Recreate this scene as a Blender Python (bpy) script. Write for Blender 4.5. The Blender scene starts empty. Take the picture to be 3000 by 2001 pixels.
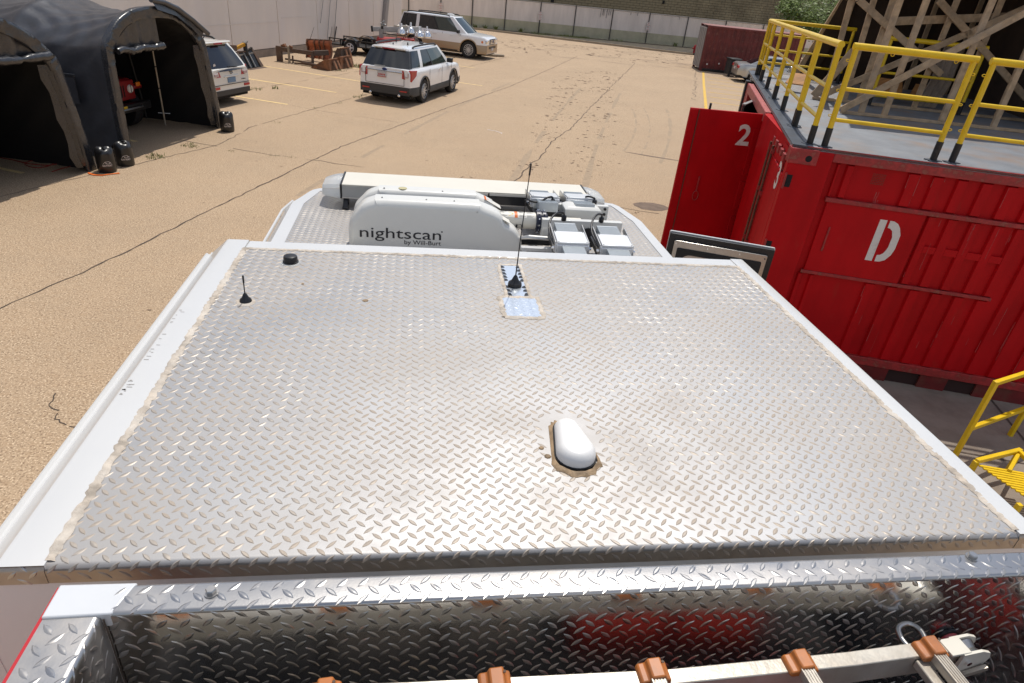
import bpy, bmesh, math, random
from mathutils import Vector, Matrix
random.seed(7)
sc = bpy.context.scene
COL = sc.collection
R = math.radians

# ------------------------------------------------------------------ camera, light, exposure
cam = bpy.data.cameras.new('camera')
cam.sensor_width = 36.0
cam.lens = 22.362
cam.clip_start = 0.05
cam.clip_end = 600
camo = bpy.data.objects.new('camera', cam)
COL.objects.link(camo)
pitch, roll, yaw = R(29.7535), R(6.0085), R(-9.98997)
fw = Vector((0, math.cos(pitch), -math.sin(pitch)))
rt = Vector((1, 0, 0))
up = Vector((0, math.sin(pitch), math.cos(pitch)))
r2 = rt * math.cos(roll) + up * math.sin(roll)
u2 = -rt * math.sin(roll) + up * math.cos(roll)
Rz = Matrix.Rotation(yaw, 3, 'Z')
r2, u2, f2 = Rz @ r2, Rz @ u2, Rz @ fw
m3 = Matrix((r2, u2, -f2)).transposed()
camo.matrix_world = Matrix.Translation((0, 0, 4.1)) @ m3.to_4x4()
sc.camera = camo

SUN = Vector((0.15, 0.37, 0.925)).normalized()
sun = bpy.data.lights.new('sun', 'SUN')
sun.energy = 4.1
sun.angle = R(0.53)
sun.color = (1.0, 0.955, 0.88)
suno = bpy.data.objects.new('sun', sun)
suno.rotation_euler = SUN.to_track_quat('Z', 'Y').to_euler()
suno.location = (10, 30, 60)
COL.objects.link(suno)

world = bpy.data.worlds.new('World')
sc.world = world
world.use_nodes = True
wt = world.node_tree
wt.nodes.clear()
w_out = wt.nodes.new('ShaderNodeOutputWorld')
w_bg = wt.nodes.new('ShaderNodeBackground')
w_sky = wt.nodes.new('ShaderNodeTexSky')
w_sky.sky_type = 'NISHITA'
w_sky.sun_disc = False
w_sky.sun_elevation = math.asin(SUN.z)
w_sky.sun_rotation = math.atan2(SUN.x, SUN.y)
w_sky.air_density = 1.0
w_sky.dust_density = 1.4
w_bg.inputs['Strength'].default_value = 0.14
# broken summer cloud, the same all round the sky
w_tc = wt.nodes.new('ShaderNodeTexCoord')
w_nz = wt.nodes.new('ShaderNodeTexNoise')
w_nz.inputs['Scale'].default_value = 3.2
w_nz.inputs['Detail'].default_value = 7
w_nz.inputs['Roughness'].default_value = 0.58
w_cr = wt.nodes.new('ShaderNodeValToRGB')
w_cr.color_ramp.elements[0].position = 0.44
w_cr.color_ramp.elements[1].position = 0.66
w_mx = wt.nodes.new('ShaderNodeMix')
w_mx.data_type = 'RGBA'
w_mx.inputs['B'].default_value = (8.5, 8.6, 8.9, 1)
wt.links.new(w_tc.outputs['Generated'], w_nz.inputs['Vector'])
wt.links.new(w_nz.outputs['Fac'], w_cr.inputs['Fac'])
wt.links.new(w_cr.outputs['Color'], w_mx.inputs['Factor'])
wt.links.new(w_sky.outputs['Color'], w_mx.inputs['A'])
wt.links.new(w_mx.outputs['Result'], w_bg.inputs['Color'])
wt.links.new(w_bg.outputs['Background'], w_out.inputs['Surface'])

sc.view_settings.view_transform = 'Standard'
sc.view_settings.look = 'None'
sc.view_settings.exposure = -0.36
sc.view_settings.gamma = 1.0
sc.view_settings.use_curve_mapping = False
sc.render.engine = 'CYCLES'
sc.cycles.max_bounces = 8

# ------------------------------------------------------------------ helpers
W = {}

def c4(c):
    return (c[0], c[1], c[2], 1.0)

def mat(name, col, rough=0.5, metal=0.0, var=0.0, vs=6.0, bump=0.0, bs=60.0, dirt=None, dirt_amt=0.0, dirt_s=3.0,
        spec=0.5, coat=0.0, stretch=None, speck=None, alpha=None, trans=0.0, dirt_rough=None, dirt_lo=0.45, dirt_hi=0.7):
    m = bpy.data.materials.new(name)
    m.use_nodes = True
    nt = m.node_tree
    b = nt.nodes['Principled BSDF']
    b.inputs['Base Color'].default_value = c4(col)
    b.inputs['Roughness'].default_value = rough
    b.inputs['Metallic'].default_value = metal
    b.inputs['Specular IOR Level'].default_value = spec
    b.inputs['Coat Weight'].default_value = coat
    b.inputs['Coat Roughness'].default_value = 0.05
    if trans:
        b.inputs['Transmission Weight'].default_value = trans
    tc = nt.nodes.new('ShaderNodeTexCoord')
    vec = tc.outputs['Object']
    if stretch:
        mp = nt.nodes.new('ShaderNodeMapping')
        mp.inputs['Scale'].default_value = stretch
        nt.links.new(vec, mp.inputs['Vector'])
        vec = mp.outputs['Vector']
    last = None

    def noise(scale, detail=5, rgh=0.6):
        n = nt.nodes.new('ShaderNodeTexNoise')
        n.inputs['Scale'].default_value = scale
        n.inputs['Detail'].default_value = detail
        n.inputs['Roughness'].default_value = rgh
        nt.links.new(vec, n.inputs['Vector'])
        return n.outputs['Fac']

    def mix(fac, a, bcol):
        mx = nt.nodes.new('ShaderNodeMix')
        mx.data_type = 'RGBA'
        nt.links.new(fac, mx.inputs['Factor'])
        if a is None:
            mx.inputs['A'].default_value = c4(col)
        else:
            nt.links.new(a, mx.inputs['A'])
        mx.inputs['B'].default_value = c4(bcol)
        return mx.outputs['Result']

    def ramp(fac, lo, hi, amt):
        mr = nt.nodes.new('ShaderNodeMapRange')
        mr.inputs['From Min'].default_value = lo
        mr.inputs['From Max'].default_value = hi
        mr.inputs['To Max'].default_value = amt
        nt.links.new(fac, mr.inputs['Value'])
        return mr.outputs['Result']
    if var:
        last = mix(ramp(noise(vs), 0.35, 0.65, 1.0), last, tuple(max(0, x * (1 - var)) for x in col))
    if speck:
        for (sc_, colr, lo, hi, amt) in speck:
            last = mix(ramp(noise(sc_, 2, 0.5), lo, hi, amt), last, colr)
    if dirt:
        f = ramp(noise(dirt_s, 8, 0.65), dirt_lo, dirt_hi, dirt_amt)
        last = mix(f, last, dirt)
        if dirt_rough is not None:
            mr = nt.nodes.new('ShaderNodeMapRange')
            mr.inputs['To Min'].default_value = rough
            mr.inputs['To Max'].default_value = dirt_rough
            nt.links.new(f, mr.inputs['Value'])
            nt.links.new(mr.outputs['Result'], b.inputs['Roughness'])
            if metal:
                m2 = nt.nodes.new('ShaderNodeMapRange')
                m2.inputs['To Min'].default_value = metal
                m2.inputs['To Max'].default_value = 0.1
                nt.links.new(f, m2.inputs['Value'])
                nt.links.new(m2.outputs['Result'], b.inputs['Metallic'])
    if last is not None:
        nt.links.new(last, b.inputs['Base Color'])
    if bump:
        bp = nt.nodes.new('ShaderNodeBump')
        bp.inputs['Strength'].default_value = bump
        bp.inputs['Distance'].default_value = 0.01
        nt.links.new(noise(bs, 4), bp.inputs['Height'])
        nt.links.new(bp.outputs['Normal'], b.inputs['Normal'])
    return m


class MB:
    """collects shapes; M maps the shapes' own frame to the world"""
    def __init__(s, M=None):
        s.M = M.copy() if M else Matrix.Identity(4)
        s.v = []
        s.f = []

    def add(s, vs, fs):
        o = len(s.v)
        s.v += [s.M @ Vector(p) for p in vs]
        s.f += [tuple(i + o for i in f) for f in fs]
        return s

    def box(s, a, b):
        x0, y0, z0 = a
        x1, y1, z1 = b
        return s.add([(x0, y0, z0), (x1, y0, z0), (x1, y1, z0), (x0, y1, z0), (x0, y0, z1), (x1, y0, z1), (x1, y1, z1), (x0, y1, z1)],
                     [(0, 3, 2, 1), (4, 5, 6, 7), (0, 1, 5, 4), (1, 2, 6, 5), (2, 3, 7, 6), (3, 0, 4, 7)])

    def bar(s, p0, p1, w, h, upv=(0, 0, 1)):
        p0, p1 = Vector(p0), Vector(p1)
        d = (p1 - p0).normalized()
        upv = Vector(upv)
        if abs(d.dot(upv)) > 0.98:
            upv = Vector((1, 0, 0)) if abs(d.x) < 0.9 else Vector((0, 1, 0))
        a = d.cross(upv).normalized()
        c = a.cross(d).normalized()
        vs = []
        for p in (p0, p1):
            for i, j in ((-1, -1), (1, -1), (1, 1), (-1, 1)):
                vs.append(p + a * (w / 2 * i) + c * (h / 2 * j))
        return s.add(vs, [(0, 1, 2, 3), (7, 6, 5, 4), (0, 4, 5, 1), (1, 5, 6, 2), (2, 6, 7, 3), (3, 7, 4, 0)])

    def tube(s, pts, r, n=8, cap=True, closed=False):
        pts = [Vector(p) for p in pts]
        k = len(pts)
        rs = r if isinstance(r, (list, tuple)) else [r] * k
        vs = []
        prev = None
        for i, p in enumerate(pts):
            if closed:
                t = pts[(i + 1) % k] - pts[i - 1]
            else:
                t = pts[min(i + 1, k - 1)] - pts[max(i - 1, 0)]
            t = t.normalized()
            if prev is None:
                ref = Vector((0, 0, 1)) if abs(t.z) < 0.9 else Vector((1, 0, 0))
                a = t.cross(ref).normalized()
            else:
                a = (prev - t * prev.dot(t))
                a = a.normalized() if a.length > 1e-6 else t.orthogonal().normalized()
            prev = a
            b = t.cross(a)
            for j in range(n):
                q = 2 * math.pi * j / n
                vs.append(p + (a * math.cos(q) + b * math.sin(q)) * rs[i])
        fs = []
        for i in range(k if closed else k - 1):
            i2 = (i + 1) % k
            for j in range(n):
                j2 = (j + 1) % n
                fs.append((i * n + j, i * n + j2, i2 * n + j2, i2 * n + j))
        if cap and not closed:
            fs.append(tuple(range(n - 1, -1, -1)))
            fs.append(tuple((k - 1) * n + j for j in range(n)))
        return s.add(vs, fs)

    def lathe(s, prof, n=16, at=(0, 0, 0), axis='Z', cap=True):
        at = Vector(at)
        vs = []
        for (r, z) in prof:
            for j in range(n):
                q = 2 * math.pi * j / n
                x, y = r * math.cos(q), r * math.sin(q)
                if axis == 'Z':
                    p = Vector((x, y, z))
                elif axis == 'Y':
                    p = Vector((y, z, x))
                else:
                    p = Vector((z, x, y))
                vs.append(at + p)
        fs = []
        k = len(prof)
        for i in range(k - 1):
            for j in range(n):
                j2 = (j + 1) % n
                fs.append((i * n + j, i * n + j2, (i + 1) * n + j2, (i + 1) * n + j))
        if cap:
            fs.append(tuple(range(n - 1, -1, -1)))
            fs.append(tuple((k - 1) * n + j for j in range(n)))
        return s.add(vs, fs)

    def prism(s, poly, z0, z1):
        n = len(poly)
        vs = [(p[0], p[1], z0) for p in poly] + [(p[0], p[1], z1) for p in poly]
        fs = [tuple(range(n - 1, -1, -1)), tuple(range(n, 2 * n))]
        for i in range(n):
            j = (i + 1) % n
            fs.append((i, j, n + j, n + i))
        return s.add(vs, fs)

    def slab(s, pts, th, nrm=None):
        """a planar polygon given thickness th along -normal"""
        pts = [Vector(p) for p in pts]
        n = len(pts)
        if nrm is None:
            nrm = (pts[1] - pts[0]).cross(pts[2] - pts[1]).normalized()
        nrm = Vector(nrm)
        vs = pts + [p - nrm * th for p in pts]
        fs = [tuple(range(n)), tuple(range(2 * n - 1, n - 1, -1))]
        for i in range(n):
            j = (i + 1) % n
            fs.append((j, i, n + i, n + j))
        return s.add(vs, fs)

    def grid(s, rows, closed=False):
        m = len(rows[0])
        vs = [p for r in rows for p in r]
        fs = []
        for i in range(len(rows) - 1):
            for j in range(m if closed else m - 1):
                j2 = (j + 1) % m
                fs.append((i * m + j, i * m + j2, (i + 1) * m + j2, (i + 1) * m + j))
        return s.add(vs, fs)

    def build(s, name, m, parent=None, smooth=None, bevel=0.0, seg=2, solid=0.0):
        inv = W[parent].inverted() if parent is not None else Matrix.Identity(4)
        me = bpy.data.meshes.new(name)
        me.from_pydata([inv @ p for p in s.v], [], s.f)
        me.validate()
        bm = bmesh.new()
        bm.from_mesh(me)
        bmesh.ops.remove_doubles(bm, verts=bm.verts, dist=1e-5)
        bmesh.ops.recalc_face_normals(bm, faces=bm.faces)
        bm.to_mesh(me)
        bm.free()
        if smooth is not None:
            me.shade_smooth()
            me.set_sharp_from_angle(angle=R(smooth))
        if m is not None:
            me.materials.append(m)
        o = bpy.data.objects.new(name, me)
        COL.objects.link(o)
        if parent is not None:
            o.parent = parent
            W[o] = W[parent].copy()
        else:
            W[o] = Matrix.Identity(4)
        if solid:
            sm = o.modifiers.new('solid', 'SOLIDIFY')
            sm.thickness = solid
            sm.offset = 0
        if bevel:
            bv = o.modifiers.new('bevel', 'BEVEL')
            bv.width = bevel
            bv.segments = seg
            bv.limit_method = 'ANGLE'
            bv.angle_limit = R(35)
            if smooth is None:
                me.shade_smooth()
                me.set_sharp_from_angle(angle=R(40))
        return o


def tag(o, label=None, cat=None, group=None, kind=None):
    if label:
        o['label'] = label
    if cat:
        o['category'] = cat
    if group:
        o['group'] = group
    if kind:
        o['kind'] = kind
    return o


def thing(name, label, cat, loc=(0, 0, 0), rz=0.0, group=None):
    o = bpy.data.objects.new(name, None)
    o.empty_display_size = 0.2
    o.location = loc
    o.rotation_euler = (0, 0, rz)
    COL.objects.link(o)
    W[o] = Matrix.Translation(loc) @ Matrix.Rotation(rz, 4, 'Z')
    return tag(o, label, cat, group)


def copy_tree(o, parent=None):
    c = o.copy()
    COL.objects.link(c)
    if parent is not None:
        c.parent = parent
    for ch in [x for x in COL.objects if x.parent == o]:
        copy_tree(ch, c)
    return c


def frame(o3, xdir, zdir=(0, 0, 1)):
    """4x4 with local x along xdir, local z along zdir, y = z cross x"""
    x = Vector(xdir).normalized()
    z = Vector(zdir)
    z = (z - x * z.dot(x)).normalized()
    y = z.cross(x)
    m = Matrix((x, y, z)).transposed().to_4x4()
    m.translation = Vector(o3)
    return m


def lettering(name, text, m, parent, o3, xdir, updir, height, width=None, thick=0.001, bold=0.0, align='LEFT'):
    """flat lettering as mesh; xdir = reading direction, updir = up of the letters; height = cap height"""
    cu = bpy.data.curves.new(name, 'FONT')
    cu.body = text
    cu.align_x = 'LEFT'
    cu.resolution_u = 3
    cu.offset = bold
    to = bpy.data.objects.new(name + '_tmp', cu)
    COL.objects.link(to)
    dg = bpy.context.evaluated_depsgraph_get()
    dg.update()
    me = bpy.data.meshes.new_from_object(to.evaluated_get(dg))
    bpy.data.objects.remove(to)
    xs = [v.co.x for v in me.vertices]
    x0, x1 = min(xs), max(xs)
    capk = height / 0.69
    kx = (width / (x1 - x0)) if width else capk
    shift = {'LEFT': 0, 'CENTER': -(x1 - x0) * kx / 2, 'RIGHT': -(x1 - x0) * kx}[align]
    X = Vector(xdir).normalized()
    U = Vector(updir).normalized()
    N = X.cross(U).normalized()
    o3 = Vector(o3)
    mb = MB()
    vs = [o3 + X * ((v.co.x - x0) * kx + shift) + U * (v.co.y * capk) + N * thick for v in me.vertices]
    mb.add(vs, [tuple(p.vertices) for p in me.polygons])
    bpy.data.meshes.remove(me)
    return mb.build(name, m, parent)


def catmull(pts, n=6, closed=False):
    pts = [Vector(p) for p in pts]
    out = []
    k = len(pts)
    rng = range(k) if closed else range(k - 1)
    for i in rng:
        p0 = pts[i - 1] if (i > 0 or closed) else pts[0]
        p1 = pts[i]
        p2 = pts[(i + 1) % k]
        p3 = pts[(i + 2) % k] if (i + 2 < k or closed) else pts[-1]
        for j in range(n):
            t = j / n
            out.append(0.5 * ((2 * p1) + (p2 - p0) * t + (2 * p0 - 5 * p1 + 4 * p2 - p3) * t * t + (3 * p1 - p0 - 3 * p2 + p3) * t ** 3))
    if not closed:
        out.append(pts[-1])
    return out

# ------------------------------------------------------------------ materials
M = {}
M['ground'] = mat('ground_aggregate', (0.45, 0.322, 0.205), 0.9, var=0.14, vs=0.35, bump=0.5, bs=70,
                  speck=[(1.3, (0.45, 0.315, 0.195), 0.46, 0.62, 0.4), (42, (0.15, 0.09, 0.05), 0.51, 0.64, 0.75), (55, (0.80, 0.62, 0.42), 0.54, 0.66, 0.8),
                         (14, (0.40, 0.27, 0.16), 0.52, 0.66, 0.45), (5, (0.46, 0.33, 0.21), 0.52, 0.66, 0.35)],
                  dirt=(0.40, 0.28, 0.18), dirt_amt=0.4, dirt_s=0.16, dirt_lo=0.48, dirt_hi=0.7)
M['concrete'] = mat('walk_concrete', (0.30, 0.25, 0.20), 0.9, var=0.2, vs=1.5, bump=0.3, bs=60, dirt=(0.16, 0.12, 0.09), dirt_amt=0.7, dirt_s=2.2)
M['kerb'] = mat('kerb_concrete', (0.36, 0.29, 0.21), 0.9, var=0.25, vs=2, bump=0.3)
M['crack'] = mat('crack_dark', (0.11, 0.08, 0.06), 0.95, var=0.4, vs=20)
M['crumb'] = mat('dry_dirt', (0.17, 0.11, 0.07), 0.95, var=0.4, vs=9)
M['tyre_mark'] = mat('tyre_mark', (0.40, 0.295, 0.195), 0.9, var=0.2, vs=8)
M['lip'] = mat('tread_lip', (0.50, 0.44, 0.37), 0.42, metal=0.6, var=0.25, vs=12, dirt=(0.36, 0.28, 0.20), dirt_amt=0.6, dirt_s=7)  # lighter tan than the roof sheet for what it mirrors, plus brown dirt
M['tar'] = mat('tar_stain', (0.20, 0.14, 0.10), 0.85, var=0.3, vs=6)
M['yellow_line'] = mat('line_paint', (0.85, 0.62, 0.27), 0.85, dirt=(0.50, 0.36, 0.22), dirt_amt=0.5, dirt_s=5, dirt_lo=0.42, dirt_hi=0.6)
M['yellow_line2'] = mat('line_paint_strong', (0.72, 0.45, 0.06), 0.85, dirt=(0.42, 0.31, 0.2), dirt_amt=0.6, dirt_s=6)
M['soil'] = mat('verge_soil', (0.07, 0.055, 0.04), 0.95, var=0.4, vs=3, bump=0.6, bs=20, dirt=(0.13, 0.11, 0.05), dirt_amt=0.6, dirt_s=2)
M['weed'] = mat('weed_leaf', (0.22, 0.24, 0.07), 0.7, var=0.4, vs=9)
M['leaf'] = mat('tree_leaf', (0.15, 0.215, 0.03), 0.55, var=0.5, vs=1.3)
M['bark'] = mat('tree_bark', (0.10, 0.075, 0.055), 0.9, var=0.4, vs=10, bump=0.5)
M['white_paint'] = mat('white_gloss_paint', (0.66, 0.655, 0.64), 0.28, coat=0.4, var=0.03, vs=3)
M['cab_white'] = mat('cab_white_paint', (0.80, 0.795, 0.775), 0.35, dirt=(0.5, 0.47, 0.43), dirt_amt=0.25, dirt_s=4, dirt_lo=0.55, dirt_hi=0.75)
M['cream'] = mat('cream_plastic', (0.76, 0.72, 0.62), 0.4, var=0.04, vs=5)
M['tread'] = mat('tread_plate', (0.39, 0.392, 0.40), 0.47, metal=0.82, var=0.07, vs=2.5, bump=0.03, bs=300,
                 dirt=(0.42, 0.385, 0.35), dirt_amt=0.6, dirt_s=2.6, dirt_rough=0.7, dirt_lo=0.36, dirt_hi=0.68)
M['lug'] = mat('tread_lug_metal', (0.45, 0.415, 0.375), 0.48, metal=0.75, var=0.15, vs=40, dirt=(0.40, 0.33, 0.26), dirt_amt=0.8, dirt_s=3, dirt_rough=0.65, dirt_lo=0.3, dirt_hi=0.6)
M['tread_clean'] = mat('tread_plate_polished', (0.72, 0.715, 0.71), 0.16, metal=1.0, var=0.1, vs=4, bump=0.02, bs=200)
M['tread_mid'] = mat('tread_plate_bright', (0.52, 0.51, 0.50), 0.30, metal=1.0, var=0.12, vs=5, bump=0.03, bs=200, dirt=(0.40, 0.35, 0.30), dirt_amt=0.6, dirt_s=4, dirt_rough=0.6)
M['tread_new'] = mat('tread_plate_new', (0.80, 0.86, 0.93), 0.30, metal=0.9)
M['caulk'] = mat('aged_caulk', (0.62, 0.53, 0.43), 0.7, var=0.45, vs=25, bump=0.5, bs=80, dirt=(0.70, 0.64, 0.56), dirt_amt=0.9, dirt_s=8)
M['caulk_brown'] = mat('brown_caulk', (0.40, 0.27, 0.15), 0.6, var=0.5, vs=25, bump=0.4, bs=90)
M['black_plastic'] = mat('black_plastic', (0.012, 0.012, 0.014), 0.35)
M['rubber'] = mat('black_rubber', (0.014, 0.013, 0.013), 0.75, var=0.3, vs=10)
M['black_paint'] = mat('black_paint', (0.014, 0.014, 0.015), 0.4, var=0.3, vs=8)
M['ink'] = mat('ink_black', (0.012, 0.012, 0.018), 0.5)
M['ladder_alu'] = mat('ladder_aluminium', (0.60, 0.56, 0.49), 0.4, metal=0.45, var=0.2, vs=14, bump=0.1, bs=60, dirt=(0.40, 0.31, 0.21), dirt_amt=0.5, dirt_s=6)
M['skirt_red'] = mat('shadow_skirt_red', (0.20, 0.012, 0.012), 0.8, var=0.4, vs=5, dirt=(0.12, 0.05, 0.03), dirt_amt=0.7, dirt_s=4)  # red darkened for shadow under the rail and for dirt
M['pocket'] = mat('fork_pocket', (0.035, 0.014, 0.012), 0.9)
M['alu'] = mat('bare_aluminium', (0.68, 0.67, 0.65), 0.34, metal=0.95, var=0.15, vs=8, bump=0.05, bs=80)
M['alu_white'] = mat('silver_paint', (0.74, 0.75, 0.76), 0.35, metal=0.25, var=0.05, vs=10)
M['fin'] = mat('fin_aluminium', (0.56, 0.60, 0.63), 0.4, metal=0.6)
M['steel'] = mat('brushed_steel', (0.55, 0.53, 0.50), 0.28, metal=1.0, var=0.1, vs=20)
M['chrome'] = mat('chrome', (0.85, 0.85, 0.86), 0.06, metal=1.0)
M['lens'] = mat('clear_lens', (0.88, 0.88, 0.85), 0.25, spec=0.6, trans=0.6)
M['lens_dark'] = mat('smoked_window', (0.03, 0.03, 0.032), 0.12, spec=0.6)
M['label_white'] = mat('label_white', (0.74, 0.71, 0.64), 0.5)
M['orange_ink'] = mat('orange_print', (0.75, 0.16, 0.02), 0.5)
M['warn_yellow'] = mat('warning_yellow', (0.80, 0.48, 0.02), 0.5)
M['navy'] = mat('navy_collar', (0.012, 0.016, 0.04), 0.4)
M['red_paint'] = mat('container_red', (0.52, 0.004, 0.008), 0.5, spec=0.15, var=0.25, vs=2.2, bump=0.12, bs=18,
                     dirt=(0.34, 0.04, 0.025), dirt_amt=0.4, dirt_s=3.5, stretch=(1, 1, 0.45), dirt_lo=0.6, dirt_hi=0.74)
M['red_worn'] = mat('container_red_worn', (0.42, 0.03, 0.03), 0.5, var=0.5, vs=12, bump=0.3, bs=30, dirt=(0.34, 0.10, 0.07), dirt_amt=0.6, dirt_s=12, dirt_lo=0.55, dirt_hi=0.62)
M['red_pink'] = mat('worn_sunlit_red', (0.50, 0.12, 0.11), 0.6, var=0.4, vs=15)  # pinkish red for worn edges, and for sunlight on the header beam
M['rust_rod'] = mat('rusty_rod', (0.16, 0.055, 0.03), 0.7, var=0.4, vs=20)
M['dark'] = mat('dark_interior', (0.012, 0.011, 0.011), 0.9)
M['stencil'] = mat('stencil_white', (0.72, 0.68, 0.63), 0.6, dirt=(0.45, 0.3, 0.27), dirt_amt=0.4, dirt_s=14, dirt_lo=0.55, dirt_hi=0.7)
M['deck'] = mat('deck_sheet', (0.26, 0.275, 0.30), 0.5, metal=0.2, var=0.25, vs=2, bump=0.1, bs=60, dirt=(0.30, 0.21, 0.15), dirt_amt=0.7, dirt_s=1.2, dirt_lo=0.47, dirt_hi=0.66)
M['deck_edge'] = mat('deck_edge_steel', (0.05, 0.065, 0.09), 0.5, var=0.3, vs=5)
M['rail_yellow'] = mat('rail_yellow', (0.84, 0.55, 0.010), 0.38, var=0.15, vs=6, dirt=(0.35, 0.19, 0.02), dirt_amt=0.5, dirt_s=14, dirt_lo=0.62, dirt_hi=0.75)
M['wood'] = mat('weathered_lumber', (0.52, 0.36, 0.215), 0.8, var=0.4, vs=9, bump=0.3, bs=14, dirt=(0.36, 0.29, 0.22), dirt_amt=0.7, dirt_s=2.5)
M['ply'] = mat('shade_dark_plywood', (0.05, 0.028, 0.015), 0.85, var=0.5, vs=2)  # kept near black so the inside of the frame reads as shade
M['ply_sunlit'] = mat('sunlit_orange_plywood', (0.50, 0.23, 0.07), 0.7, var=0.4, vs=3, stretch=(1, 6, 1))  # orange stands for light falling on the boards
M['maroon'] = mat('maroon_container', (0.155, 0.022, 0.018), 0.6, var=0.4, vs=2.5, dirt=(0.26, 0.14, 0.10), dirt_amt=0.55, dirt_s=4, dirt_lo=0.55, dirt_hi=0.75)
M['maroon_top'] = mat('maroon_roof', (0.32, 0.13, 0.11), 0.7, var=0.3, vs=3)
M['tarp'] = mat('black_tarpaulin', (0.052, 0.055, 0.066), 0.36, spec=0.7, var=0.3, vs=3, bump=0.5, bs=7)
M['tarp_trim'] = mat('tarp_hem', (0.026, 0.027, 0.032), 0.27, spec=0.8, var=0.3, vs=6, bump=0.9, bs=10)
M['tarp_in'] = mat('tarp_inside_shade', (0.009, 0.009, 0.010), 0.7)  # near black, interior shade put into the colour
M['pole'] = mat('galvanised_pole', (0.52, 0.46, 0.36), 0.4, metal=0.6)
M['bag'] = mat('pvc_bag', (0.014, 0.013, 0.013), 0.3, spec=0.6)
M['strap_orange'] = mat('orange_strap', (0.80, 0.16, 0.015), 0.6)
M['cord_red'] = mat('red_cord', (0.30, 0.035, 0.02), 0.6)
M['rust'] = mat('rusty_steel', (0.30, 0.13, 0.06), 0.8, var=0.5, vs=6, bump=0.4, bs=40, dirt=(0.07, 0.045, 0.035), dirt_amt=0.8, dirt_s=4)
M['rust_dark'] = mat('dark_rusty_steel', (0.13, 0.09, 0.065), 0.8, var=0.5, vs=5, bump=0.4, bs=40, dirt=(0.18, 0.08, 0.04), dirt_amt=0.7, dirt_s=5)
M['rust_orange'] = mat('rusty_orange_paint', (0.55, 0.16, 0.065), 0.65, var=0.4, vs=5, dirt=(0.20, 0.07, 0.04), dirt_amt=0.8, dirt_s=4)
M['pale_wood'] = mat('pale_timber', (0.42, 0.34, 0.24), 0.8, var=0.4, vs=5)
M['wall_panel'] = mat('precast_wall', (0.76, 0.68, 0.61), 0.85, var=0.10, vs=0.9, bump=0.08, bs=30, dirt=(0.68, 0.62, 0.585), dirt_amt=0.8, dirt_s=0.8, stretch=(1, 1, 0.3))
M['wall_base'] = mat('wall_base', (0.30, 0.245, 0.20), 0.9, var=0.3, vs=2)
M['joint'] = mat('dark_joint', (0.06, 0.05, 0.045), 0.9)
M['conduit'] = mat('grey_conduit', (0.30, 0.28, 0.27), 0.6)
M['fence_panel'] = mat('fence_slat', (0.80, 0.72, 0.66), 0.7, var=0.15, vs=2, stretch=(1, 1, 0.2))
M['fence_low'] = mat('fence_slat_algae', (0.52, 0.48, 0.34), 0.8, var=0.2, vs=1.5, dirt=(0.40, 0.40, 0.26), dirt_amt=0.6, dirt_s=1.2)
M['fence_post'] = mat('dark_post', (0.06, 0.055, 0.05), 0.6)
M['brick'] = mat('olive_block', (0.26, 0.225, 0.145), 0.9, var=0.4, vs=0.7, bump=0.3, dirt=(0.15, 0.125, 0.08), dirt_amt=0.7, dirt_s=0.6)
M['mortar'] = mat('block_mortar', (0.07, 0.06, 0.04), 0.95)
M['sign_white'] = mat('sign_white', (0.66, 0.60, 0.56), 0.5)
M['sign_red'] = mat('sign_red', (0.45, 0.03, 0.03), 0.5)
M['car_white'] = mat('car_white', (0.86, 0.86, 0.86), 0.25, coat=0.8, var=0.03, vs=2)
M['car_cream'] = mat('car_pearl', (0.79, 0.775, 0.72), 0.25, coat=0.8)
M['car_tan'] = mat('car_tan', (0.42, 0.30, 0.18), 0.35, metal=0.3, coat=0.4)
M['car_silver'] = mat('car_silver', (0.50, 0.49, 0.46), 0.3, metal=0.7, coat=0.5)
M['car_clad'] = mat('car_cladding', (0.05, 0.047, 0.045), 0.6)
M['glass'] = mat('tinted_glass', (0.008, 0.009, 0.012), 0.04, spec=0.9)
M['glass_light'] = mat('clear_car_glass', (0.03, 0.045, 0.04), 0.04, spec=1.0)
M['tail_red'] = mat('tail_lens', (0.42, 0.008, 0.012), 0.15, spec=0.7, coat=0.5)
M['tail_clear'] = mat('tail_clear', (0.55, 0.42, 0.40), 0.2)
M['amber'] = mat('amber_lens', (0.75, 0.20, 0.02), 0.2)
M['plate'] = mat('number_plate', (0.62, 0.58, 0.57), 0.5, var=0.3, vs=30)
M['plate_blue'] = mat('number_plate_blue', (0.20, 0.32, 0.48), 0.5, var=0.5, vs=25)
M['blue'] = mat('emblem_blue', (0.01, 0.03, 0.14), 0.3)
M['tyre'] = mat('tyre_rubber', (0.018, 0.017, 0.017), 0.8, var=0.3, vs=10)
M['rim'] = mat('alloy_rim', (0.58, 0.58, 0.58), 0.35, metal=0.35)
M['rim_white'] = mat('white_rim', (0.62, 0.60, 0.62), 0.5)
M['jeep_red'] = mat('offroad_red', (0.24, 0.008, 0.010), 0.4, coat=0.2)
M['bracket'] = mat('orange_bracket', (0.50, 0.16, 0.035), 0.45, var=0.25, vs=20, dirt=(0.25, 0.12, 0.07), dirt_amt=0.5, dirt_s=30)
M['hose_red'] = mat('red_hose', (0.34, 0.02, 0.012), 0.7, var=0.2, vs=20)
M['hose_tan'] = mat('tan_hose', (0.42, 0.32, 0.22), 0.85, var=0.2, vs=30)
M['red_stripe'] = mat('red_stripe', (0.50, 0.02, 0.03), 0.4)
M['hydrant'] = mat('hydrant_red', (0.35, 0.012, 0.018), 0.45, var=0.2, vs=6)
M['grey_metal'] = mat('grey_mast', (0.34, 0.34, 0.33), 0.4, metal=0.4, var=0.2, vs=4)
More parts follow.
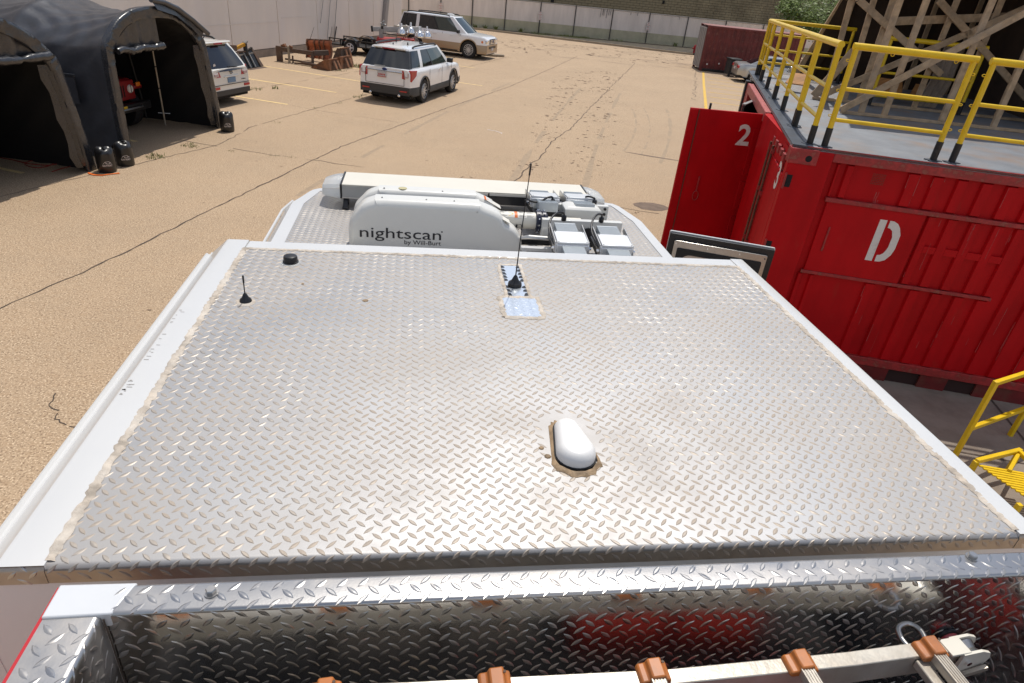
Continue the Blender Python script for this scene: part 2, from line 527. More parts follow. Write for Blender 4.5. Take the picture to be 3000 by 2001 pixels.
M['trailer_red'] = mat('trailer_red', (0.50, 0.05, 0.05), 0.45, var=0.2, vs=3)
M['attach_yellow'] = mat('machine_yellow', (0.55, 0.27, 0.01), 0.5, var=0.3, vs=6)
M['bin_black'] = mat('bin_plastic', (0.012, 0.012, 0.014), 0.5)
# ------------------------------------------------------------------ the setting
def flat(name, polys, z, m, kind='structure'):
    mb = MB()
    for p in polys:
        mb.add([(q[0], q[1], z) for q in p], [tuple(range(len(p)))])
    return tag(mb.build(name, m), kind=kind)

gm = MB()
N = 24
xs = [-160 + 320 * i / N for i in range(N + 1)]
ys = [-120 + 360 * i / N for i in range(N + 1)]
gm.grid([[(x, y, 0) for x in xs] for y in ys])
tag(gm.build('ground', M['ground']), kind='structure')


def strip(pts, w):
    """flat ribbon quads along a polyline"""
    out = []
    pts = [Vector((p[0], p[1], 0)) for p in pts]
    L_, R_ = [], []
    for i, p in enumerate(pts):
        t = pts[min(i + 1, len(pts) - 1)] - pts[max(i - 1, 0)]
        t.normalize()
        nrm = Vector((-t.y, t.x, 0))
        ww = w[i] if isinstance(w, list) else w
        L_.append(p + nrm * ww / 2)
        R_.append(p - nrm * ww / 2)
    for i in range(len(pts) - 1):
        out.append([R_[i], R_[i + 1], L_[i + 1], L_[i]])
    return out


def crack(pts, w=0.03, jit=0.05, step=0.35, breaks=0.0):
    pts = [Vector((p[0], p[1], 0)) for p in pts]
    dense = []
    for a, b in zip(pts[:-1], pts[1:]):
        n = max(1, int((b - a).length / step))
        for i in range(n):
            dense.append(a.lerp(b, i / n))
    dense.append(pts[-1])
    dense = [p + Vector((random.uniform(-jit, jit), random.uniform(-jit, jit), 0)) for p in dense]
    qs = strip(dense, [w * random.uniform(0.5, 1.3) for _ in dense])
    return [q for q in qs if random.random() >= breaks]

crs = []
crs.append(crack([(-6.2, 4.9), (-5.05, 7.66), (-4.46, 9.09), (-3.4, 12.3), (-1.92, 16.67), (0.9, 22.8), (3.75, 28.64), (7.1, 36.6), (10.0, 43.86)], 0.028, 0.022, 0.16))
crs.append(crack([(2.2, 14.4), (2.8, 15.97), (3.25, 16.93), (3.91, 18.91), (4.88, 20.93), (7.09, 26.55), (9.6, 32.84), (12.24, 39.36), (13.57, 42.77)], 0.028, 0.035, 0.2))
crs.append(crack([(-8.3, 9.4), (-7.0, 12.0), (-5.9, 14.0), (-4.69, 16.11), (-4.39, 18.27), (-3.1, 21.4), (-1.9, 24.3), (1.5, 32.2), (5.0, 40.0)], 0.02, 0.03, 0.2, 0.06))
crs.append(crack([(-5.8, 23.3), (-3.6, 27.6), (-2.4, 30.1)], 0.022, 0.05, breaks=0.1))
crs.append(crack([(-4.9, 21.9), (-3.0, 20.9), (-0.6, 20.0)], 0.012, 0.06, breaks=0.3))
crs.append(crack([(-5.7, 16.4), (-3.3, 15.5), (-1.2, 14.9)], 0.018, 0.05, breaks=0.25))
crs.append(crack([(4.2, 12.95), (5.1, 12.6), (6.3, 12.1)], 0.022, 0.03, breaks=0.1))
crs.append(crack([(17.2, 41.6), (15.05, 36.0), (12.27, 29.07)], 0.03, 0.15, breaks=0.1))
crs.append(crack([(-3.62, 5.85), (-3.57, 5.62), (-3.45, 5.55), (-3.42, 5.42), (-3.28, 5.32), (-3.13, 5.23)], 0.012, 0.012, 0.04, 0.08))
mb = MB()
for c in crs:
    for q in c:
        mb.add([(p.x, p.y, 0.004) for p in q], [(0, 1, 2, 3)])
tag(mb.build('pavement_crack', M['crack']), kind='structure')

flat('tar_stain', [[(5.06 + 0.42 * math.cos(a) * random.uniform(0.8, 1.1), 13.08 + 0.3 * math.sin(a) * random.uniform(0.8, 1.1)) for a in [i * math.pi / 8 for i in range(16)]],
                   *strip([(5.9, 18.1), (6.6, 17.75), (7.3, 17.45)], [0.03, 0.12, 0.05])], 0.004, M['tar'])

# parking stall lines, each a painted strip
for a, b in (((-6.9, 29.4), (-2.23, 27.07)), ((-6.4, 25.85), (-2.89, 24.27)), ((-8.6, 23.5), (-4.06, 21.54)), ((-3.3, 30.7), (-1.9, 30.05)),
             ((-9.6, 14.1), (-7.45, 13.13)), ((-8.6, 17.0), (-6.45, 15.97)), ((2.6, 28.4), (0.6, 29.3)), ((2.0, 37.3), (-2.4, 39.2)), ((2.7, 33.9), (-3.0, 36.4))):
    flat('parking_line', strip([a, b], 0.10), 0.004, M['yellow_line'])
flat('parking_line', strip([(17.5, 41.0), (15.0, 34.7), (12.2, 27.5), (10.1, 22.2)], 0.13), 0.004, M['yellow_line2'])
for k in range(7):
    p = Vector((16.75, 38.6)) + Vector((-0.366, -0.931)) * (1.75 * k)
    q = p + Vector((0.96, -0.25)) * 2.6
    flat('parking_line', strip([p, q], 0.09), 0.004, M['yellow_line2'])
flat('chalk_mark', strip([(2.06, 19.85), (2.3, 19.72), (2.46, 19.5), (2.44, 19.42)], 0.035), 0.005, M['sign_white'])

# kerb and soil strip before the fence
kl = [(-9, 61.2), (-3, 60.2), (2.5, 58.75), (6.9, 57.4), (9.6, 56.45), (12.2, 55.4), (15.0, 54.5), (17.6, 53.5), (20.3, 52.6), (21.2, 52.4)]
mb = MB()
for a, b in zip(kl[:-1], kl[1:]):
    d = (Vector(b) - Vector(a)).normalized()
    n = Vector((-d.y, d.x)) * 0.16
    mb.prism([a, b, (b[0] + n.x, b[1] + n.y), (a[0] + n.x, a[1] + n.y)], 0, 0.14)
tag(mb.build('kerb', M['kerb']), kind='structure')
flat('soil_strip', [[(x, y + 0.12) for x, y in kl] + [(26, 52.2), (26, 59.3), (-9, 62.6)]], 0.10, M['soil'])

# concrete walk beside the red containers
U1 = Vector((0.951, -0.309, 0))
V1 = Vector((0.309, 0.951, 0))
O1 = Vector((4.2, 6.79, 0))


def f1(s, d, z=0.0):
    return O1 + U1 * s + V1 * d + Vector((0, 0, z))

flat('concrete_walk', [[f1(-2.6, -4.6), f1(9, -4.6), f1(9, 0.3), f1(-2.6, 0.3)]], 0.005, M['concrete'])
flat('walk_joint', strip([f1(3.2, 0.0), f1(3.2, -4.6)], 0.03) + strip([f1(0.2, 0.0), f1(0.2, -4.6)], 0.03) + strip([f1(-2.6, -1.35), f1(9, -1.35)], 0.025), 0.009, M['crack'])

mb = MB()
for (p0, p1, p2, wd_) in (((9.9, 26.0), (8.7, 21.5), (6.6, 17.0), .16), ((8.3, 25.5), (7.6, 21.8), (5.9, 18.2), .10), ((8.9, 25.9), (8.1, 21.7), (6.2, 17.6), .08), ((1.0, 10.0), (2.6, 17.0), (7.2, 30.0), .18), ((2.6, 9.6), (4.2, 16.4), (8.9, 29.4), .18), ((-2.5, 12.0), (-.5, 19.0), (4.0, 30.0), .16)):
    for q in strip([tuple(p) for p in [Vector(p0) * (1 - t) ** 2 + Vector(p1) * 2 * t * (1 - t) + Vector(p2) * t * t for t in [i / 24 for i in range(25)]]], [wd_ * random.uniform(.3, 1) for _ in range(25)]):
        if random.random() < .8:
            mb.add([(p.x, p.y, 0.002) for p in q], [(0, 1, 2, 3)])
tag(mb.build('tyre_marks', M['tyre_mark']), kind='structure')

# crumbs of dirt dropped along two wheel tracks
mb = MB()
random.seed(21)


def crumb(x, y, s):
    k = random.randint(5, 7)
    a0 = random.uniform(0, 6)
    st = random.uniform(0.8, 2.2)
    base = [(x + s * math.cos(a0 + 6.283 * i / k) * random.uniform(0.6, 1) * st, y + s * math.sin(a0 + 6.283 * i / k) * random.uniform(0.6, 1), 0.003) for i in range(k)]
    mb.add(base + [(x, y, 0.003 + s * 0.22)], [(i, (i + 1) % k, k) for i in range(k)])
for (xa, ya, xb, yb), wd, n in (((2.6, 14.5, 8.3, 35.5), .45, 230), ((4.1, 15.0, 10.1, 36.5), .42, 230)):
    for i in range(n):
        t = random.random()
        # clusters along the track
        t += .02 * math.sin(t * 40)
        crumb(xa + (xb - xa) * t + random.gauss(0, wd), ya + (yb - ya) * t, random.choice((0.015, 0.02, 0.025, 0.03, 0.045, 0.06)) * (.7 + .6 * t))
for i in range(190):
    crumb(random.uniform(2, 22), random.uniform(43, 53), random.choice((0.04, 0.06, 0.09, 0.12)))
for i in range(260):
    crumb(random.uniform(-4, 11), random.uniform(7, 32), random.choice((0.008, 0.012, 0.018, 0.022)))
for x, y in ((2.2, 13.4), (1.7, 10.9), (2.6, 12.8), (0.2, 12.1), (-2.2, 11.4), (-1.9, 11.7), (1.1, 14.6), (4.5, 12.6), (3.3, 14.4)):
    for k in range(4):
        crumb(x + random.gauss(0, .09), y + random.gauss(0, .04), random.choice((.015, .025, .035)))
tag(mb.build('dirt_crumbs', M['crumb']), kind='stuff')

# long smears of dried mud across the far lane
mb = MB()
random.seed(5)
for i in range(60):
    y = random.uniform(42, 52)
    x = random.uniform(3, 20)
    l = random.uniform(0.5, 2.4)
    mb.add([(x, y, 0.003), (x + l * 0.5, y - l * 0.17 - 0.05, 0.003), (x + l, y - l * 0.36, 0.003), (x + l * 0.5, y - l * 0.15 + 0.06, 0.003)], [(0, 1, 2, 3)])
tag(mb.build('mud_smears', M['tar']), kind='stuff')


def weeds(spots, name):
    mb = MB()
    for (x, y, z, r, h, n) in spots:
        for i in range(n):
            a = random.uniform(0, 6.283)
            d = r * math.sqrt(random.random())
            bx, by = x + d * math.cos(a), y + d * math.sin(a)
            hh = h * .55 * random.uniform(0.4, 1)
            w = hh * random.uniform(0.1, 0.22)
            t = random.uniform(0, 6.283)
            le = hh * random.uniform(0.2, 0.8)
            tx, ty = bx + le * math.cos(t), by + le * math.sin(t)
            mb.add([(bx - w * math.sin(t), by + w * math.cos(t), z), (bx + w * math.sin(t), by - w * math.cos(t), z), (tx + w * 0.5 * math.sin(t), ty - w * 0.5 * math.cos(t), z + hh * 0.8), (tx, ty, z + hh)], [(0, 1, 2, 3)])
    return tag(mb.build(name, M['weed']), kind='stuff')

random.seed(11)
sp = [(-5.3, 15.9, 0, .18, .10, 60), (-5.15, 15.75, 0, .12, .08, 30), (-4.3, 15.6, 0, .1, .05, 30), (-3.3, 15.45, 0, .12, .05, 25), (-2.9, 15.4, 0, .1, .05, 25), (-5.62, 14.75, 0, .22, .14, 80),
      (-7.3, 11.3, 0, .12, .06, 20), (-3.9, 18.9, 0, .15, .08, 20), (-2.6, 22.3, 0, .15, .08, 25), (-3.2, 21.3, 0, .1, .08, 20), (-2.1, 23.6, 0, .2, .12, 30), (-1.95, 24.1, 0, .15, .1, 25),
      (-2.6, 31.0, 0, .35, .28, 90), (-2.3, 30.7, 0, .3, .3, 70), (-3.3, 29.5, 0, .25, .12, 40), (-5.5, 23.7, 0, .25, .12, 50), (-4.9, 24.1, 0, .1, .22, 10), (4.0, 39.6, 0, .4, .08, 40), (4.9, 40.0, 0, .3, .08, 30)]
for i in range(16):
    x = random.uniform(8, 17)
    sp.append((x, 58.6 - 0.05 * random.random(), .1, .5, random.choice((.15, .2, .3)), 40))
for x in (-1, 1.3, 4.5, 5.3, 8.3, 6.2, 22, 24.4, 25):
    sp.append((x, 58.8, .1, .16, .6, 30))
for i in range(14):
    sp.append((random.uniform(9.5, 13.5), random.uniform(57.3, 58.6), .1, .6, .12, 60))
weeds(sp, 'weeds')

# ------------------------------------------------------------------ pale warehouse on the left
wn = Vector((0.925, -0.38, 0))
wv = Vector((0.38, 0.925, 0))
bld = thing('warehouse', 'long pale beige warehouse wall of tall panels behind the parked vehicles', 'building', (-7, 31.4, 0), math.atan2(0.925, 0.38))
FB = W[bld]      # local x along the wall, local -y towards the yard
js = [-38.5, -35.2, -31.85, -28.5, -25.15, -21.8, -18.45, -15.1, -11.75, -8.4, -5.03, -1.64, 1.73, 5.09, 8.37, 11.29, 14.01, 15.3]
for a, b in zip(js[:-1], js[1:]):
    MB(FB).box((a + 0.012, -0.0, 0.32), (b - 0.012, 0.16, 9.0)).build('wall_panel', M['wall_panel'], bld, bevel=0.01, seg=1)
MB(FB).box((js[0], 0.03, 0.0), (js[-1], 0.2, 9.0)).build('joint_backing', M['joint'], bld)
MB(FB).box((js[0], -0.02, 0), (js[-1], 0.03, 0.30)).build('plinth', M['wall_base'], bld)
MB(FB).box((js[0], 0.2, 0.0), (js[-1], 14, 8.95)).build('building_body', M['wall_panel'], bld)
MB(FB).box((js[0], -0.05, 9.0), (js[-1], 14, 9.15)).build('coping', M['conduit'], bld)
mb = MB(FB).bar((12.35, -0.12, 0.3), (13.6, -0.12, 5.2), 0.36, 0.18, (0, 1, 0))  # broad grey bar leaning across the wall
mb.build('leaning_grey_bar', M['conduit'], bld)
for (s0, z0, s1, z1) in ((-3.5, 1.35, 1.7, 1.42), (2.0, 1.5, 5.0, 1.52)):
    MB(FB).box((s0, -0.012, z0), (s1, -0.002, z0 + 0.02)).build('trim_line', M['wall_panel'], bld)

for (s0, z0, s1, z1, r, lab) in ((5.2, 1.2, 6.7, 5.2, .018, 'left thin grey line slanting down the pale wall'), (5.8, 0.45, 7.15, 5.4, .018, 'middle thin grey line slanting down the pale wall'),
                                 (6.45, .3, 7.7, 5.2, .02, 'right thin grey line with thicker lower end slanting by the orange plow blade')):
    t = thing('slanting_line', lab, 'cable', FB @ Vector((s0, -0.1, 0)), 0, 'slanting lines on the warehouse wall')
    mb = MB(FB).tube([(s0, -0.10, z0), (s0 * .5 + s1 * .5, -0.10, z0 * .5 + z1 * .5), (s1, -0.08, z1)], r, 6)  # thin slanting grey lines set just off the wall
    mb.build('cable', M['conduit'], t)
    if r > .019:
        MB(FB).tube([(s0, -0.12, z0), (6.76, -0.12, 1.0)], .035, 6).build('line_end', M['fence_post'], t)

# ------------------------------------------------------------------ privacy fence with dark posts
fen = thing('fence', 'long pale privacy fence with dark posts across the back of the yard', 'fence', (0, 59.25, 0))


def fy(x):
    return 59.25 - 0.02 * x
posts = [-9.45, -6.5, -3.5, -1.0, 1.6, 4.2, 6.95, 9.88, 12.85, 16.05, 19.28, 22.7, 26.15, 29.6, 33, 36.4, 39.8]
pv = 0.13
for a, b in zip(posts[:-1], posts[1:]):
    for (z0, z1, m, nm) in ((0.12, 0.92, M['fence_low'], 'lower_panel'), (0.92, 2.38, M['fence_panel'], 'upper_panel')):
        rows = []
        n = int((b - a) / pv)
        top, bot = [], []
        for i in range(n):
            x0 = a + (b - a) * i / n
            x1 = a + (b - a) * (i + 0.86) / n
            x2 = a + (b - a) * (i + 1) / n
            for x, o in ((x0, 0.0), (x1, 0.0), (x1, 0.02), (x2, 0.02)):
                top.append((x, fy(x) + 0.05 + o, z1))
                bot.append((x, fy(x) + 0.05 + o, z0))
        MB().grid([bot, top]).build(nm, m, fen, solid=0.012)
for x in posts:
    MB().tube([(x, fy(x), 0), (x, fy(x), 2.45)], 0.045, 8).build('post', M['fence_post'], fen)
MB().tube([(posts[0], fy(posts[0]), 2.42), (posts[-1], fy(posts[-1]), 2.42)], 0.025, 8).build('top_rail', M['conduit'], fen)

for x, z, lab in ((1.6, 1.37, 'red and white parking sign on the fence post above the tan-trimmed vehicle'), (9.88, 1.43, 'red and white parking sign on the post left of the grassy bank'),
                  (19.28, 1.43, 'red and white parking sign on the fence post nearest the maroon container')):
    y = fy(x) - 0.06
    t = thing('parking_sign', lab, 'sign', (x, y, 0), 0, 'signs on the fence posts')
    for zz, hh in ((z + 0.16, 0.15), (z - 0.17, 0.15)):
        MB().box((x - 0.17, y - 0.012, zz - hh), (x + 0.17, y, zz + hh)).build('sign_plate', M['sign_white'], t)
    MB().box((x - 0.02, y, z - 0.34), (x + 0.02, y + 0.03, z + 0.33)).build('bracket', M['fence_post'], t)
    lettering('lettering', 'NO', M['sign_red'], t, (x, y - 0.0135, z + 0.2), (1, 0, 0), (0, 0, 1), 0.08, 0.16, align='CENTER')
    lettering('lettering', 'PARKING', M['sign_red'], t, (x, y - 0.0135, z + 0.06), (1, 0, 0), (0, 0, 1), 0.07, 0.29, align='CENTER')
    lettering('lettering', 'FIRE', M['sign_red'], t, (x, y - 0.0135, z - 0.14), (1, 0, 0), (0, 0, 1), 0.07, 0.2, align='CENTER')
    lettering('lettering', 'LANE', M['sign_red'], t, (x, y - 0.0135, z - 0.27), (1, 0, 0), (0, 0, 1), 0.07, 0.22, align='CENTER')

# dark streaks on two fence bays
t = thing('ivy_runners', 'thin dark runners hanging over the fence top in mid yard', 'plant', (15.3, fy(15), 0))
mb = MB()
random.seed(3)
for i in range(9):
    x = 15.0 + random.uniform(0, 0.85)
    MB().bar((x, fy(x) - 0.02, 2.4), (x - 0.03, fy(x) - 0.02, 2.4 - random.uniform(0.15, 0.75)), 0.03, 0.02).build('runner', M['fence_post'], t)
for x in (17.6, 18.2, 21.9):
    MB().bar((x, fy(x) - 0.02, 2.4), (x - 0.02, fy(x) - 0.02, 2.15), 0.025, 0.02).build('runner', M['fence_post'], t)

# ------------------------------------------------------------------ block wall building beyond the fence
bk = thing('block_building', 'olive brown concrete block building rising behind the fence', 'building', (10, 66, 0))
MB().box((-14, 66.06, 0), (60, 80, 8)).build('wall_core', M['mortar'], bk)
bw, bh = 0.62, 0.21
me_b = None
cells = []
for r_ in range(34):
    for c in range(120):
        x0 = -14 + c * bw + (bw / 2 if r_ % 2 else 0)
        cells.append((x0, r_ * bh))
# blocks seen above the fence, nearest first
vis = sorted([c for c in cells if 2.1 < c[1] < 4.4 and 6 < c[0] < 36], key=lambda c: (c[0] - 16) ** 2 + (c[1] * 3 - 8) ** 2)
near = set(vis[:290])
rest = MB()
for c in cells:
    if c in near:
        continue
    dy = random.uniform(-0.012, 0.012)
    x0, z0 = c
    rest.box((x0 + 0.012, 66.0 + dy, z0 + 0.012), (x0 + bw - 0.012, 66.1, z0 + bh - 0.012))
tag(rest.build('block_courses', M['brick'], bk), kind='stuff')
for i, (x0, z0) in enumerate(sorted(near)):
    if me_b is None:
        o = MB(Matrix.Translation((10, 66, 0))).box((0.012, 0, 0.012), (bw - 0.012, 0.1, bh - 0.012)).build('block', M['brick'], bk)
        me_b = o.data
    else:
        o = bpy.data.objects.new('block', me_b)
        COL.objects.link(o)
        o.parent = bk
    o.location = (x0 - 10, random.uniform(-0.012, 0.012), z0)
for x0, x1, z0, z1 in ((7.4, 8.9, 2.35, 3.5), (11.9, 12.2, 2.3, 5.0), (22.6, 22.8, 3.1, 3.4)):
    MB().box((x0, 65.93, z0), (x1, 66.02, z1)).build('wall_fitting', M['dark'], bk)

# ------------------------------------------------------------------ tree at the right
def tree(name, label, loc, h, crown, n, seed):
    random.seed(seed)
    t = thing(name, label, 'tree', loc)
    x, y, _ = loc
    mb = MB()
    mb.tube([(x, y, 0), (x + .1, y, h * .2), (x - .05, y + .1, h * .45), (x + .1, y, h * .8)], [.24, .19, .14, .05], 10)
    mb.build('trunk', M['bark'], t, smooth=60)
    lb = MB()
    cl = []
    for (cx, cy, cz, cr) in crown:
        lb.tube([(x, y, h * .3), (x + cx * .5, y + cy * .5, h * .3 + (cz - h * .3) * .6), (x + cx, y + cy, cz)], [.09, .06, .02], 6)
        cl.append((x + cx, y + cy, cz, cr))
    lb.build('limbs', M['bark'], t, smooth=60)
    fm = MB()
    for i in range(n):
        cx, cy, cz, cr = random.choice(cl)
        # sub clumps keep gaps
        a, b = random.uniform(0, 6.283), random.gauss(0, 0.6)
        rr = cr * random.random() ** 0.4
        k = random.randint(0, 8)
        random_dir = Vector((math.cos(a) * math.cos(b), math.sin(a) * math.cos(b), math.sin(b)))
        q = Vector((cx, cy, cz)) + random_dir * rr + Vector((math.sin(k * 2.1), math.cos(k * 1.7), math.sin(k * 3.3))) * cr * 0.3
        s = random.uniform(0.07, 0.15)
        n1 = Vector((random.gauss(0, 1), random.gauss(0, 1), random.gauss(0, .7))).normalized()
        n2 = n1.orthogonal().normalized()
        fm.add([q - n1 * s, q + n2 * s * .45, q + n1 * s, q - n2 * s * .45], [(0, 1, 2, 3)])
    fm.build('crown', M['leaf'], t)
    return t

tree('broadleaf_tree', 'green leafy tree reaching over the fence beside the timber frame', (29.5, 49, 0), 7.0,
     [(-4.6, -2.6, 3.9, .8), (-3.2, -2.2, 3.6, .9), (-2.2, -2.2, 3.2, 1.0), (-1.2, -1.8, 3.6, 1.3), (-.4, -1.5, 2.6, 1.0), (0, 0, 5.5, 1.8), (-2.2, 0, 5.0, 1.3), (1.8, .6, 5, 1.6), (1, 2, 5, 1.5), (-4.2, -1.8, 4.7, .8), (0.5, -2.2, 4.2, 1.4)], 9000, 4)
# ------------------------------------------------------------------ fire truck
def path2d(pts, r, n=6):
    """2-D polyline with rounded corners -> function arc length -> (point, normal); normal is left of travel"""
    P = [Vector(p) for p in pts]
    out = [P[0]]
    for i in range(1, len(P) - 1):
        a, b, c = P[i - 1], P[i], P[i + 1]
        d1 = (a - b).normalized()
        d2 = (c - b).normalized()
        half = d1.angle(d2) / 2
        tl = r / math.tan(half)
        p1 = b + d1 * tl
        p2 = b + d2 * tl
        cen = b + (d1 + d2).normalized() * (r / math.sin(half))
        v1, v2 = p1 - cen, p2 - cen
        a1 = math.atan2(v1.y, v1.x)
        da = (math.atan2(v2.y, v2.x) - a1 + math.pi) % (2 * math.pi) - math.pi
        for k in range(n + 1):
            q = a1 + da * k / n
            out.append(cen + Vector((math.cos(q), math.sin(q))) * r)
    out.append(P[-1])
    L = [0]
    for i in range(1, len(out)):
        L.append(L[-1] + (out[i] - out[i - 1]).length)

    def f(t):
        t = max(0, min(L[-1] - 1e-6, t))
        i = 0
        while L[i + 1] < t:
            i += 1
        k = (t - L[i]) / (L[i + 1] - L[i])
        d = (out[i + 1] - out[i]).normalized()
        # smoothed normal across the bend
        d0 = (out[i] - out[i - 1]).normalized() if i > 0 else d
        d1_ = (out[i + 2] - out[i + 1]).normalized() if i + 2 < len(out) else d
        dd = d * 0.5 + (d0 * (1 - k) + d1_ * k) * 0.5
        dd.normalize()
        return out[i].lerp(out[i + 1], k), Vector((-dd.y, dd.x))
    return f, L


LA = 0.0392      # tread lattice


def lug_shape(l=0.0325, w=0.0108, h=0.0012):
    base = [(-l / 2, 0), (-l * .23, -w * .38), (0, -w / 2), (l * .23, -w * .38), (l / 2, 0), (l * .23, w * .38), (0, w / 2), (-l * .23, w * .38)]
    top = [(x * .8, y * .5) for x, y in base]
    return base, top, h


def tread_lugs(mb, mapf, s0, s1, t0, t1, ph=(0, 0), skip=None, scale=1.0):
    base, top, h = lug_shape(0.0325 * scale, 0.0108 * scale, 0.0012)
    a = LA * scale
    i0, i1 = int((s0 - ph[0]) / a) - 1, int((s1 - ph[0]) / a) + 2
    j0, j1 = int((t0 - ph[1]) / a) - 1, int((t1 - ph[1]) / a) + 2
    for par in (0, 1):
        ang = R(-45) if par == 0 else R(42)
        ca, sa = math.cos(ang), math.sin(ang)
        for i in range(i0, i1):
            for j in range(j0, j1):
                s = ph[0] + (i + .5 * par) * a
                t = ph[1] + (j + .5 * par) * a
                if not (s0 + .012 < s < s1 - .012 and t0 + .004 < t < t1 - .004):
                    continue
                if skip and skip(s, t):
                    continue
                jr = random.gauss(0, .022)
                ca, sa = math.cos(ang + jr), math.sin(ang + jr)
                jh = h * random.uniform(.85, 1.0)
                jw = random.uniform(.88, 1.06)
                vs = []
                for pts, hh in ((base, 0.0), (top, jh)):
                    for (x, y) in pts:
                        ss = s + x * ca - y * jw * sa
                        tt = t + x * sa + y * jw * ca
                        p, n = mapf(ss, tt)
                        vs.append(p + n * hh)
                fs = [(k, (k + 1) % 8, 8 + (k + 1) % 8, 8 + k) for k in range(8)] + [tuple(range(8, 16))]
                mb.add(vs, fs)


def tread_sheet(mapf, s0, s1, ts, name, m, parent, ns=2):
    mb = MB()
    rows = [[mapf(s0 + (s1 - s0) * i / ns, t)[0] for i in range(ns + 1)] for t in ts]
    mb.grid(rows)
    return mb.build(name, m, parent, smooth=50)

TX0, TX1 = -0.83, 1.61
truck = thing('fire_truck', 'white fire truck seen from above with bright tread plate roof and open ladder bin', 'fire truck', (0.39, 1.9, 0))
# raised roof tread sheet, bent over the rear edge
pf, PL = path2d([(2.70, 2.98), (0.985, 2.98), (0.985, 2.933)], 0.016)


def roofmap(s, t):
    p, n = pf(t)
    return Vector((s, p.x, p.y)), Vector((0, -n.x, -n.y))

ts = PL
pod_c = (0.437, 1.372)


def roof_skip(s, t):
    p, n = pf(t)
    y = p.x
    if 0.325 < s < 0.495 and 2.095 < y < 2.295:
        return True
    if 0.36 < s < 0.462 and 2.28 < y < 2.61:
        return True
    if (s + .615) ** 2 + (y - 2.18) ** 2 < .03 ** 2 or (s + .52) ** 2 + (y - 2.555) ** 2 < .04 ** 2:
        return True
    if abs(s - pod_c[0]) < .085 and abs(y - pod_c[1]) < .13 and (s - pod_c[0]) ** 2 / .08 ** 2 + (y - pod_c[1]) ** 2 / .135 ** 2 < 1:
        return True
    return False
tread_sheet(roofmap, -0.737, 1.545, [t for t in ts if t < 1.722], 'raised_roof', M['tread'], truck)
tread_sheet(roofmap, -0.737, 1.545, [t for t in ts if t > 1.715], 'rear_lip', M['lip'], truck)
mb = MB()
# lattice phase measured: a row-A lug centre at x=-.7239, y=1.0621 -> t = 2.70 - 1.0621
tread_lugs(mb, roofmap, -0.737, 1.545, 0.0, PL[-1], (-0.7239, (2.70 - 1.0621) % LA), roof_skip)
tag(mb.build('tread_lugs', M['lug'], truck, smooth=25), kind='stuff')
# rear lip running on under the white edges
for s0, s1 in ((TX0, -0.737), (1.545, TX1)):
    pf2, PL2 = path2d([(1.02, 2.9785), (0.984, 2.9785), (0.984, 2.933)], 0.014)

    def lipmap(s, t, pf2=pf2):
        p, n = pf2(t)
        return Vector((s, p.x, p.y)), Vector((0, -n.x, -n.y))
    tread_sheet(lipmap, s0, s1, PL2, 'rear_lip', M['lip'], truck)
    mb = MB()
    tread_lugs(mb, lipmap, s0, s1, 0.02, PL2[-1], (-0.72, 0.01))
    tag(mb.build('lip_lugs', M['tread_mid'], truck, smooth=25), kind='stuff')

# white raised edge of the roof, one part per side, rounded outer corner then sloping side and drip rail
def edge_profile(x, sgn, z, y0, y1, wi, name='roof_edge', rail=True):
    dx_, dz_ = (.066, .062) if sgn < 0 else (.06, .12)
    prof = [(x - sgn * wi, z - .02), (x - sgn * wi, z + .0035), (x - sgn * .012, z + .0035), (x - sgn * .003, z + .001), (x + sgn * .003, z - .005),
            (x + sgn * dx_, z - dz_), (x + sgn * (dx_ + .002), z - dz_ - .006), (x + sgn * dx_, z - .40)]
    mb = MB()
    mb.grid([[(px, y, pz) for px, pz in prof] for y in (y0, y1)])
    mb.build(name, M['white_paint'], truck, smooth=20)
    if rail:
        q_ = [(0.0, -.012), (0, -.002), (.004, .001), (.012, -.010), (.018, -.010), (.024, -.004), (.030, -.006), (.031, -.03), (0, -.03)]
        pr = [(x + sgn * (dx_ + a_), z - dz_ + b_) for a_, b_ in q_]
        mb = MB()
        mb.grid([[(px, y, pz) for px, pz in pr] for y in (y0, y1)], closed=True)
        mb.add([(px, y0, pz) for px, pz in pr], [tuple(range(len(pr)))])
        mb.add([(px, y1, pz) for px, pz in pr], [tuple(range(len(pr)))])
        mb.build('drip_rail', M['white_paint'], truck, smooth=30)
edge_profile(TX0, -1, 2.98, 0.987, 2.78, 0.095)
edge_profile(TX1, 1, 2.98, 0.987, 2.78, 0.068, rail=False)
mb = MB().box((TX0 + .095, 2.688, 2.95), (TX1 - .068, 2.776, 2.9835))
mb.build('roof_edge', M['white_paint'], truck, bevel=0.008)
MB().add([(TX0, 2.779, 2.979), (TX1, 2.779, 2.979), (TX1 + .09, 2.779, 2.89), (TX1 + .09, 2.79, 2.3), (TX0 - .09, 2.79, 2.3), (TX0 - .09, 2.779, 2.89)], [(0, 1, 2, 3, 4, 5)]).build('raised_front', M['white_paint'], truck)

M['scuff'] = mat('scuff_grey', (.36, .34, .32), .7)
# dark scuffs on the left white edge
random.seed(41)
mb = MB()
for k in range(26):
    y = random.choice((random.gauss(1.62, .03), random.gauss(1.80, .03), random.gauss(2.02, .06)))
    x = -0.822 + abs(random.gauss(0, .006))
    l = random.uniform(.003, .016)
    mb.add([(x, y, 2.9842), (x + l, y - .001, 2.9842), (x + l * .9, y + random.uniform(.001, .004), 2.9842), (x, y + .003, 2.9842)], [(0, 1, 2, 3)])
tag(mb.build('scuff_marks', M['scuff'], truck), kind='stuff')

# caulk beads
random.seed(9)


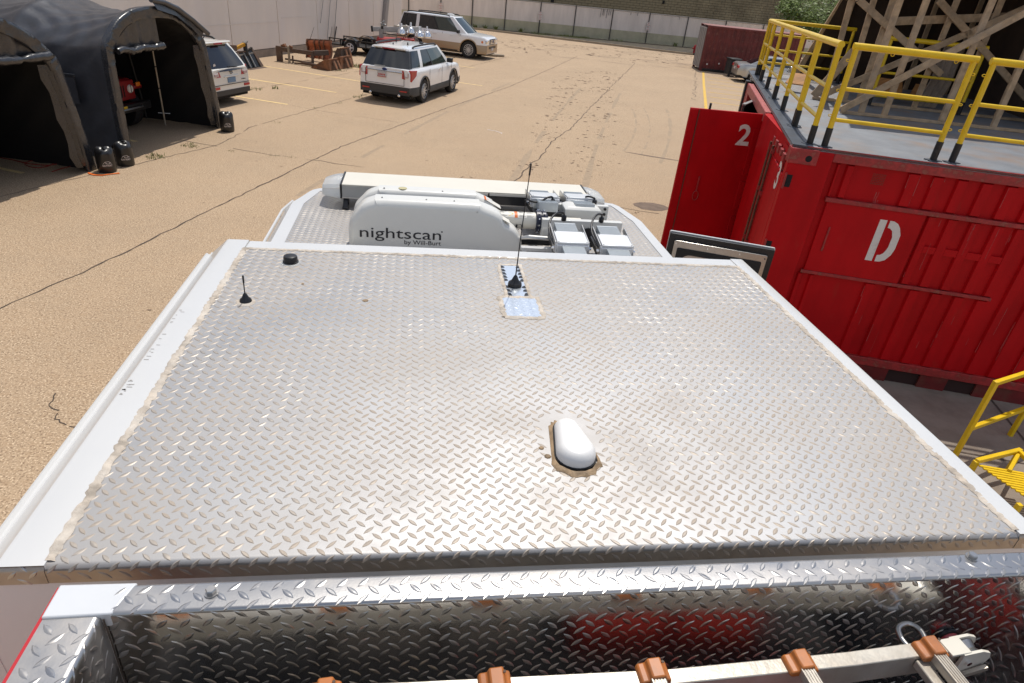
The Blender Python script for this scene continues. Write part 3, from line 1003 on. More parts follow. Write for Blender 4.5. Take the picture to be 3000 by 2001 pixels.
def bead(pts, r=0.009, name='caulk_bead', m='caulk'):
    P = []
    for a, b in zip(pts[:-1], pts[1:]):
        a, b = Vector(a), Vector(b)
        n = max(2, int((b - a).length / 0.011))
        d = (b - a).normalized()
        s = Vector((-d.y, d.x, 0))
        for i in range(n):
            P.append(a.lerp(b, i / n) + s * random.uniform(-.003, .003))
    P.append(Vector(pts[-1]))
    mb = MB()
    vs, fs = [], []
    for i, p in enumerate(P):
        t = (P[min(i + 1, len(P) - 1)] - P[max(i - 1, 0)]).normalized()
        s = Vector((-t.y, t.x, 0))
        w1, w2 = r * random.uniform(.8, 1.7), r * random.uniform(.8, 1.7)
        h = r * random.uniform(.25, .5)
        vs += [p + s * w1, p + s * w1 * .5 + Vector((0, 0, h)), p - s * w2 * .5 + Vector((0, 0, h)), p - s * w2]
    for i in range(len(P) - 1):
        for k in range(3):
            fs.append((i * 4 + k, i * 4 + k + 1, i * 4 + 5 + k, i * 4 + 4 + k))
    mb.add(vs, fs)
    return mb.build(name, M[m], truck, smooth=60)
bead([(-0.735, 1.0, 2.981), (-0.735, 2.688, 2.981)], .010)
bead([(-0.735, 2.688, 2.981), (1.543, 2.688, 2.981)], .008)
bead([(1.543, 2.688, 2.981), (1.543, 1.0, 2.981)], .009)

# bright patch plates let into the roof
mb = MB().box((0.337, 2.112, 2.9795), (0.484, 2.281, 2.983))
mb.build('patch_plate', M['tread_new'], truck, bevel=0.001)
pmap = lambda s, t: (Vector((s, t, 2.983)), Vector((0, 0, 1)))
mb = MB()
tread_lugs(mb, pmap, 0.337, 0.484, 2.112, 2.281, (0.35, 2.12), None, 0.9)
tag(mb.build('patch_lugs', M['tread_new'], truck, smooth=25), kind='stuff')
bead([(0.335, 2.11, 2.981), (0.486, 2.11, 2.981), (0.486, 2.283, 2.981), (0.335, 2.283, 2.981), (0.335, 2.11, 2.981)], .010)
mb = MB().box((0.370, 2.29, 2.9795), (0.452, 2.60, 2.982))
mb.build('patch_strip', M['tread_new'], truck, bevel=0.001)
mb = MB()
random.seed(31)
for sx in (0.376, 0.446):
    for i in range(9):
        y = 2.30 + i * .034
        if abs(y - 2.40) < .02:
            continue
        d = 1 if sx < .4 else -1
        mb.add([(sx - .006 * d, y, 2.9835), (sx + .011 * d, y + random.uniform(-.004, .010), 2.9835), (sx + .004 * d, y + .02, 2.9835), (sx - .006 * d, y + .024, 2.9835)], [(0, 1, 2, 3)])
tag(mb.build('torn_tape', M['black_plastic'], truck), kind='stuff')
bead([(0.362, 2.29, 2.981), (0.362, 2.61, 2.981), (0.46, 2.615, 2.981), (0.46, 2.29, 2.981)], .006)
for (x, y, r) in ((0.362, 1.31, .010), (-0.19, 2.22, .012), (-0.44, 2.35, .006), (0.35, 1.345, .008)):
    MB().lathe([(r, 2.9805), (r * .7, 2.983), (0.0005, 2.9835)], 7, (x, y, 0)).build('glue_spot', M['caulk_brown'], truck)

# ---- cab front roof, lower
CZ = 2.65
outer = [(-0.83, 2.78), (-0.83, 4.31), (-0.80, 4.40), (-0.755, 4.56), (-0.735, 4.605), (-0.70, 4.64), (-0.64, 4.655), (1.42, 4.655), (1.485, 4.635), (1.52, 4.58), (1.575, 4.36), (1.60, 4.25), (1.605, 2.78)]
inner = [(-0.755, 2.78), (-0.755, 4.29), (-0.685, 4.585), (1.46, 4.585), (1.535, 4.25), (1.535, 2.78)]
MB().add([(x, y, CZ) for x, y in inner], [tuple(range(len(inner)))]).build('cab_roof', M['tread'], truck)
cmap = lambda s, t: (Vector((s, t, CZ)), Vector((0, 0, 1)))


def cab_skip(s, t):
    if t > 4.29:
        k = (t - 4.29) / .295
        return s < -0.755 + .07 * k + .01 or s > 1.535 - .075 * k - .01
    return False
mb = MB()
tread_lugs(mb, cmap, -0.755, 1.535, 2.8, 4.585, (-0.74, 2.81), cab_skip)
tag(mb.build('tread_lugs', M['lug'], truck, smooth=25), kind='stuff')
# white border as ring with chamfered outside
mb = MB()
inn = [(-0.755, 2.78), (-0.755, 4.28), (-0.755, 4.29), (-0.70, 4.52), (-0.69, 4.565), (-0.685, 4.585), (-0.67, 4.585), (1.45, 4.585), (1.46, 4.585), (1.475, 4.53), (1.52, 4.31), (1.535, 4.25), (1.535, 2.78)]
c0 = Vector((0.39, 3.4))
rows = [[(x, y, CZ - .01) for x, y in inn], [(x, y, CZ + .004) for x, y in inn], [(x, y, CZ + .004) for x, y in outer]]
for off, z in ((.004, CZ - .002), (.055, CZ - .055), (.06, CZ - .065), (.07, CZ - 1.3)):
    rr = []
    for i, (x, y) in enumerate(outer):
        if i == 0:
            nx, ny = -1, 0
        elif i == len(outer) - 1:
            nx, ny = 1, 0
        else:
            d = Vector(outer[i + 1]) - Vector(outer[i - 1])
            d.normalize()
            nx, ny = -d.y, d.x
        rr.append((x + nx * off, y + ny * off, z))
    rows.append(rr)
mb.grid(rows)
mb.build('cab_shell', M['white_paint'], truck, smooth=28)
MB().tube([(-0.90, 2.8, 2.595), (-0.90, 4.3, 2.595), (-0.865, 4.5, 2.595)], .010, 6).build('drip_rail', M['white_paint'], truck, smooth=60)
MB().lathe([(.085, CZ), (.08, CZ + .03), (.05, CZ + .048), (.001, CZ + .052)], 20, (-0.405, 3.42, 0)).build('roof_dome', M['cream'], truck, smooth=60)

# cab sides, rear wall, chassis and wheels (mostly hidden below the roof)
MB().box((-0.925, 0.98, 0.9), (1.705, 4.6, 2.33)).build('cab_body', M['white_paint'], truck)
MB().box((-0.93, 0.988, 0.75), (1.71, 1.03, 2.93)).build('cab_rear_wall', M['cab_white'], truck)
MB().box((-0.5, -3.2, 0.55), (1.3, 4.7, 0.95)).build('chassis', M['black_paint'], truck)
for x in (-0.78, 1.56):
    for y in (3.3, -1.6):
        w = MB().lathe([(.2, -.14), (.45, -.14), (.51, -.10), (.51, .10), (.45, .14), (.2, .14)], 24, (x, y, .51), 'X').build('wheel', M['tyre'], truck, smooth=40)
        MB().lathe([(.05, -.145), (.22, -.145), (.28, -.12), (.28, .12), (.22, .145), (.05, .145)], 20, (x, y, .51), 'X').build('rim', M['rim'], w, smooth=40)

# ---- ladder bin behind the cab
BZ = 3.07
pf3, PL3 = path2d([(0.862, BZ - .03), (0.862, BZ), (0.798, BZ), (0.798, 2.45)], 0.008)


def binmap(s, t):
    p, n = pf3(t)
    return Vector((s, p.x, p.y)), Vector((0, -n.x, -n.y))
tread_sheet(binmap, -0.535, 1.45, [t for t in PL3 if t < .104], 'bin_ledge', M['tread_mid'], truck)
tread_sheet(binmap, -0.535, 1.45, [t for t in PL3 if t > .095], 'bin_front_wall', M['tread_clean'], truck)
mb = MB()
tread_lugs(mb, binmap, -0.535, 1.45, 0.03, PL3[-1], (-0.52, 0.043), lambda s, t: t > .11 and s > 1.352)
tag(mb.build('bin_lugs', M['tread_mid'], truck, smooth=25), kind='stuff')
pf4, PL4 = path2d([(-0.628, BZ - .004), (-0.536, BZ - .004), (-0.536, 2.45)], 0.012)


def flmap(s, t):
    p, n = pf4(t)
    return Vector((p.x, s, p.y)), Vector((n.x, 0, n.y))
tread_sheet(flmap, -1.6, 0.800, PL4, 'bin_side_wall', M['tread_mid'], truck)
mb = MB()
tread_lugs(mb, flmap, -0.4, 0.797, 0.0, PL4[-1], (0.775, 0.018))
tag(mb.build('bin_lugs', M['tread_mid'], truck, smooth=25), kind='stuff')
pf5, PL5 = path2d([(1.356, 2.45), (1.356, BZ - .004), (1.45, BZ - .004)], 0.012)


def frmap(s, t):
    p, n = pf5(t)
    return Vector((p.x, s, p.y)), Vector((n.x, 0, n.y))
tread_sheet(frmap, -1.6, 0.800, PL5, 'bin_side_wall', M['tread_clean'], truck)
mb = MB()
tread_lugs(mb, frmap, 0.1, 0.797, 0.0, PL5[-1], (0.78, 0.02))
tag(mb.build('bin_lugs', M['tread_mid'], truck, smooth=25), kind='stuff')
MB().slab([(-0.630, 0.796, BZ + .001), (-0.518, 0.798, BZ + .001), (-0.498, 0.863, BZ + .001), (-0.630, 0.865, BZ + .001)], .035).build('corner_plate', M['alu_white'], truck, bevel=.003)  # pale silver colour stands in for sun glare on bare aluminium
MB().box((-0.635, -3.0, 1.0), (-0.629, 0.864, BZ - .006)).build('red_side_stripe', M['red_stripe'], truck)
MB().box((-0.537, -1.6, 2.44), (1.357, 0.80, 2.45)).build('bin_floor', M['dark'], truck)
MB().box((-0.627, -3.0, 0.8), (-0.54, 0.86, 2.44)).build('body_side', M['red_paint'], truck)
MB().box((1.36, -3.0, 0.8), (1.45, 0.86, 2.44)).build('body_side', M['red_paint'], truck)
MB().box((-0.535, -0.02, 2.45), (1.355, 0.0, 2.62)).build('bin_divider', M['alu'], truck)
random.seed(2)
for x, y in ((-0.362, 0.834), (1.238, 0.848)):
    b = MB().lathe([(.0125, BZ), (.0125, BZ + .003)], 16, (x, y, 0)).build('bolt', M['steel'], truck, smooth=30)
    MB().lathe([(.0095, BZ + .003), (.0098, BZ + .010), (.008, BZ + .012)], 6, (x, y, 0)).build('bolt_head', M['steel'], b)
# dark split where the two bin walls meet
bead([(-0.537, 0.796, 3.062), (-0.534, 0.794, 3.03)], .003, 'joint_gap', 'crack')
mb = MB().tube([(-.532, .795, 3.06), (-.531, .7945, 3.0), (-.5325, .795, 2.93), (-.532, .795, 2.7)], .0014, 6)
mb.build('corner_seam', M['crack'], truck)

# unseen folded hose, tan left and red middle, added to mirror in the bin wall
def hose(label, m, x0, x1, y0, dy, z, k, group):
    t = thing('fire_hose', label, 'hose', ((x0 + x1) / 2, y0, 2.45), 0, group)
    for i in range(k):
        y = y0 - i * dy
        mb = MB().box((x0, y - dy * .42, 2.45), (x1, y + dy * .42, z))
        mb.build('hose_fold', m, t, bevel=dy * .2)
    return t
hose('unseen tan canvas hose folded flat in the ladder bin', M['hose_tan'], -0.25, 0.34, 0.36, .06, 2.53, 3, 'hoses in the ladder bin')
hose('unseen red canvas hose folded on edge in the ladder bin', M['hose_red'], 0.45, 1.0, 0.50, .05, 2.66, 3, 'hoses in the ladder bin')

# ---- opened cab door on the right side
z_t = 2.49
dA = Vector((1.945, 4.50, 0))
dB = Vector((2.677, 4.21, 0))
dx = (dB - dA).normalized()
Fd = frame((dA.x, dA.y, 0), dx)     # x along the door, y away from the viewer's side (forward), z up
MBd = lambda: MB(Fd)
DL = (dB - dA).length
door_o = MBd()
# outer skin with window opening: frame of four bars
def ring_slab(mb, x0, x1, z0, z1, hx0, hx1, hz0, hz1, y0, y1, r=0.05, n=5):
    def rr(a0, a1, b0, b1, rad):
        pts = []
        for cx, cz, q in ((a1 - rad, b1 - rad, 0), (a0 + rad, b1 - rad, 90), (a0 + rad, b0 + rad, 180), (a1 - rad, b0 + rad, 270)):
            for i in range(n + 1):
                w = R(q + 90 * i / n)
                pts.append((cx + rad * math.cos(w), cz + rad * math.sin(w)))
        return pts
    o_ = rr(x0, x1, z0, z1, 0.012)
    h_ = rr(hx0, hx1, hz0, hz1, r)
    rows = [[(p[0], y0, p[1]) for p in o_], [(p[0], y1, p[1]) for p in o_], [(p[0], y1, p[1]) for p in h_], [(p[0], y0, p[1]) for p in h_], [(p[0], y0, p[1]) for p in o_]]
    mb.grid(rows, closed=True)
mbd = MBd()
ring_slab(mbd, 0, DL, 0.95, z_t, .10, DL - .10, 1.62, z_t - .14, 0, .045, .07)
cdoor = mbd.build('cab_door', M['black_paint'], truck, bevel=.004)
mbd = MBd()
ring_slab(mbd, -.004, DL + .004, .95, z_t + .006, .012, DL - .012, 1.0, z_t - .012, .038, .055, .02)
mbd.build('door_skin', M['white_paint'], cdoor)
mbd = MBd()
ring_slab(mbd, .045, DL - .045, 1.2, z_t - .045, .095, DL - .095, 1.62, z_t - .115, -.022, 0, .07)
mbd.build('door_trim', M['steel'], cdoor, bevel=.003)
mbd = MBd()
ring_slab(mbd, .075, DL - .075, 1.6, z_t - .10, .115, DL - .115, 1.66, z_t - .145, -.032, -.004, .075)
mbd.build('window_gasket', M['rubber'], cdoor, bevel=.004)
MBd().box((.10, .01, 1.62), (DL - .10, .016, z_t - .13)).build('window', M['lens'], cdoor)
mbd = MBd()
for xx in (.06, .30, .54, DL - .06):
    mbd.lathe([(.006, -.0255), (.005, -.0225)], 8, (xx, 0, z_t - .07), 'Y')
tag(mbd.build('screws', M['chrome'], cdoor), kind='stuff')
# ------------------------------------------------------------------ things on the truck roof
# light bar on the front of the cab roof
lb = thing('light_bar', 'long low emergency light bar with cream top and clear ends across the cab roof', 'light bar', (0.38, 4.40, CZ))
y0, y1, zb, zt = 4.262, 4.565, CZ + .062, CZ + .150
MB().box((-0.50, y0 + .004, zt - .004), (1.19, y1, zt + .006)).build('top_cover', M['cream'], lb, bevel=.004)
MB().box((-0.50, y0 + .002, zb), (1.19, y1, zb + .008)).build('base_tray', M['alu'], lb)
for s0, s1, dark in ((-0.50, -0.268, False), (-0.262, 0.10, True), (0.106, 0.48, True), (0.486, 0.86, True), (0.866, 1.19, True)):
    MB().box((s0 + .002, y0, zb + .008), (s1 - .002, y0 + .006, zt - .018)).build('lens_panel', M['lens'] if not dark else M['lens_dark'], lb)
    MB().box((s0 + .002, y0 - .001, zt - .018), (s1 - .002, y0 + .012, zt - .004)).build('lens_rim', M['lens'] if not dark else M['label_white'], lb)
MB().box((-0.495, y0 + .07, zb + .009), (1.185, y1 - .07, zt - .006)).build('inner_body', M['black_plastic'], lb)
for k, (xx, tt) in enumerate(((-0.40, .25), (-0.36, .42))):
    MB(Matrix.Translation((xx, y0 + .03, zb + .012)) @ Matrix.Rotation(tt, 4, 'Y')).box((-.07, 0, .03 - .022 * k), (.09, .022, .05 - .022 * k)).build('lamp_module', M['alu_white'], lb)
for x0_, x1_, sg in ((-0.506, -0.632, -1), (1.196, 1.322, 1)):
    prof = []
    mbL = MB()
    rows = []
    for i in range(6):
        k = i / 5
        xx = x0_ + (x1_ - x0_) * k
        ins = .045 * k ** 2.2
        zz = .022 * k ** 2
        rows.append([(xx, y0 + ins, zb + .006 * k), (xx, y0 + ins, zt - zz - .02), (xx, y0 + ins + .02, zt - zz), (xx, y1 - ins - .02, zt - zz), (xx, y1 - ins, zt - zz - .02), (xx, y1 - ins, zb + .006 * k)])
    mbL.grid(rows, closed=True)
    mbL.add(rows[-1], [tuple(range(6))])
    mbL.build('end_lens', M['lens'], lb, smooth=35)
    MB().box((x0_ - .006, y0 - .003, zb - .002), (x0_ + .006, y1 + .003, zt + .008)).build('seal_band', M['black_plastic'], lb, bevel=.003)
    mb = MB().box((x0_ - .03 * sg - .02, y0 - .055, CZ + .002), (x0_ - .03 * sg + .02, y0 + .02, CZ + .016))
    mb.bar((x0_ - .03 * sg, y0 - .045, CZ + .012), (x0_ - .03 * sg, y0 + .03, zb), .032, .012)
    mb.box((x0_ - .03 * sg - .018, y0 + .02, CZ + .004), (x0_ - .03 * sg + .018, y0 + .06, zb))
    mb.build('mounting_foot', M['black_plastic'], lb, bevel=.003)

# ---- folding light tower
lt = thing('light_tower', 'folded white roof light tower with twin housings, mast and four floodlights', 'light tower', (0.4, 3.6, CZ))


def housing(yn, yf, xL, xR, z0, ztop, sl, sr, name):
    """bath-tub housing: outline in x,z swept in y with rounded near edge"""
    pts = [(xL, z0), (xL, z0 + .10), (xL + .012, z0 + .15), (xL + .05, ztop - .07), (xL + sl * .6, ztop - .03), (xL + sl, ztop - .006), (xL + sl + .05, ztop), (xR - sr - .04, ztop), (xR - sr, ztop - .008),
           (xR - sr * .55, ztop - .055), (xR - .11, ztop - .105), (xR - .05, ztop - .14), (xR - .015, ztop - .185), (xR, ztop - .23), (xR, z0)]
    pts = [(p.x, p.y) for p in catmull([(x, y, 0) for x, y in pts], 3)]
    cx, cz = (xL + xR) / 2, z0 + .06
    rows = []
    for k, (f, yy) in enumerate(((0.0, yn), (.006, yn), (.024, yn + .004), (.045, yn + .018), (.052, yn + .035), (.052, yf))):
        row = []
        for x, z in pts:
            # pull the outline in for the near (f small) rows
            d = Vector((x - cx, (z - cz) * 1.6))
            L = d.length
            q = (.052 - f)
            ux = d.x / L if L else 0
            uz = d.y / L if L else 0
            row.append((x - (x - cx) / (xR - xL) * 2 * q * .6, yy, z - max(0, (z - z0) / (ztop - z0)) * q * .8))
        rows.append(row)
    mb = MB()
    mb.add(rows[0], [tuple(range(len(rows[0])))])
    mb.grid(rows)
    return mb.build(name, M['cream2'], lt, smooth=45)
M['cream2'] = mat('tower_gelcoat', (0.74, 0.73, 0.685), 0.3, coat=0.3, var=0.03, vs=4, dirt=(0.60, 0.55, 0.42), dirt_amt=0.35, dirt_s=5, dirt_lo=0.6, dirt_hi=0.75)
h1 = housing(3.548, 3.665, -0.39, 0.625, CZ + .012, 2.942, .15, .27, 'near_housing')
h2 = housing(3.80, 3.90, -0.385, 0.60, CZ + .012, 2.925, .15, .25, 'far_housing')
MB().box((-0.30, 3.665, CZ + .01), (0.40, 3.80, 2.86)).build('mast_cradle', M['steel'], lt)
MB().lathe([(.026, 0), (.026, .003)], 20, (-0.09, 3.85, 2.9255)).build('cap_disc', mat('aged_disc', (.50, .45, .25), .6), lt)
mb = MB()
for x, y, z in ((-0.2, 3.835, 2.926), (.15, 3.835, 2.925), (-.2, 3.60, 2.943), (.05, 3.60, 2.943), (.21, 3.60, 2.943)):
    mb.lathe([(.005, 0), (.004, .004)], 8, (x, y, z))
tag(mb.build('rivets', M['grey_metal'], lt), kind='stuff')
lettering('lettering', 'nightscan', M['ink'], h1, (-0.325, 3.5465, 2.722), (1, 0, -0.002), (0, 0, 1), .062, .465, .001, 0.0)
lettering('lettering', 'by Will-Burt', M['ink'], h1, (-0.072, 3.5465, 2.688), (1, 0, 0), (0, 0, 1), .0255, .212, .001, 0.0)
MB().lathe([(.0045, 0), (.0045, .001)], 10, (.144, 3.546, 2.772), 'Y').build('registered_mark', M['ink'], h1)
# warning labels on the sloping ends
for (x, y, z, par) in ((0.50, 3.60, 2.846, h1), (0.47, 3.85, 2.852, h2)):
    dn = Vector((.86, 0, -.46)).normalized()
    F = frame((x, y, z + .012), dn, (.46, 0, .86))
    MB(F).box((-.07, -.035, -.001), (.05, .035, .0005)).build('warning_label', M['label_white'], par)
    MB(F).box((-.07, -.036, .0008), (-.055, .036, .0014)).build('label_stripe', M['orange_ink'], par)
    MB(F).add([(-.045, -.014, .0012), (-.018, 0, .0012), (-.045, .014, .0012)], [(0, 1, 2)]).build('label_triangle', M['orange_ink'], par)
# mast with printed sleeve
my, mz, mr = 3.70, 2.812, 0.050
mast = MB().tube([(0.36, my, mz), (0.715, my, mz)], mr, 28).build('mast', M['cream'], lt, smooth=40)


def sleeve(x0_, x1_, a0, a1, m, name, rr=mr + .0008):
    rows = []
    for i in range(9):
        a = a0 + (a1 - a0) * i / 8
        rows.append([(x0_, my - rr * math.sin(a), mz + rr * math.cos(a)), (x1_, my - rr * math.sin(a), mz + rr * math.cos(a))])
    return MB().grid(rows).build(name, m, mast, smooth=60)
sleeve(0.42, .71, -.6, .95, M['label_white'], 'mast_label')
sleeve(0.582, .600, -.6, .95, M['orange_ink'], 'label_band', mr + .0014)
sleeve(0.665, .70, -.45, -.38, M['orange_ink'], 'label_band', mr + .0014)
mbt = MB()
for c0_, c1_ in ((.435, .48), (.49, .535), (.61, .65), (.657, .70)):
    for i in range(11):
        a = -.2 + i * .10
        for rr, q0, q1 in ((mr + .0016, a, a + .035),):
            mbt.add([(c0_, my - rr * math.sin(q0), mz + rr * math.cos(q0)), (c1_ - .008 * (i % 3), my - rr * math.sin(q0), mz + rr * math.cos(q0)), (c1_ - .008 * (i % 3), my - rr * math.sin(q1), mz + rr * math.cos(q1)), (c0_, my - rr * math.sin(q1), mz + rr * math.cos(q1))], [(0, 1, 2, 3)])
tag(mbt.build('fine_print', M['grey_metal'], mast), kind='stuff')
q = lambda x, a, rr=mr + .0018: (x, my - rr * math.sin(a), mz + rr * math.cos(a))
MB().add([q(.545, .1), q(.578, .42), q(.545, .78)], [(0, 1, 2)]).build('warning_triangle', M['warn_yellow'], mast)
lettering('lettering', 'an', M['ink'], mast, (.535, my - mr - .002, mz - .028), (1, 0, 0), (0, -.25, 1), .034, .10, .001)
lettering('lettering', 'Burt', M['ink'], mast, (.565, my - mr - .0005, mz - .044), (1, 0, 0), (0, .3, 1), .012, .07, .001)
col = MB().lathe([(.058, .715), (.066, .718), (.066, .745), (.058, .748), (.058, .752), (.064, .755), (.064, .775), (.052, .785), (.045, .79)], 26, (0, my, mz), 'X').build('mast_collar', M['navy'], lt, smooth=35)
mb = MB()
for i in range(12):
    a = i * math.pi / 6
    for xx in (.731, .765):
        p = Vector((xx, my - .066 * math.sin(a), mz + .066 * math.cos(a)))
        mb.tube([p, p + Vector((0, -.005 * math.sin(a), .005 * math.cos(a)))], .0045, 8)
tag(mb.build('collar_bolts', M['chrome'], col), kind='stuff')
MB().tube([(.79, my, mz), (1.0, my, mz)], .030, 20).build('inner_tube', M['cream'], lt, smooth=40)
# two cross beams and the control box
MB().box((0.745, 3.615, 2.745), (1.245, 3.655, 2.853)).build('front_beam', M['cream2'], lt, bevel=.002)
MB().lathe([(.038, 3.605), (.038, 3.616)], 20, (1.035, 0, 2.775), 'Y').build('beam_hole', M['black_plastic'], lt)
MB().box((0.74, 3.93, 2.735), (1.24, 3.965, 2.853)).build('rear_beam', M['cream2'], lt, bevel=.002)
mb = MB()
for zz in (2.835, 2.80):
    mb.lathe([(.009, 3.922), (.009, 3.931)], 12, (1.215, 0, zz), 'Y')
mb.build('beam_grommet', M['black_plastic'], lt)
bx = MB()
bx.grid([[(0.93, 3.80, 2.76), (1.15, 3.80, 2.76), (1.15, 3.93, 2.76), (.93, 3.93, 2.76)], [(0.92, 3.795, 2.862), (1.155, 3.795, 2.862), (1.155, 3.935, 2.862), (.92, 3.935, 2.862)],
         [(.945, 3.815, 2.878), (1.13, 3.815, 2.878), (1.13, 3.918, 2.878), (.945, 3.918, 2.878)]], closed=True)
bx.add([(.945, 3.815, 2.878), (1.13, 3.815, 2.878), (1.13, 3.918, 2.878), (.945, 3.918, 2.878)], [(0, 1, 2, 3)])
ctl = bx.build('control_box', M['cream2'], lt, bevel=.003)
Fw = frame((1.03, 3.868, 2.8788), (1, 0, 0))
mb = MB(Fw)
for i in range(3):
    mb.box((-.022 + i * .016, .004, 0), (-.014 + i * .016, .040, .0006))
mb.box((-.022, .004, 0), (.018, .012, .0006))
for i in range(3):
    mb.box((-.014 + .004, -.044 + i * .015, 0), (.026, -.037 + i * .015, .0006))
mb.box((.018, -.044, 0), (.026, -.007, .0006))
tag(mb.build('box_logo', M['ink'], ctl), kind='stuff')
MB().box((.965, 3.7935, 2.80), (1.0, 3.7948, 2.82)).build('box_label', M['label_white'], ctl)
MB().tube([(.60, 3.57, CZ + .02), (.60, 3.57, 2.745), (.66, 3.545, 2.765), (.80, 3.53, 2.765)], .012, 6).build('stow_arm_rod', M['alu'], lt)
MB().box((.60, 3.42, CZ + .075), (.86, 3.455, CZ + .095)).build('stow_arm', M['white_paint'], lt, bevel=.002)
MB().bar((.62, 3.43, CZ + .01), (.62, 3.43, CZ + .08), .03, .02).build('stow_leg', M['white_paint'], lt)


def flood(x, y, z, tilt, near):
    """one floodlight head: finned body on both sides of a smooth top plate, yoke and cable"""
    F = Matrix.Translation((x, y, z)) @ Matrix.Rotation(tilt, 4, 'X')
    hd = MB(F).box((-.088, -.068, -.012), (.088, .068, .0)).build('floodlight', M['alu_white'], lt, bevel=.002)
    MB(F).box((-.092, -.075, -.075), (.092, .075, -.0125)).build('lamp_body', M['alu_white'], hd, bevel=.006)
    for sy, yb in ((-1, -.072), (1, .072)):
        # finned block outside the plate
        mb = MB(F)
        n = 11
        for i in range(n):
            yy = yb + sy * (.004 + i * .0105)
            mb.box((-.062, yy, -.068), (.062, yy + .004, -.012 - .004 * (sy < 0)))
        mb.box((-.060, min(yb, yb + sy * .118), -.070), (.060, max(yb, yb + sy * .118), -.024))
        tag(mb.build('cooling_fins', M['fin'], hd), kind='stuff')
        MB(F).box((-.062, yb + sy * .119 - .003, -.072), (.062, yb + sy * .119 + .003, -.012)).build('fin_cover', M['fin'], hd)
    MB(F).box((-.09, -.20, -.105), (.09, .19, -.078)).build('lamp_face', M['black_plastic'], hd)
    for sx in (-1, 1):
        MB(F).slab([(sx * .098, -.085, -.055), (sx * .098, -.05, -.005), (sx * .098, .16, .0), (sx * .098, .17, -.03), (sx * .098, -.04, -.075)], .006, (sx, 0, 0)).build('yoke_arm', M['alu'], hd, bevel=.002)
        MB(F).lathe([(.009, sx * .100), (.007, sx * .112)], 10, (0, -.05, -.045), 'X').build('yoke_bolt', M['chrome'], hd)
    mb = MB(F)
    for i, j in ((-1, -1), (1, -1), (1, 1), (-1, 1)):
        mb.lathe([(.004, 0.0), (.0035, .002)], 8, (i * .08, j * .060, 0))
    tag(mb.build('screws', M['grey_metal'], hd), kind='stuff')
    return hd
fl = [flood(0.853, 3.30, 2.868, R(7), True), flood(1.105, 3.285, 2.866, R(7), True), flood(0.815, 4.02, 2.885, R(-6), False), flood(1.052, 4.02, 2.887, R(-6), False)]
for (pts) in ([(0.875, 3.62, 2.878), (.862, 3.60, 2.905), (.82, 3.56, 2.918), (.77, 3.50, 2.90), (.748, 3.42, 2.865), (.752, 3.33, 2.84), (.76, 3.27, 2.83)],
              [(1.11, 3.625, 2.876), (1.10, 3.60, 2.905), (1.06, 3.56, 2.918), (1.02, 3.50, 2.90), (.998, 3.41, 2.865), (1.005, 3.32, 2.84), (1.01, 3.26, 2.83)],
              [(.86, 3.92, 2.88), (.85, 3.92, 2.90), (.82, 3.91, 2.898), (.77, 3.89, 2.875), (.72, 3.90, 2.87), (.70, 3.95, 2.87)],
              [(1.135, 3.92, 2.89), (1.13, 3.93, 2.905), (1.10, 3.95, 2.907), (1.08, 3.96, 2.90)]):
    MB().tube(catmull(pts, 5), .0065, 8).build('power_cable', M['black_plastic'], lt, smooth=60)
    p = Vector(pts[0])
    MB().lathe([(.014, -.028), (.016, -.022), (.016, 0), (.012, .006)], 10, p).build('cable_gland', M['black_plastic'], lt, smooth=40)
MB().box((1.21, 3.76, CZ + .004), (1.27, 3.93, CZ + .05)).build('cradle_foot', M['black_plastic'], lt, bevel=.006)
MB().box((.62, 3.72, CZ + .004), (1.22, 3.78, CZ + .03)).build('cradle_bar', M['black_plastic'], lt)

# ---- antennas, puck and vent pod on the raised roof
RZ = 2.98
a1 = thing('whip_antenna', 'tall thin whip antenna on a round black base over the bright patch strip', 'antenna', (0.408, 2.393, RZ), 0, 'whip antennas on the roof')
MB().lathe([(.028, RZ + .003), (.030, RZ + .006), (.028, RZ + .016), (.016, RZ + .026), (.010, RZ + .040), (.006, RZ + .048)], 18, (.408, 2.393, 0)).build('base', M['black_plastic'], a1, smooth=35)
MB().tube([(.408, 2.393, RZ + .045), (.412, 2.393, RZ + .2), (.422, 2.393, RZ + .492)], [.0028, .0022, .0018], 8).build('whip', M['black_plastic'], a1, smooth=60)
MB().tube([(.4212, 2.393, RZ + .468), (.4228, 2.393, RZ + .512)], .0036, 8).build('tip', M['black_plastic'], a1, smooth=60)
a2 = thing('whip_antenna', 'short black stub antenna on a round base near the left roof edge', 'antenna', (-.615, 2.183, RZ), 0, 'whip antennas on the roof')
MB().lathe([(.020, RZ + .001), (.022, RZ + .005), (.020, RZ + .012), (.012, RZ + .020), (.006, RZ + .034)], 18, (-.615, 2.183, 0)).build('base', M['black_plastic'], a2, smooth=35)
MB().tube([(-.615, 2.183, RZ + .03), (-.614, 2.183, RZ + .10)], .0022, 8).build('whip', M['black_plastic'], a2, smooth=60)
MB().tube([(-.6142, 2.183, RZ + .078), (-.6138, 2.183, RZ + .106)], .0034, 8).build('tip', M['black_plastic'], a2, smooth=60)
MB().lathe([(.034, RZ + .0005), (.030, RZ + .003), (.022, RZ + .0045)], 20, (-.615, 2.181, 0)).build('sealant_ring', M['caulk'], a2, smooth=60)
pk = thing('puck_antenna', 'low round black puck antenna at the front left of the roof', 'antenna', (-.52, 2.556, RZ))
MB().lathe([(.032, RZ + .001), (.032, RZ + .008), (.0285, RZ + .009), (.0285, RZ + .024), (.026, RZ + .030), (.018, RZ + .033), (.0005, RZ + .034)], 24, (-.52, 2.556, 0)).build('housing', M['black_plastic'], pk, smooth=40)
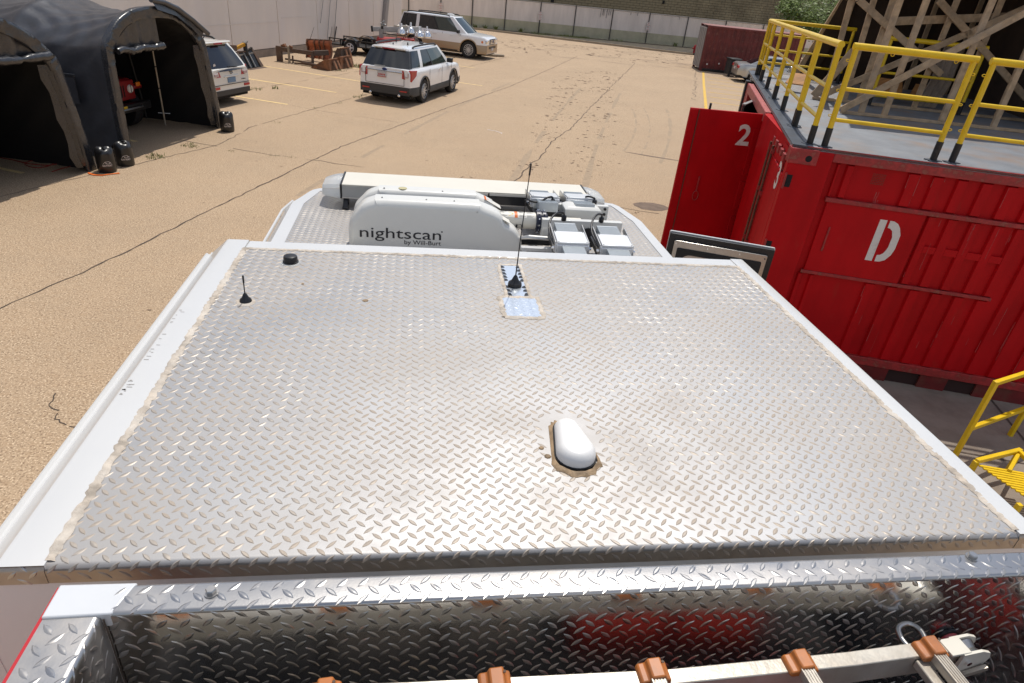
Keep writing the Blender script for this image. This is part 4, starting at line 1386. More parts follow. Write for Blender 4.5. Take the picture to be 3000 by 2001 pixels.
MB().lathe([(.040, RZ + .0006), (.033, RZ + .003)], 18, (-.52, 2.553, 0)).build('sealant_ring', M['lens'], pk, smooth=60)

pod = thing('vent_pod', 'white teardrop vent pod sealed to the roof with brown caulk', 'vent', (pod_c[0], pod_c[1], RZ))
ax0, ax1 = Vector((.437, 1.303)), Vector((.434, 1.415))


def teardrop(off, n=32):
    """outline of hull around big rear circle and small front circle"""
    r0, r1 = .052 + off, .034 + off
    d = (ax1 - ax0)
    L = d.length
    d.normalize()
    nrm = Vector((-d.y, d.x))
    be = math.acos((r0 - r1) / L)
    base = math.atan2(d.y, d.x)
    pts = []
    k = n // 2
    for i in range(k + 1):
        a = base + be + (2 * math.pi - 2 * be) * i / k
        pts.append((ax0.x + r0 * math.cos(a), ax0.y + r0 * math.sin(a)))
    for i in range(k + 1):
        a = base - be + 2 * be * i / k
        pts.append((ax1.x + r1 * math.cos(a), ax1.y + r1 * math.sin(a)))
    return pts
M['pod_white'] = mat('pod_gelcoat', (0.80, 0.785, 0.76), 0.35, coat=0.2, dirt=(0.55, 0.42, 0.28), dirt_amt=0.8, dirt_s=22, dirt_lo=0.66, dirt_hi=0.75)
rows = []
for off, z in ((.002, .008), (.002, .022), (-.001, .032), (-.006, .041), (-.013, .047), (-.020, .049)):
    rows.append([(x, y, RZ + z - max(0, (y - 1.36)) * .18 * (z / .05)) for x, y in teardrop(off)])
mb = MB().grid(rows, closed=True)
mb.add(rows[-1], [tuple(range(len(rows[-1])))])
mb.build('shell', M['pod_white'], pod, smooth=50)
rows = [[(x, y, RZ + z) for x, y in teardrop(off)] for off, z in ((.006, .0025), (.006, .010), (.0, .011))]
MB().grid(rows, closed=True).build('gasket', M['rubber'], pod, smooth=40)
random.seed(14)
rows = []
o1 = [random.uniform(.017, .031) for _ in range(34)]
for k, z in ((1.0, .001), (.75, .005), (.35, .008)):
    row = []
    for i, (x, y) in enumerate(teardrop(0)):
        c = Vector((.436, 1.35))
        d = (Vector((x, y)) - c).normalized()
        row.append((x + d.x * o1[i % 34] * k, y + d.y * o1[i % 34] * k - .002, RZ + z))
    rows.append(row)
MB().grid(rows, closed=True).build('sealant_skirt', M['caulk_brown'], pod, smooth=60)

# ---- ladder in the bin
ld = thing('folding_ladder', 'aluminium ladder with orange rung brackets lying in the tread plate bin', 'ladder', (0.2, 0.55, 2.95))
LZ = 2.95
for yy, nm in ((0.0, 'rail'), (-.42, 'rail')):
    P = [(-.5, .712 + yy, LZ - .032), (.0, .700 + yy, LZ - .032), (.5, .693 + yy, LZ - .032), (.9, .706 + yy, LZ - .032), (1.165, .724 + yy, LZ - .032)]
    mb = MB()
    rows = []
    for x, y, z in P:
        rows.append([(x, y - .0155, z - .032), (x, y + .0155, z - .032), (x, y + .0155, z + .032), (x, y - .0155, z + .032)])
    mb.grid(rows, closed=True)
    mb.add(rows[0], [(0, 1, 2, 3)])
    mb.add(rows[-1], [(0, 1, 2, 3)])
    mb.build(nm, M['ladder_alu'], ld, bevel=.002)
for i, x in enumerate((1.085, .78, .47, .16, -.15, -.46)):
    y = .700 if x < .9 else .712
    rg = MB().bar((x + .002, y - .010, LZ + .006), (x + .022, y - .41, LZ + .006), .030, .022)
    o = rg.build('rung', M['ladder_alu'], ld, bevel=.004)
    mb = MB()
    for k in range(5):
        xx = x - .012 + k * .006
        mb.bar((xx, y - .02, LZ + .0175), (xx + .02, y - .40, LZ + .0175), .0024, .002)
    tag(mb.build('rung_ribs', M['ladder_alu'], o), kind='stuff')
    br = MB()
    pr = [(-.034, .0), (-.030, .010), (-.016, .012), (-.012, .024), (.014, .026), (.018, .014), (.028, .010), (.030, .0), (.026, -.006), (-.028, -.006)]
    F = frame((x, y + .019, LZ), (1, 0.03, 0), (0, 0, 1))
    br.M = F
    vs = [(px, 0, pz) for px, pz in pr] + [(px, -.040, pz * .96) for px, pz in pr]
    n = len(pr)
    br.add(vs, [tuple(range(n)), tuple(range(2 * n - 1, n - 1, -1))] + [(k, n + k, n + (k + 1) % n, (k + 1) % n) for k in range(n)])
    b = br.build('bracket', M['bracket'], ld, bevel=.003)
    MB(F).lathe([(.003, .0), (.003, .0015)], 8, (.016, -.012, .026)).build('rivet', M['rust_dark'], b)
o = MB().bar((1.06, .70, LZ - .018), (1.078, .30, LZ - .018), .028, .02).build('lower_rung', M['ladder_alu'], ld, bevel=.003)
# pulley end
F = frame((1.175, .722, LZ - .032), (1, .1, 0))
pts = [(-.02, -.03), (.03, -.03), (.052, -.016), (.060, .006), (.052, .024), (.028, .034), (-.02, .032)]
for y0_, y1_ in ((-.024, -.018), (.014, .020)):
    mb = MB(F)
    mb.add([(a, y0_, b) for a, b in pts] + [(a, y1_, b) for a, b in pts], [tuple(range(7)), tuple(range(13, 6, -1))] + [(k, (k + 1) % 7, 7 + (k + 1) % 7, 7 + k) for k in range(7)])
    mb.build('end_plate', M['cream'], ld)
MB(F).lathe([(.028, -.016), (.022, -.004), (.028, .012)], 20, (.022, 0, .0), 'Y').build('pulley', M['steel'], ld, smooth=40)
MB(F).lathe([(.006, -.03), (.006, .024)], 10, (.0, 0, .006), 'Y').build('pin', M['chrome'], ld)
MB(F).bar((.0, -.03, -.03), (.05, -.034, -.01), .008, .012).build('latch', M['ladder_alu'], ld)
MB(F).box((-.05, -.021, .028), (.0, .017, .0345)).build('end_pad', M['cream'], ld, bevel=.001)
MB().tube(catmull([(1.085, .722, LZ + .006), (1.095, .755, LZ + .004), (1.085, .778, LZ - .002), (1.06, .774, LZ - .008), (1.052, .75, LZ - .012), (1.058, .725, LZ - .014)], 5), .0062, 8).build('hook_ring', M['steel'], ld, smooth=60)
rl = thing('marker_light', 'small round red marker light behind the ladder end', 'light', (1.2, .79, 2.93))
MB().lathe([(.024, .797), (.024, .785), (.018, .772), (.0005, .767)], 18, (1.232, 0, 2.865), 'Y').build('lens', M['tail_red'], rl, smooth=50)
MB().lathe([(.028, .797), (.028, .790), (.023, .788)], 18, (1.232, 0, 2.865), 'Y').build('bezel', M['black_plastic'], rl, smooth=50)
# ------------------------------------------------------------------ red training containers, deck, rails and timber frame
c1 = thing('shipping_container', 'red container marked with a white letter D beside the fire truck', 'container', tuple(O1), math.atan2(U1.y, U1.x), 'red training containers')
F1 = W[c1]
CW, CL, CH = 2.44, 6.06, 2.72
MB(F1).box((0.0, 0.037, 0.16), (CL, CW, CH - .01)).build('shell', M['red_paint'], c1)
MB(F1).box((-0.06, -0.012, 0.0), (0.40, 0.12, CH)).build('corner_post', M['red_paint'], c1, bevel=.012)
MB(F1).box((CL - .3, -0.012, 0.0), (CL + .06, 0.12, CH)).build('corner_post', M['red_paint'], c1, bevel=.012)
cc = MB(F1).box((-0.07, -0.022, CH - .16), (0.24, 0.14, CH + .01)).build('corner_casting', M['red_worn'], c1, bevel=.008)
mb = MB(F1)
mb.lathe([(.036, -.0235), (.036, -.0225)], 16, (.14, 0, CH - .09), 'Y')
mb.build('casting_hole', M['dark'], cc)
for z in (2.36, 1.56):
    MB(F1).box((-.035, -.016, z - .07), (.03, -.0125, z + .07)).build('lock_slot', M['dark'], c1)
    MB(F1).box((-.055, -.03, z - .09), (-.035, -.0122, z + .09)).build('lock_lug', M['red_worn'], c1)
MB(F1).box((.40, -.008, 2.625), (CL - .3, .10, CH)).build('top_rail', M['red_worn'], c1, bevel=.006)
MB(F1).box((.40, -.012, .19), (CL - .3, .10, .30)).build('bottom_rail', M['red_worn'], c1, bevel=.006)
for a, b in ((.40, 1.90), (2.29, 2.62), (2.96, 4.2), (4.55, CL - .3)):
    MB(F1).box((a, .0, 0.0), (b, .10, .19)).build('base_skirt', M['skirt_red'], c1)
for a, b in ((1.90, 2.29), (2.62, 2.96), (4.2, 4.55)):
    MB(F1).box((a, .03, 0.0), (b, .05, .188)).build('fork_pocket', M['pocket'], c1)


def rib(s0, s1, z0, z1, d=0.0, m='red_paint'):
    # trapezoid rib standing proud of the sheet
    e = min(.014, (s1 - s0) * .2)
    mb = MB(F1)
    mb.add([(s0, .036, z0), (s0 + e, d, z0 + .012), (s1 - e, d, z0 + .012), (s1, .036, z0), (s0, .036, z1), (s0 + e, d, z1 - .012), (s1 - e, d, z1 - .012), (s1, .036, z1)],
           [(0, 1, 5, 4), (1, 2, 6, 5), (2, 3, 7, 6), (0, 3, 2, 1), (4, 5, 6, 7)])
    return mb.build('rib', M[m], c1)
# upper zone
rib(.47, .50, 2.24, 2.62)
rib(.57, .66, 2.24, 2.62)
s = 1.23
while s + .13 < 2.7:
    rib(s, s + .125, 2.24, 2.62)
    s += .2525
# hatch
MB(F1).box((.46, -.022, 2.185), (2.63, .03, 2.235)).build('hatch_ledge', M['red_worn'], c1, bevel=.005)
MB(F1).box((.46, -.014, 1.295), (2.63, .03, 1.335)).build('hatch_ledge', M['red_worn'], c1, bevel=.005)
MB(F1).box((.49, -.004, 1.336), (1.57, .036, 2.184)).build('hatch_panel', M['red_paint'], c1, bevel=.004)
for a, b in ((1.60, 1.70), (1.81, 1.93), (2.05, 2.17), (2.30, 2.42), (2.53, 2.63)):
    rib(a, b, 1.336, 2.184)
for a, b in ((1.70, 1.81), (1.93, 2.05), (2.17, 2.30), (2.42, 2.53)):
    MB(F1).box((a - .01, .004, 1.75), (b + .01, .036, 1.83)).build('cross_rib', M['red_paint'], c1)
MB(F1).box((.60, -.02, 1.60), (.62, -.004, 1.9)).build('hatch_handle', M['red_worn'], c1, bevel=.004)
# lower zone
rib(.44, .50, .30, 1.29)
rib(.58, .64, .30, 1.29)
s = 1.23
while s + .13 < 2.7:
    rib(s, s + .125, .30, 1.29)
    s += .2525
s = 2.76
while s + .13 < CL - .3:
    rib(s, s + .125, .30, 2.62)
    s += .2525
# vent grid of small holes high on the wall
mb = MB(F1)
for i in range(8):
    for j in range(7):
        mb.box((.88 + i * .018, .0345, 2.44 + j * .018), (.889 + i * .018, .0365, 2.449 + j * .018))
tag(mb.build('vent_holes', M['rust_rod'], c1), kind='stuff')
# worn streaks along the rib edges
random.seed(77)
mb = MB(F1)
for k in range(70):
    rr_ = random.choice((0, 1, 2))
    z0, z1 = ((2.26, 2.6), (1.36, 2.16), (.34, 1.25))[rr_]
    s = 1.23 + .2525 * random.randint(0, 12) + random.choice((.004, .018, .105, .118)) + random.uniform(-.004, .004)
    if s > 2.7 and rr_ == 1:
        s += .0
    if rr_ == 1 and s < 1.6:
        continue
    a = random.uniform(z0, z1)
    b = min(z1, a + random.uniform(.04, .4))
    w = random.uniform(.0015, .005)
    mb.add([(s, -.0012, a), (s + w, -.0012, a), (s + w * .5, -.0012, b), (s, -.0012, b)], [(0, 1, 2, 3)])
for k in range(14):
    s = random.uniform(.92, 1.03)
    a = random.uniform(2.15, 2.42)
    mb.add([(s, .0352, a), (s + .004, .0352, a), (s + .002, .0352, a - random.uniform(.05, .22)), (s, .0352, a - .04)], [(0, 1, 2, 3)])
tag(mb.build('paint_wear', M['red_pink'], c1), kind='stuff')
# stencil D
def fpt(s, z, d):
    return (s, d, z)
DD = -.0055
mb = MB(F1)
mb.add([fpt(1.115, 1.57, DD), fpt(1.195, 1.57, DD), fpt(1.195, 2.07, DD), fpt(1.115, 2.07, DD)], [(0, 1, 2, 3)])
mb.build('stencil_letter', M['stencil'], c1)
oc = [(1.225, 2.07), (1.27, 2.068), (1.32, 2.045), (1.355, 2.0), (1.39, 1.92), (1.392, 1.75), (1.375, 1.67), (1.33, 1.60), (1.28, 1.575), (1.225, 1.57)]
ic = [(1.225, 1.985), (1.255, 1.98), (1.285, 1.955), (1.302, 1.91), (1.312, 1.88), (1.312, 1.76), (1.302, 1.72), (1.285, 1.68), (1.255, 1.655), (1.225, 1.65)]
mb = MB(F1)
n = len(oc)
mb.add([fpt(a, b, DD) for a, b in oc] + [fpt(a, b, DD) for a, b in ic], [(k, k + 1, n + k + 1, n + k) for k in range(n - 1)])
mb.build('stencil_letter', M['stencil'], c1)

# end wall of the first container, marked 3
V2 = Vector((.365, .931, 0))
O2 = Vector((4.165, 6.83, 0))
E2 = frame(O2, V2)            # x along the left edge of the deck, y to the left/outside, z up
MB(E2).box((0.0, -.10, .1), (2.50, -.004, 2.66)).build('end_wall', M['red_paint'], c1)
for a, b in ((.10, 1.18), (1.26, 2.38)):
    MB(E2).box((a, -.003, .3), (b, .022, 2.40)).build('end_door', M['red_paint'], c1, bevel=.01)
for x_ in (1.10, 1.37, 2.3):
    r_ = MB(E2).tube([(x_, .048, .2), (x_, .048, 2.52)], .017, 10).build('lock_rod', M['rust_rod'], c1, smooth=60)
    mb = MB(E2)
    for z in (.5, 1.2, 1.9, 2.45):
        mb.box((x_ - .035, .02, z - .03), (x_ + .035, .062, z + .03))
    tag(mb.build('rod_brackets', M['red_worn'], r_), kind='stuff')
for k in range(9):
    x_ = .2 + k * .26
    MB(E2).box((x_, .0, 2.50 + .02 * (k % 2)), (x_ + .13, .04, 2.60)).build('header_lug', M['red_worn'], c1, bevel=.006)
lettering('stencil_number', '3', M['stencil'], c1, E2 @ Vector((.40, .0235, 2.18)), -V2, (0, 0, 1), .30, .20, .0012, .025)

# second container, open, its door swung out and marked 2
c2 = thing('shipping_container', 'open red container with the dark doorway and swung door marked 2', 'container', tuple(O2 + V2 * 2.55), math.atan2(V2.y, V2.x) - math.pi / 2, 'red training containers')
Uv = Vector((.931, -.365, 0))
mb = MB(E2)
MB(E2).box((2.56, -6.0, .12), (2.62, -.01, 2.66)).build('side_wall', M['red_paint'], c2)
MB(E2).box((6.05, -6.0, .12), (6.12, -.01, 2.66)).build('side_wall', M['red_paint'], c2)
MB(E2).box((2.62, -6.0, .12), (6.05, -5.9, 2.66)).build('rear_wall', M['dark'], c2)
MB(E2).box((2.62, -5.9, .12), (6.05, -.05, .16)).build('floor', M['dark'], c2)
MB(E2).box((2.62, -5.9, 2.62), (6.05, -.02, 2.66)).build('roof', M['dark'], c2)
MB(E2).box((2.63, -5.9, .16), (2.65, -.12, 2.61)).build('shade_lining', M['dark'], c2)  # near-black sheets put interior shade over the red walls
MB(E2).box((6.02, -5.9, .16), (6.04, -.12, 2.61)).build('shade_lining', M['dark'], c2)
MB(E2).box((2.58, -.02, 2.56), (6.1, .075, 2.715)).build('header_beam', M['red_pink'], c2, bevel=.012)  # sunlit pink put into the header's colour
MB(E2).box((2.49, -.02, .1), (2.555, .05, 2.70)).build('door_post', M['red_paint'], c2, bevel=.01)
MB(E2).box((5.95, -.02, .1), (6.12, .06, 2.70)).build('door_post', M['red_worn'], c2, bevel=.01)
MB(E2).box((6.18, -2.0, .1), (7.1, .0, 2.62)).build('end_door', M['red_worn'], c2, bevel=.01)
MB(E2).box((6.5, .002, .3), (6.62, .02, 2.3)).build('door_stripe', M['stencil'], c2)
MB(E2).box((7.12, -2.0, .1), (7.30, .04, 2.66)).build('corner_post', M['black_paint'], c2, bevel=.01)
# far door leaf opened outward, coloured black for its shade
Fd3 = frame((6.2, 11.72, 0), (-.62, -.78, 0))
MB(Fd3).box((0, -.02, .35), (1.22, .02, 2.56)).build('door_leaf', M['black_paint'], c2, bevel=.006)
MB(Fd3).box((0.0, -.03, 2.565), (1.22, .03, 2.585)).build('door_seal', M['grey_metal'], c2)

D2 = frame((5.2, 9.40, 0), (-.996, .09, 0))     # x from the hinge outwards, y towards the viewer's far side
DW = 1.22
dleaf = MB(D2).box((0.0, -.022, .28), (DW, .022, 2.655)).build('door_leaf', M['red_paint'], c2, bevel=.008)
D2s = D2
# which local y faces the camera
camy = (D2.inverted() @ Vector((0, 0, 4.1))).y
sg = 1 if camy > 0 else -1
def dbox(a0, a1, d0, d1, z0, z1, nm, m, bev=0.0):
    y0_, y1_ = sorted((sg * (.022 + d0), sg * (.022 + d1)))
    return MB(D2).box((a0, y0_, z0), (a1, y1_, z1)).build(nm, m, dleaf, bevel=bev)
dbox(DW - .14, DW - .128, .001, .010, .3, 2.64, 'door_gasket', M['rust_rod'])
dbox(DW - .12, DW - .004, .001, .012, .3, 2.64, 'door_margin', M['red_paint'], .003)
for z0, z1 in ((.55, 1.05), (1.20, 1.62), (1.76, 2.42)):
    dbox(.05, .10, .001, .020, z0, z1, 'hinge_channel', M['dark'])
    dbox(.10, .19, .001, .012, z0 - .02, z1 + .02, 'hinge_plate', M['red_paint'], .004)
mb = MB(D2).tube(catmull([(.85 + .045 * math.cos(a), sg * .04, 1.36 + .075 * math.sin(a)) for a in [i * .7854 for i in range(8)]], 3, True), .006, 6, closed=True)
mb.build('pull_ring', M['red_worn'], dleaf)
dbox(.84, .862, .001, .02, 1.42, 1.66, 'latch_bar', M['red_worn'], .003)
MB(D2).tube([(.93, 0, 2.655), (.93, 0, 2.74)], .018, 8).build('door_pin', M['black_paint'], dleaf)
xd = (D2.to_3x3() @ Vector((-1, 0, 0)))
lettering('stencil_number', '2', M['stencil'], dleaf, D2 @ Vector((.42, sg * .0245, 2.19)), xd, (0, 0, 1), .29, .20, .0012, .025)
MB(D2).bar((.0, 0, .6), (.0, 0, 2.6), .05, .05).build('hinge_bar', M['red_worn'], dleaf)

# deck sheet over the containers
deck = thing('platform_deck', 'grey blue ribbed steel deck on top of the red containers', 'platform', (6, 9, 2.72))
dq = [(4.14, 6.81), (9.88, 4.95), (13.1, 12.75), (7.28, 14.6)]
MB().prism(dq, 2.722, 2.75).build('deck_sheet', M['deck'], deck)
e = MB()
for a, b, wd in ((dq[3], dq[0], .16),):
    d = (Vector(b) - Vector(a)).normalized()
    n = Vector((-d.y, d.x)) * wd
    e.prism([a, b, (b[0] + n.x, b[1] + n.y), (a[0] + n.x, a[1] + n.y)], 2.7505, 2.757)
e.build('edge_strip', M['deck_edge'], deck)
mb = MB()
d = (Vector(dq[1]) - Vector(dq[0])).normalized()
nv = Vector((-d.y, d.x))
random.seed(8)
# low ribs rolled into the sheet, running along the front edge
k = 0
while k < 126:
    off = .05 + k * .066
    a = Vector(dq[0]).lerp(Vector(dq[3]), off / 8.4) + d * .18
    b = Vector(dq[1]).lerp(Vector(dq[2]), off / 8.4)
    mb.add([(a.x, a.y, 2.751), (b.x, b.y, 2.751), (b.x + nv.x * .012, b.y + nv.y * .012, 2.7565), (a.x + nv.x * .012, a.y + nv.y * .012, 2.7545), (b.x + nv.x * .026, b.y + nv.y * .024, 2.751), (a.x + nv.x * .026, a.y + nv.y * .024, 2.751)], [(0, 1, 2, 3), (3, 2, 4, 5)])
    k += 1
tag(mb.build('deck_ribs', M['deck'], deck), kind='stuff')
MB().slab([(dq[0][0], dq[0][1], 2.757), (dq[1][0], dq[1][1], 2.757), (dq[1][0] + .01, dq[1][1] + .03, 2.757), (dq[0][0] + .01, dq[0][1] + .03, 2.757)], .03, (0, 0, 1)).build('front_angle', M['red_worn'], deck)

# guard rail panels
ZD = 2.75


def rail_panel(label, posts, rails=(.62, .30), ext=.035, loops=False):
    P = [Vector((p[0], p[1], 0)) for p in posts]
    t = thing('guard_rail', label, 'guard rail', (P[0].x, P[0].y, ZD), 0, 'yellow guard rails on the deck')
    d = (P[-1] - P[0]).normalized()
    MB().tube([P[0] - d * ext + Vector((0, 0, ZD + 1.04)), P[-1] + d * ext + Vector((0, 0, ZD + 1.04))], .036, 14).build('top_rail', M['rail_yellow'], t, smooth=50)
    for p in P:
        po = MB().tube([p + Vector((0, 0, ZD + .2)), p + Vector((0, 0, ZD + 1.02))], .030, 12).build('post', M['rail_yellow'], t, smooth=50)
        MB().tube([p + Vector((0, 0, ZD)), p + Vector((0, 0, ZD + .21))], .036, 12).build('socket', M['black_paint'], po, smooth=50)
        MB().box((p.x - .075, p.y - .05, ZD + .004), (p.x + .075, p.y + .05, ZD + .012)).build('foot_plate', M['deck_edge'], po)
    for a, b in zip(P[:-1], P[1:]):
        for h in rails:
            MB().tube([a + Vector((0, 0, ZD + h)), b + Vector((0, 0, ZD + h))], .022, 10).build('mid_rail', M['rail_yellow'], t, smooth=50)
    if loops:
        s = Vector((d.y, -d.x, 0))
        for p, q in ((P[0], -d), (P[-1], d)):
            for h in (.36, .62, .92):
                c = p + q * .04 + Vector((0, 0, ZD + h - .02))
                MB().tube([c + q * .022 * math.cos(a) + Vector((0, 0, .012 * math.sin(a))) for a in [i * .7854 for i in range(8)]], .0045, 6, closed=True).build('hook_eye', M['rail_yellow'], t)
        for f in (.32, .86):
            c = P[0].lerp(P[-1], f) + Vector((0, 0, ZD + 1.0))
            MB().tube([c + d * .018 * math.cos(a) + Vector((0, 0, .016 * math.sin(a))) for a in [i * .7854 for i in range(8)]], .0045, 6, closed=True).build('hook_eye', M['rail_yellow'], t)
    return t


rail_panel('yellow guard rail panel on the front deck edge directly above the letter D', [(4.53, 6.83), (5.65, 6.49)], loops=True)
rail_panel('yellow guard rail panel at the right end of the front deck edge', [(5.85, 6.45), (6.97, 6.09)], loops=True)
rail_panel('short yellow guard rail panel at the near left corner of the deck', [(4.40, 6.92), (4.77, 7.94)])
rail_panel('yellow guard rail panel along the left deck edge above the swung door', [(4.82, 8.05), (5.26, 9.20), (5.71, 10.34)])
rail_panel('yellow guard rail panel along the left deck edge above the dark doorway', [(5.77, 10.46), (6.21, 11.60), (6.66, 12.75)])
rail_panel('farthest yellow guard rail panel on the left deck edge', [(6.72, 12.88), (7.05, 13.75)])
rail_panel('yellow guard rail panel across the far end of the deck', [(7.15, 13.85), (8.75, 13.45)], rails=(.79, .51, .26))
rail_panel('yellow guard rail panel standing inside the timber frame', [(7.52, 10.50), (9.0, 10.21)], rails=(.53, .17))

# timber frame
tf = thing('timber_frame', 'weathered timber stud frame with shade-darkened board roof standing on the deck', 'timber frame', (7.5, 10.5, ZD))
UA = Vector((.982, -.19, 0))


def lumber(p0, p1, w=.09, h=.04, up_=(.19, .982, 0), m='wood', nm='stud'):
    return MB().bar(p0, p1, h, w, up_).build(nm, M[m], tf, bevel=.004, seg=1)


def on(p, s, z, off=0.0):
    q = Vector((p[0], p[1], 0)) + UA * s + Vector((.19, .982, 0)) * off
    return (q.x, q.y, z)
pA = (6.93, 9.27)
for s, lean in ((-.33, .0), (.02, .01), (.88, .04), (1.66, .0), (2.4, .0)):
    lumber(on(pA, s, ZD + .045), on(pA, s + lean, 5.4), .042, .088)
MB().bar(on(pA, -.62, ZD + .025), on(pA, 2.9, ZD + .025), .09, .04).build('sole_plate', M['wood'], tf, bevel=.004, seg=1)
lumber(on(pA, -.66, ZD + .06, -.066), on(pA, 1.38, 4.32, -.066), .036, .095, nm='brace')
lumber(on(pA, 1.38, 4.32, -.066), on(pA, 2.9, 5.48, -.066), .036, .095, nm='brace')
MB().bar(on(pA, -.7, 5.42), on(pA, 3.0, 5.42), .09, .09).build('top_plate', M['wood'], tf)
pB = (6.62, 10.72)
for s, z0, s1 in ((.20, ZD, .06), (.52, ZD, .43), (.76, ZD, .76), (1.7, ZD, 1.75), (2.4, ZD, 2.4), (3.1, ZD, 3.1)):
    lumber(on(pB, s, z0 + .04), on(pB, s1, 5.4), .042, .088)
MB().bar(on(pB, .0, ZD + .025), on(pB, 3.6, ZD + .025), .09, .04).build('sole_plate', M['wood'], tf, bevel=.004, seg=1)
for (a, za, b, zb) in ((.17, 2.87, 2.05, 3.97), (.21, 4.27, 1.9, 3.34), (1.42, 4.38, 3.4, 3.12), (2.05, 3.97, 3.6, 4.9), (-.1, 4.75, .21, 4.27)):
    lumber(on(pB, a, za, -.066), on(pB, b, zb, -.066), .036, .10, nm='brace')
lumber(on(pB, .8, 4.01, .1), on(pB, 2.6, 4.25, .1), .036, .12, nm='blocking')
pC = (8.15, 14.14)
UC = Vector((.95, -.31, 0))
lumber((8.15, 14.14, ZD + .02), (8.98, 13.87, 5.4), .05, .12, nm='rafter')
lumber((8.35, 14.05, ZD + .02), (8.95, 13.9, 5.0), .03, .30, m='ply', nm='fascia')
for s in (.7, 1.5, 2.3, 3.1):
    q = Vector((pC[0], pC[1], 0)) + UC * s
    lumber((q.x, q.y, ZD), (q.x, q.y, 5.4), .05, .09)
lumber((6.62, 10.72, ZD + .05), (7.02, 10.62, 3.55), .03, .14, nm='short_board')
# rafters from the front frame back, boards coloured dark for shade behind and above
for s in (-.5, .1, .7, 1.3, 1.9, 2.5):
    a = on(pA, s, 5.36)
    lumber(a, (a[0] + .354 * 5, a[1] + .935 * 5, 5.36), .05, .14, (0, 0, 1), nm='joist')
rb = [on(pA, -.75, 5.5, -.12), on(pA, 3.2, 5.5, -.12), (on(pA, 3.2, 5.5)[0] + 1.9, on(pA, 3.2, 5.5)[1] + 5, 5.5), (9.05, 14.3, 5.5)]
MB().slab(rb, .03, (0, 0, 1)).build('roof_boards', M['ply'], tf)  # out of view overhead, set here to block sky light
q0 = Vector((8.40, 14.2, ZD))
q1 = q0 + UC * 5
MB().slab([(q0.x, q0.y, ZD), (q1.x, q1.y, ZD), (q1.x, q1.y, 5.5), (q0.x + .72, q0.y - .2, 5.5)], .02).build('rear_boards', M['ply'], tf)
a = Vector(on(pA, 3.0, ZD))
MB().slab([a, a + Vector((1.8, 4.9, 0)), a + Vector((1.8, 4.9, 2.75)), a + Vector((0, 0, 2.75))], .02).build('right_boards', M['ply'], tf)
a = Vector(on(pB, 1.35, ZD))
for i, (s0, s1, z0, z1) in enumerate(((1.25, 1.75, 2.86, 3.12), (1.9, 2.3, 2.86, 3.08), (-.3, .05, 2.9, 3.05))):
    p = [on(pB, s0, z0, .7), on(pB, s1, z0, .6), on(pB, s1 + .05, z1, .9), on(pB, s0 + .2, z1, 1.0)]
    MB().slab(p, .02).build('sunlit_board', M['ply_sunlit'], tf)  # light coming through gaps, put into the board colour
M['canvas'] = mat('old_canvas', (.30, .24, .19), .9, var=.3, vs=6)
# dressed dummy-like cloth bundle hung inside: pale canvas sheet over boards
MB().grid([[on(pB, 1.95 + .05 * k, 3.75, .25 + .03 * (k % 2)) for k in range(7)], [on(pB, 1.9 + .06 * k, 3.2, .2 + .05 * (k % 2)) for k in range(7)], [on(pB, 1.8 + .06 * k, 2.8, .2 + .04 * (k % 2)) for k in range(7)]]).build('hanging_canvas', M['canvas'], tf, solid=.01)

# yellow steel steps beside the truck
st = thing('access_steps', 'yellow steel access steps with handrail on the concrete beside the truck', 'steps', (5.83, 4.71, 0))
dr = Vector((.942, .335, 0))
du = Vector((.955, -.297, 0))
pA_ = Vector((5.83, 4.71, 0))
sq = lambda a, b, nm='rail', w=.045: MB().bar(a, b, w, w).build(nm, M['rail_yellow'], st, bevel=.004)
sq(pA_, pA_ + Vector((0, 0, 1.0)), 'post')
sq(pA_ + Vector((0, 0, .98)), pA_ + dr * 1.1 + Vector((0, 0, .98)))
sq(pA_ + Vector((0, 0, .40)), pA_ + dr * 1.1 + Vector((0, 0, .40)))
sq(pA_ + dr * 1.1, pA_ + dr * 1.1 + Vector((0, 0, 1.0)), 'post')
b0 = Vector((5.62, 4.31, .30))
sq(b0, b0 + Vector((.66, .16, 0)), 'frame_bar')
sq(b0 + Vector((.27, -.13, -.02)), b0 + Vector((.66, .16, -.02)), 'frame_bar', .035)
sq(b0 + Vector((.62, .13, 0)), b0 + Vector((.50, -.75, .0)), 'frame_bar')
for k in range(11):
    a = b0 + Vector((.02 + .012 * k, -.03 - .045 * k, -.035))
    MB().bar(a, a + du * .42, .028, .014).build('slat', M['rail_yellow'], st)
for p in (b0, b0 + Vector((.62, .13, 0)), b0 + Vector((.50, -.75, .0)), b0 + Vector((-.05, -.6, 0))):
    sq(Vector((p.x, p.y, 0)), Vector((p.x, p.y, .30)), 'leg')
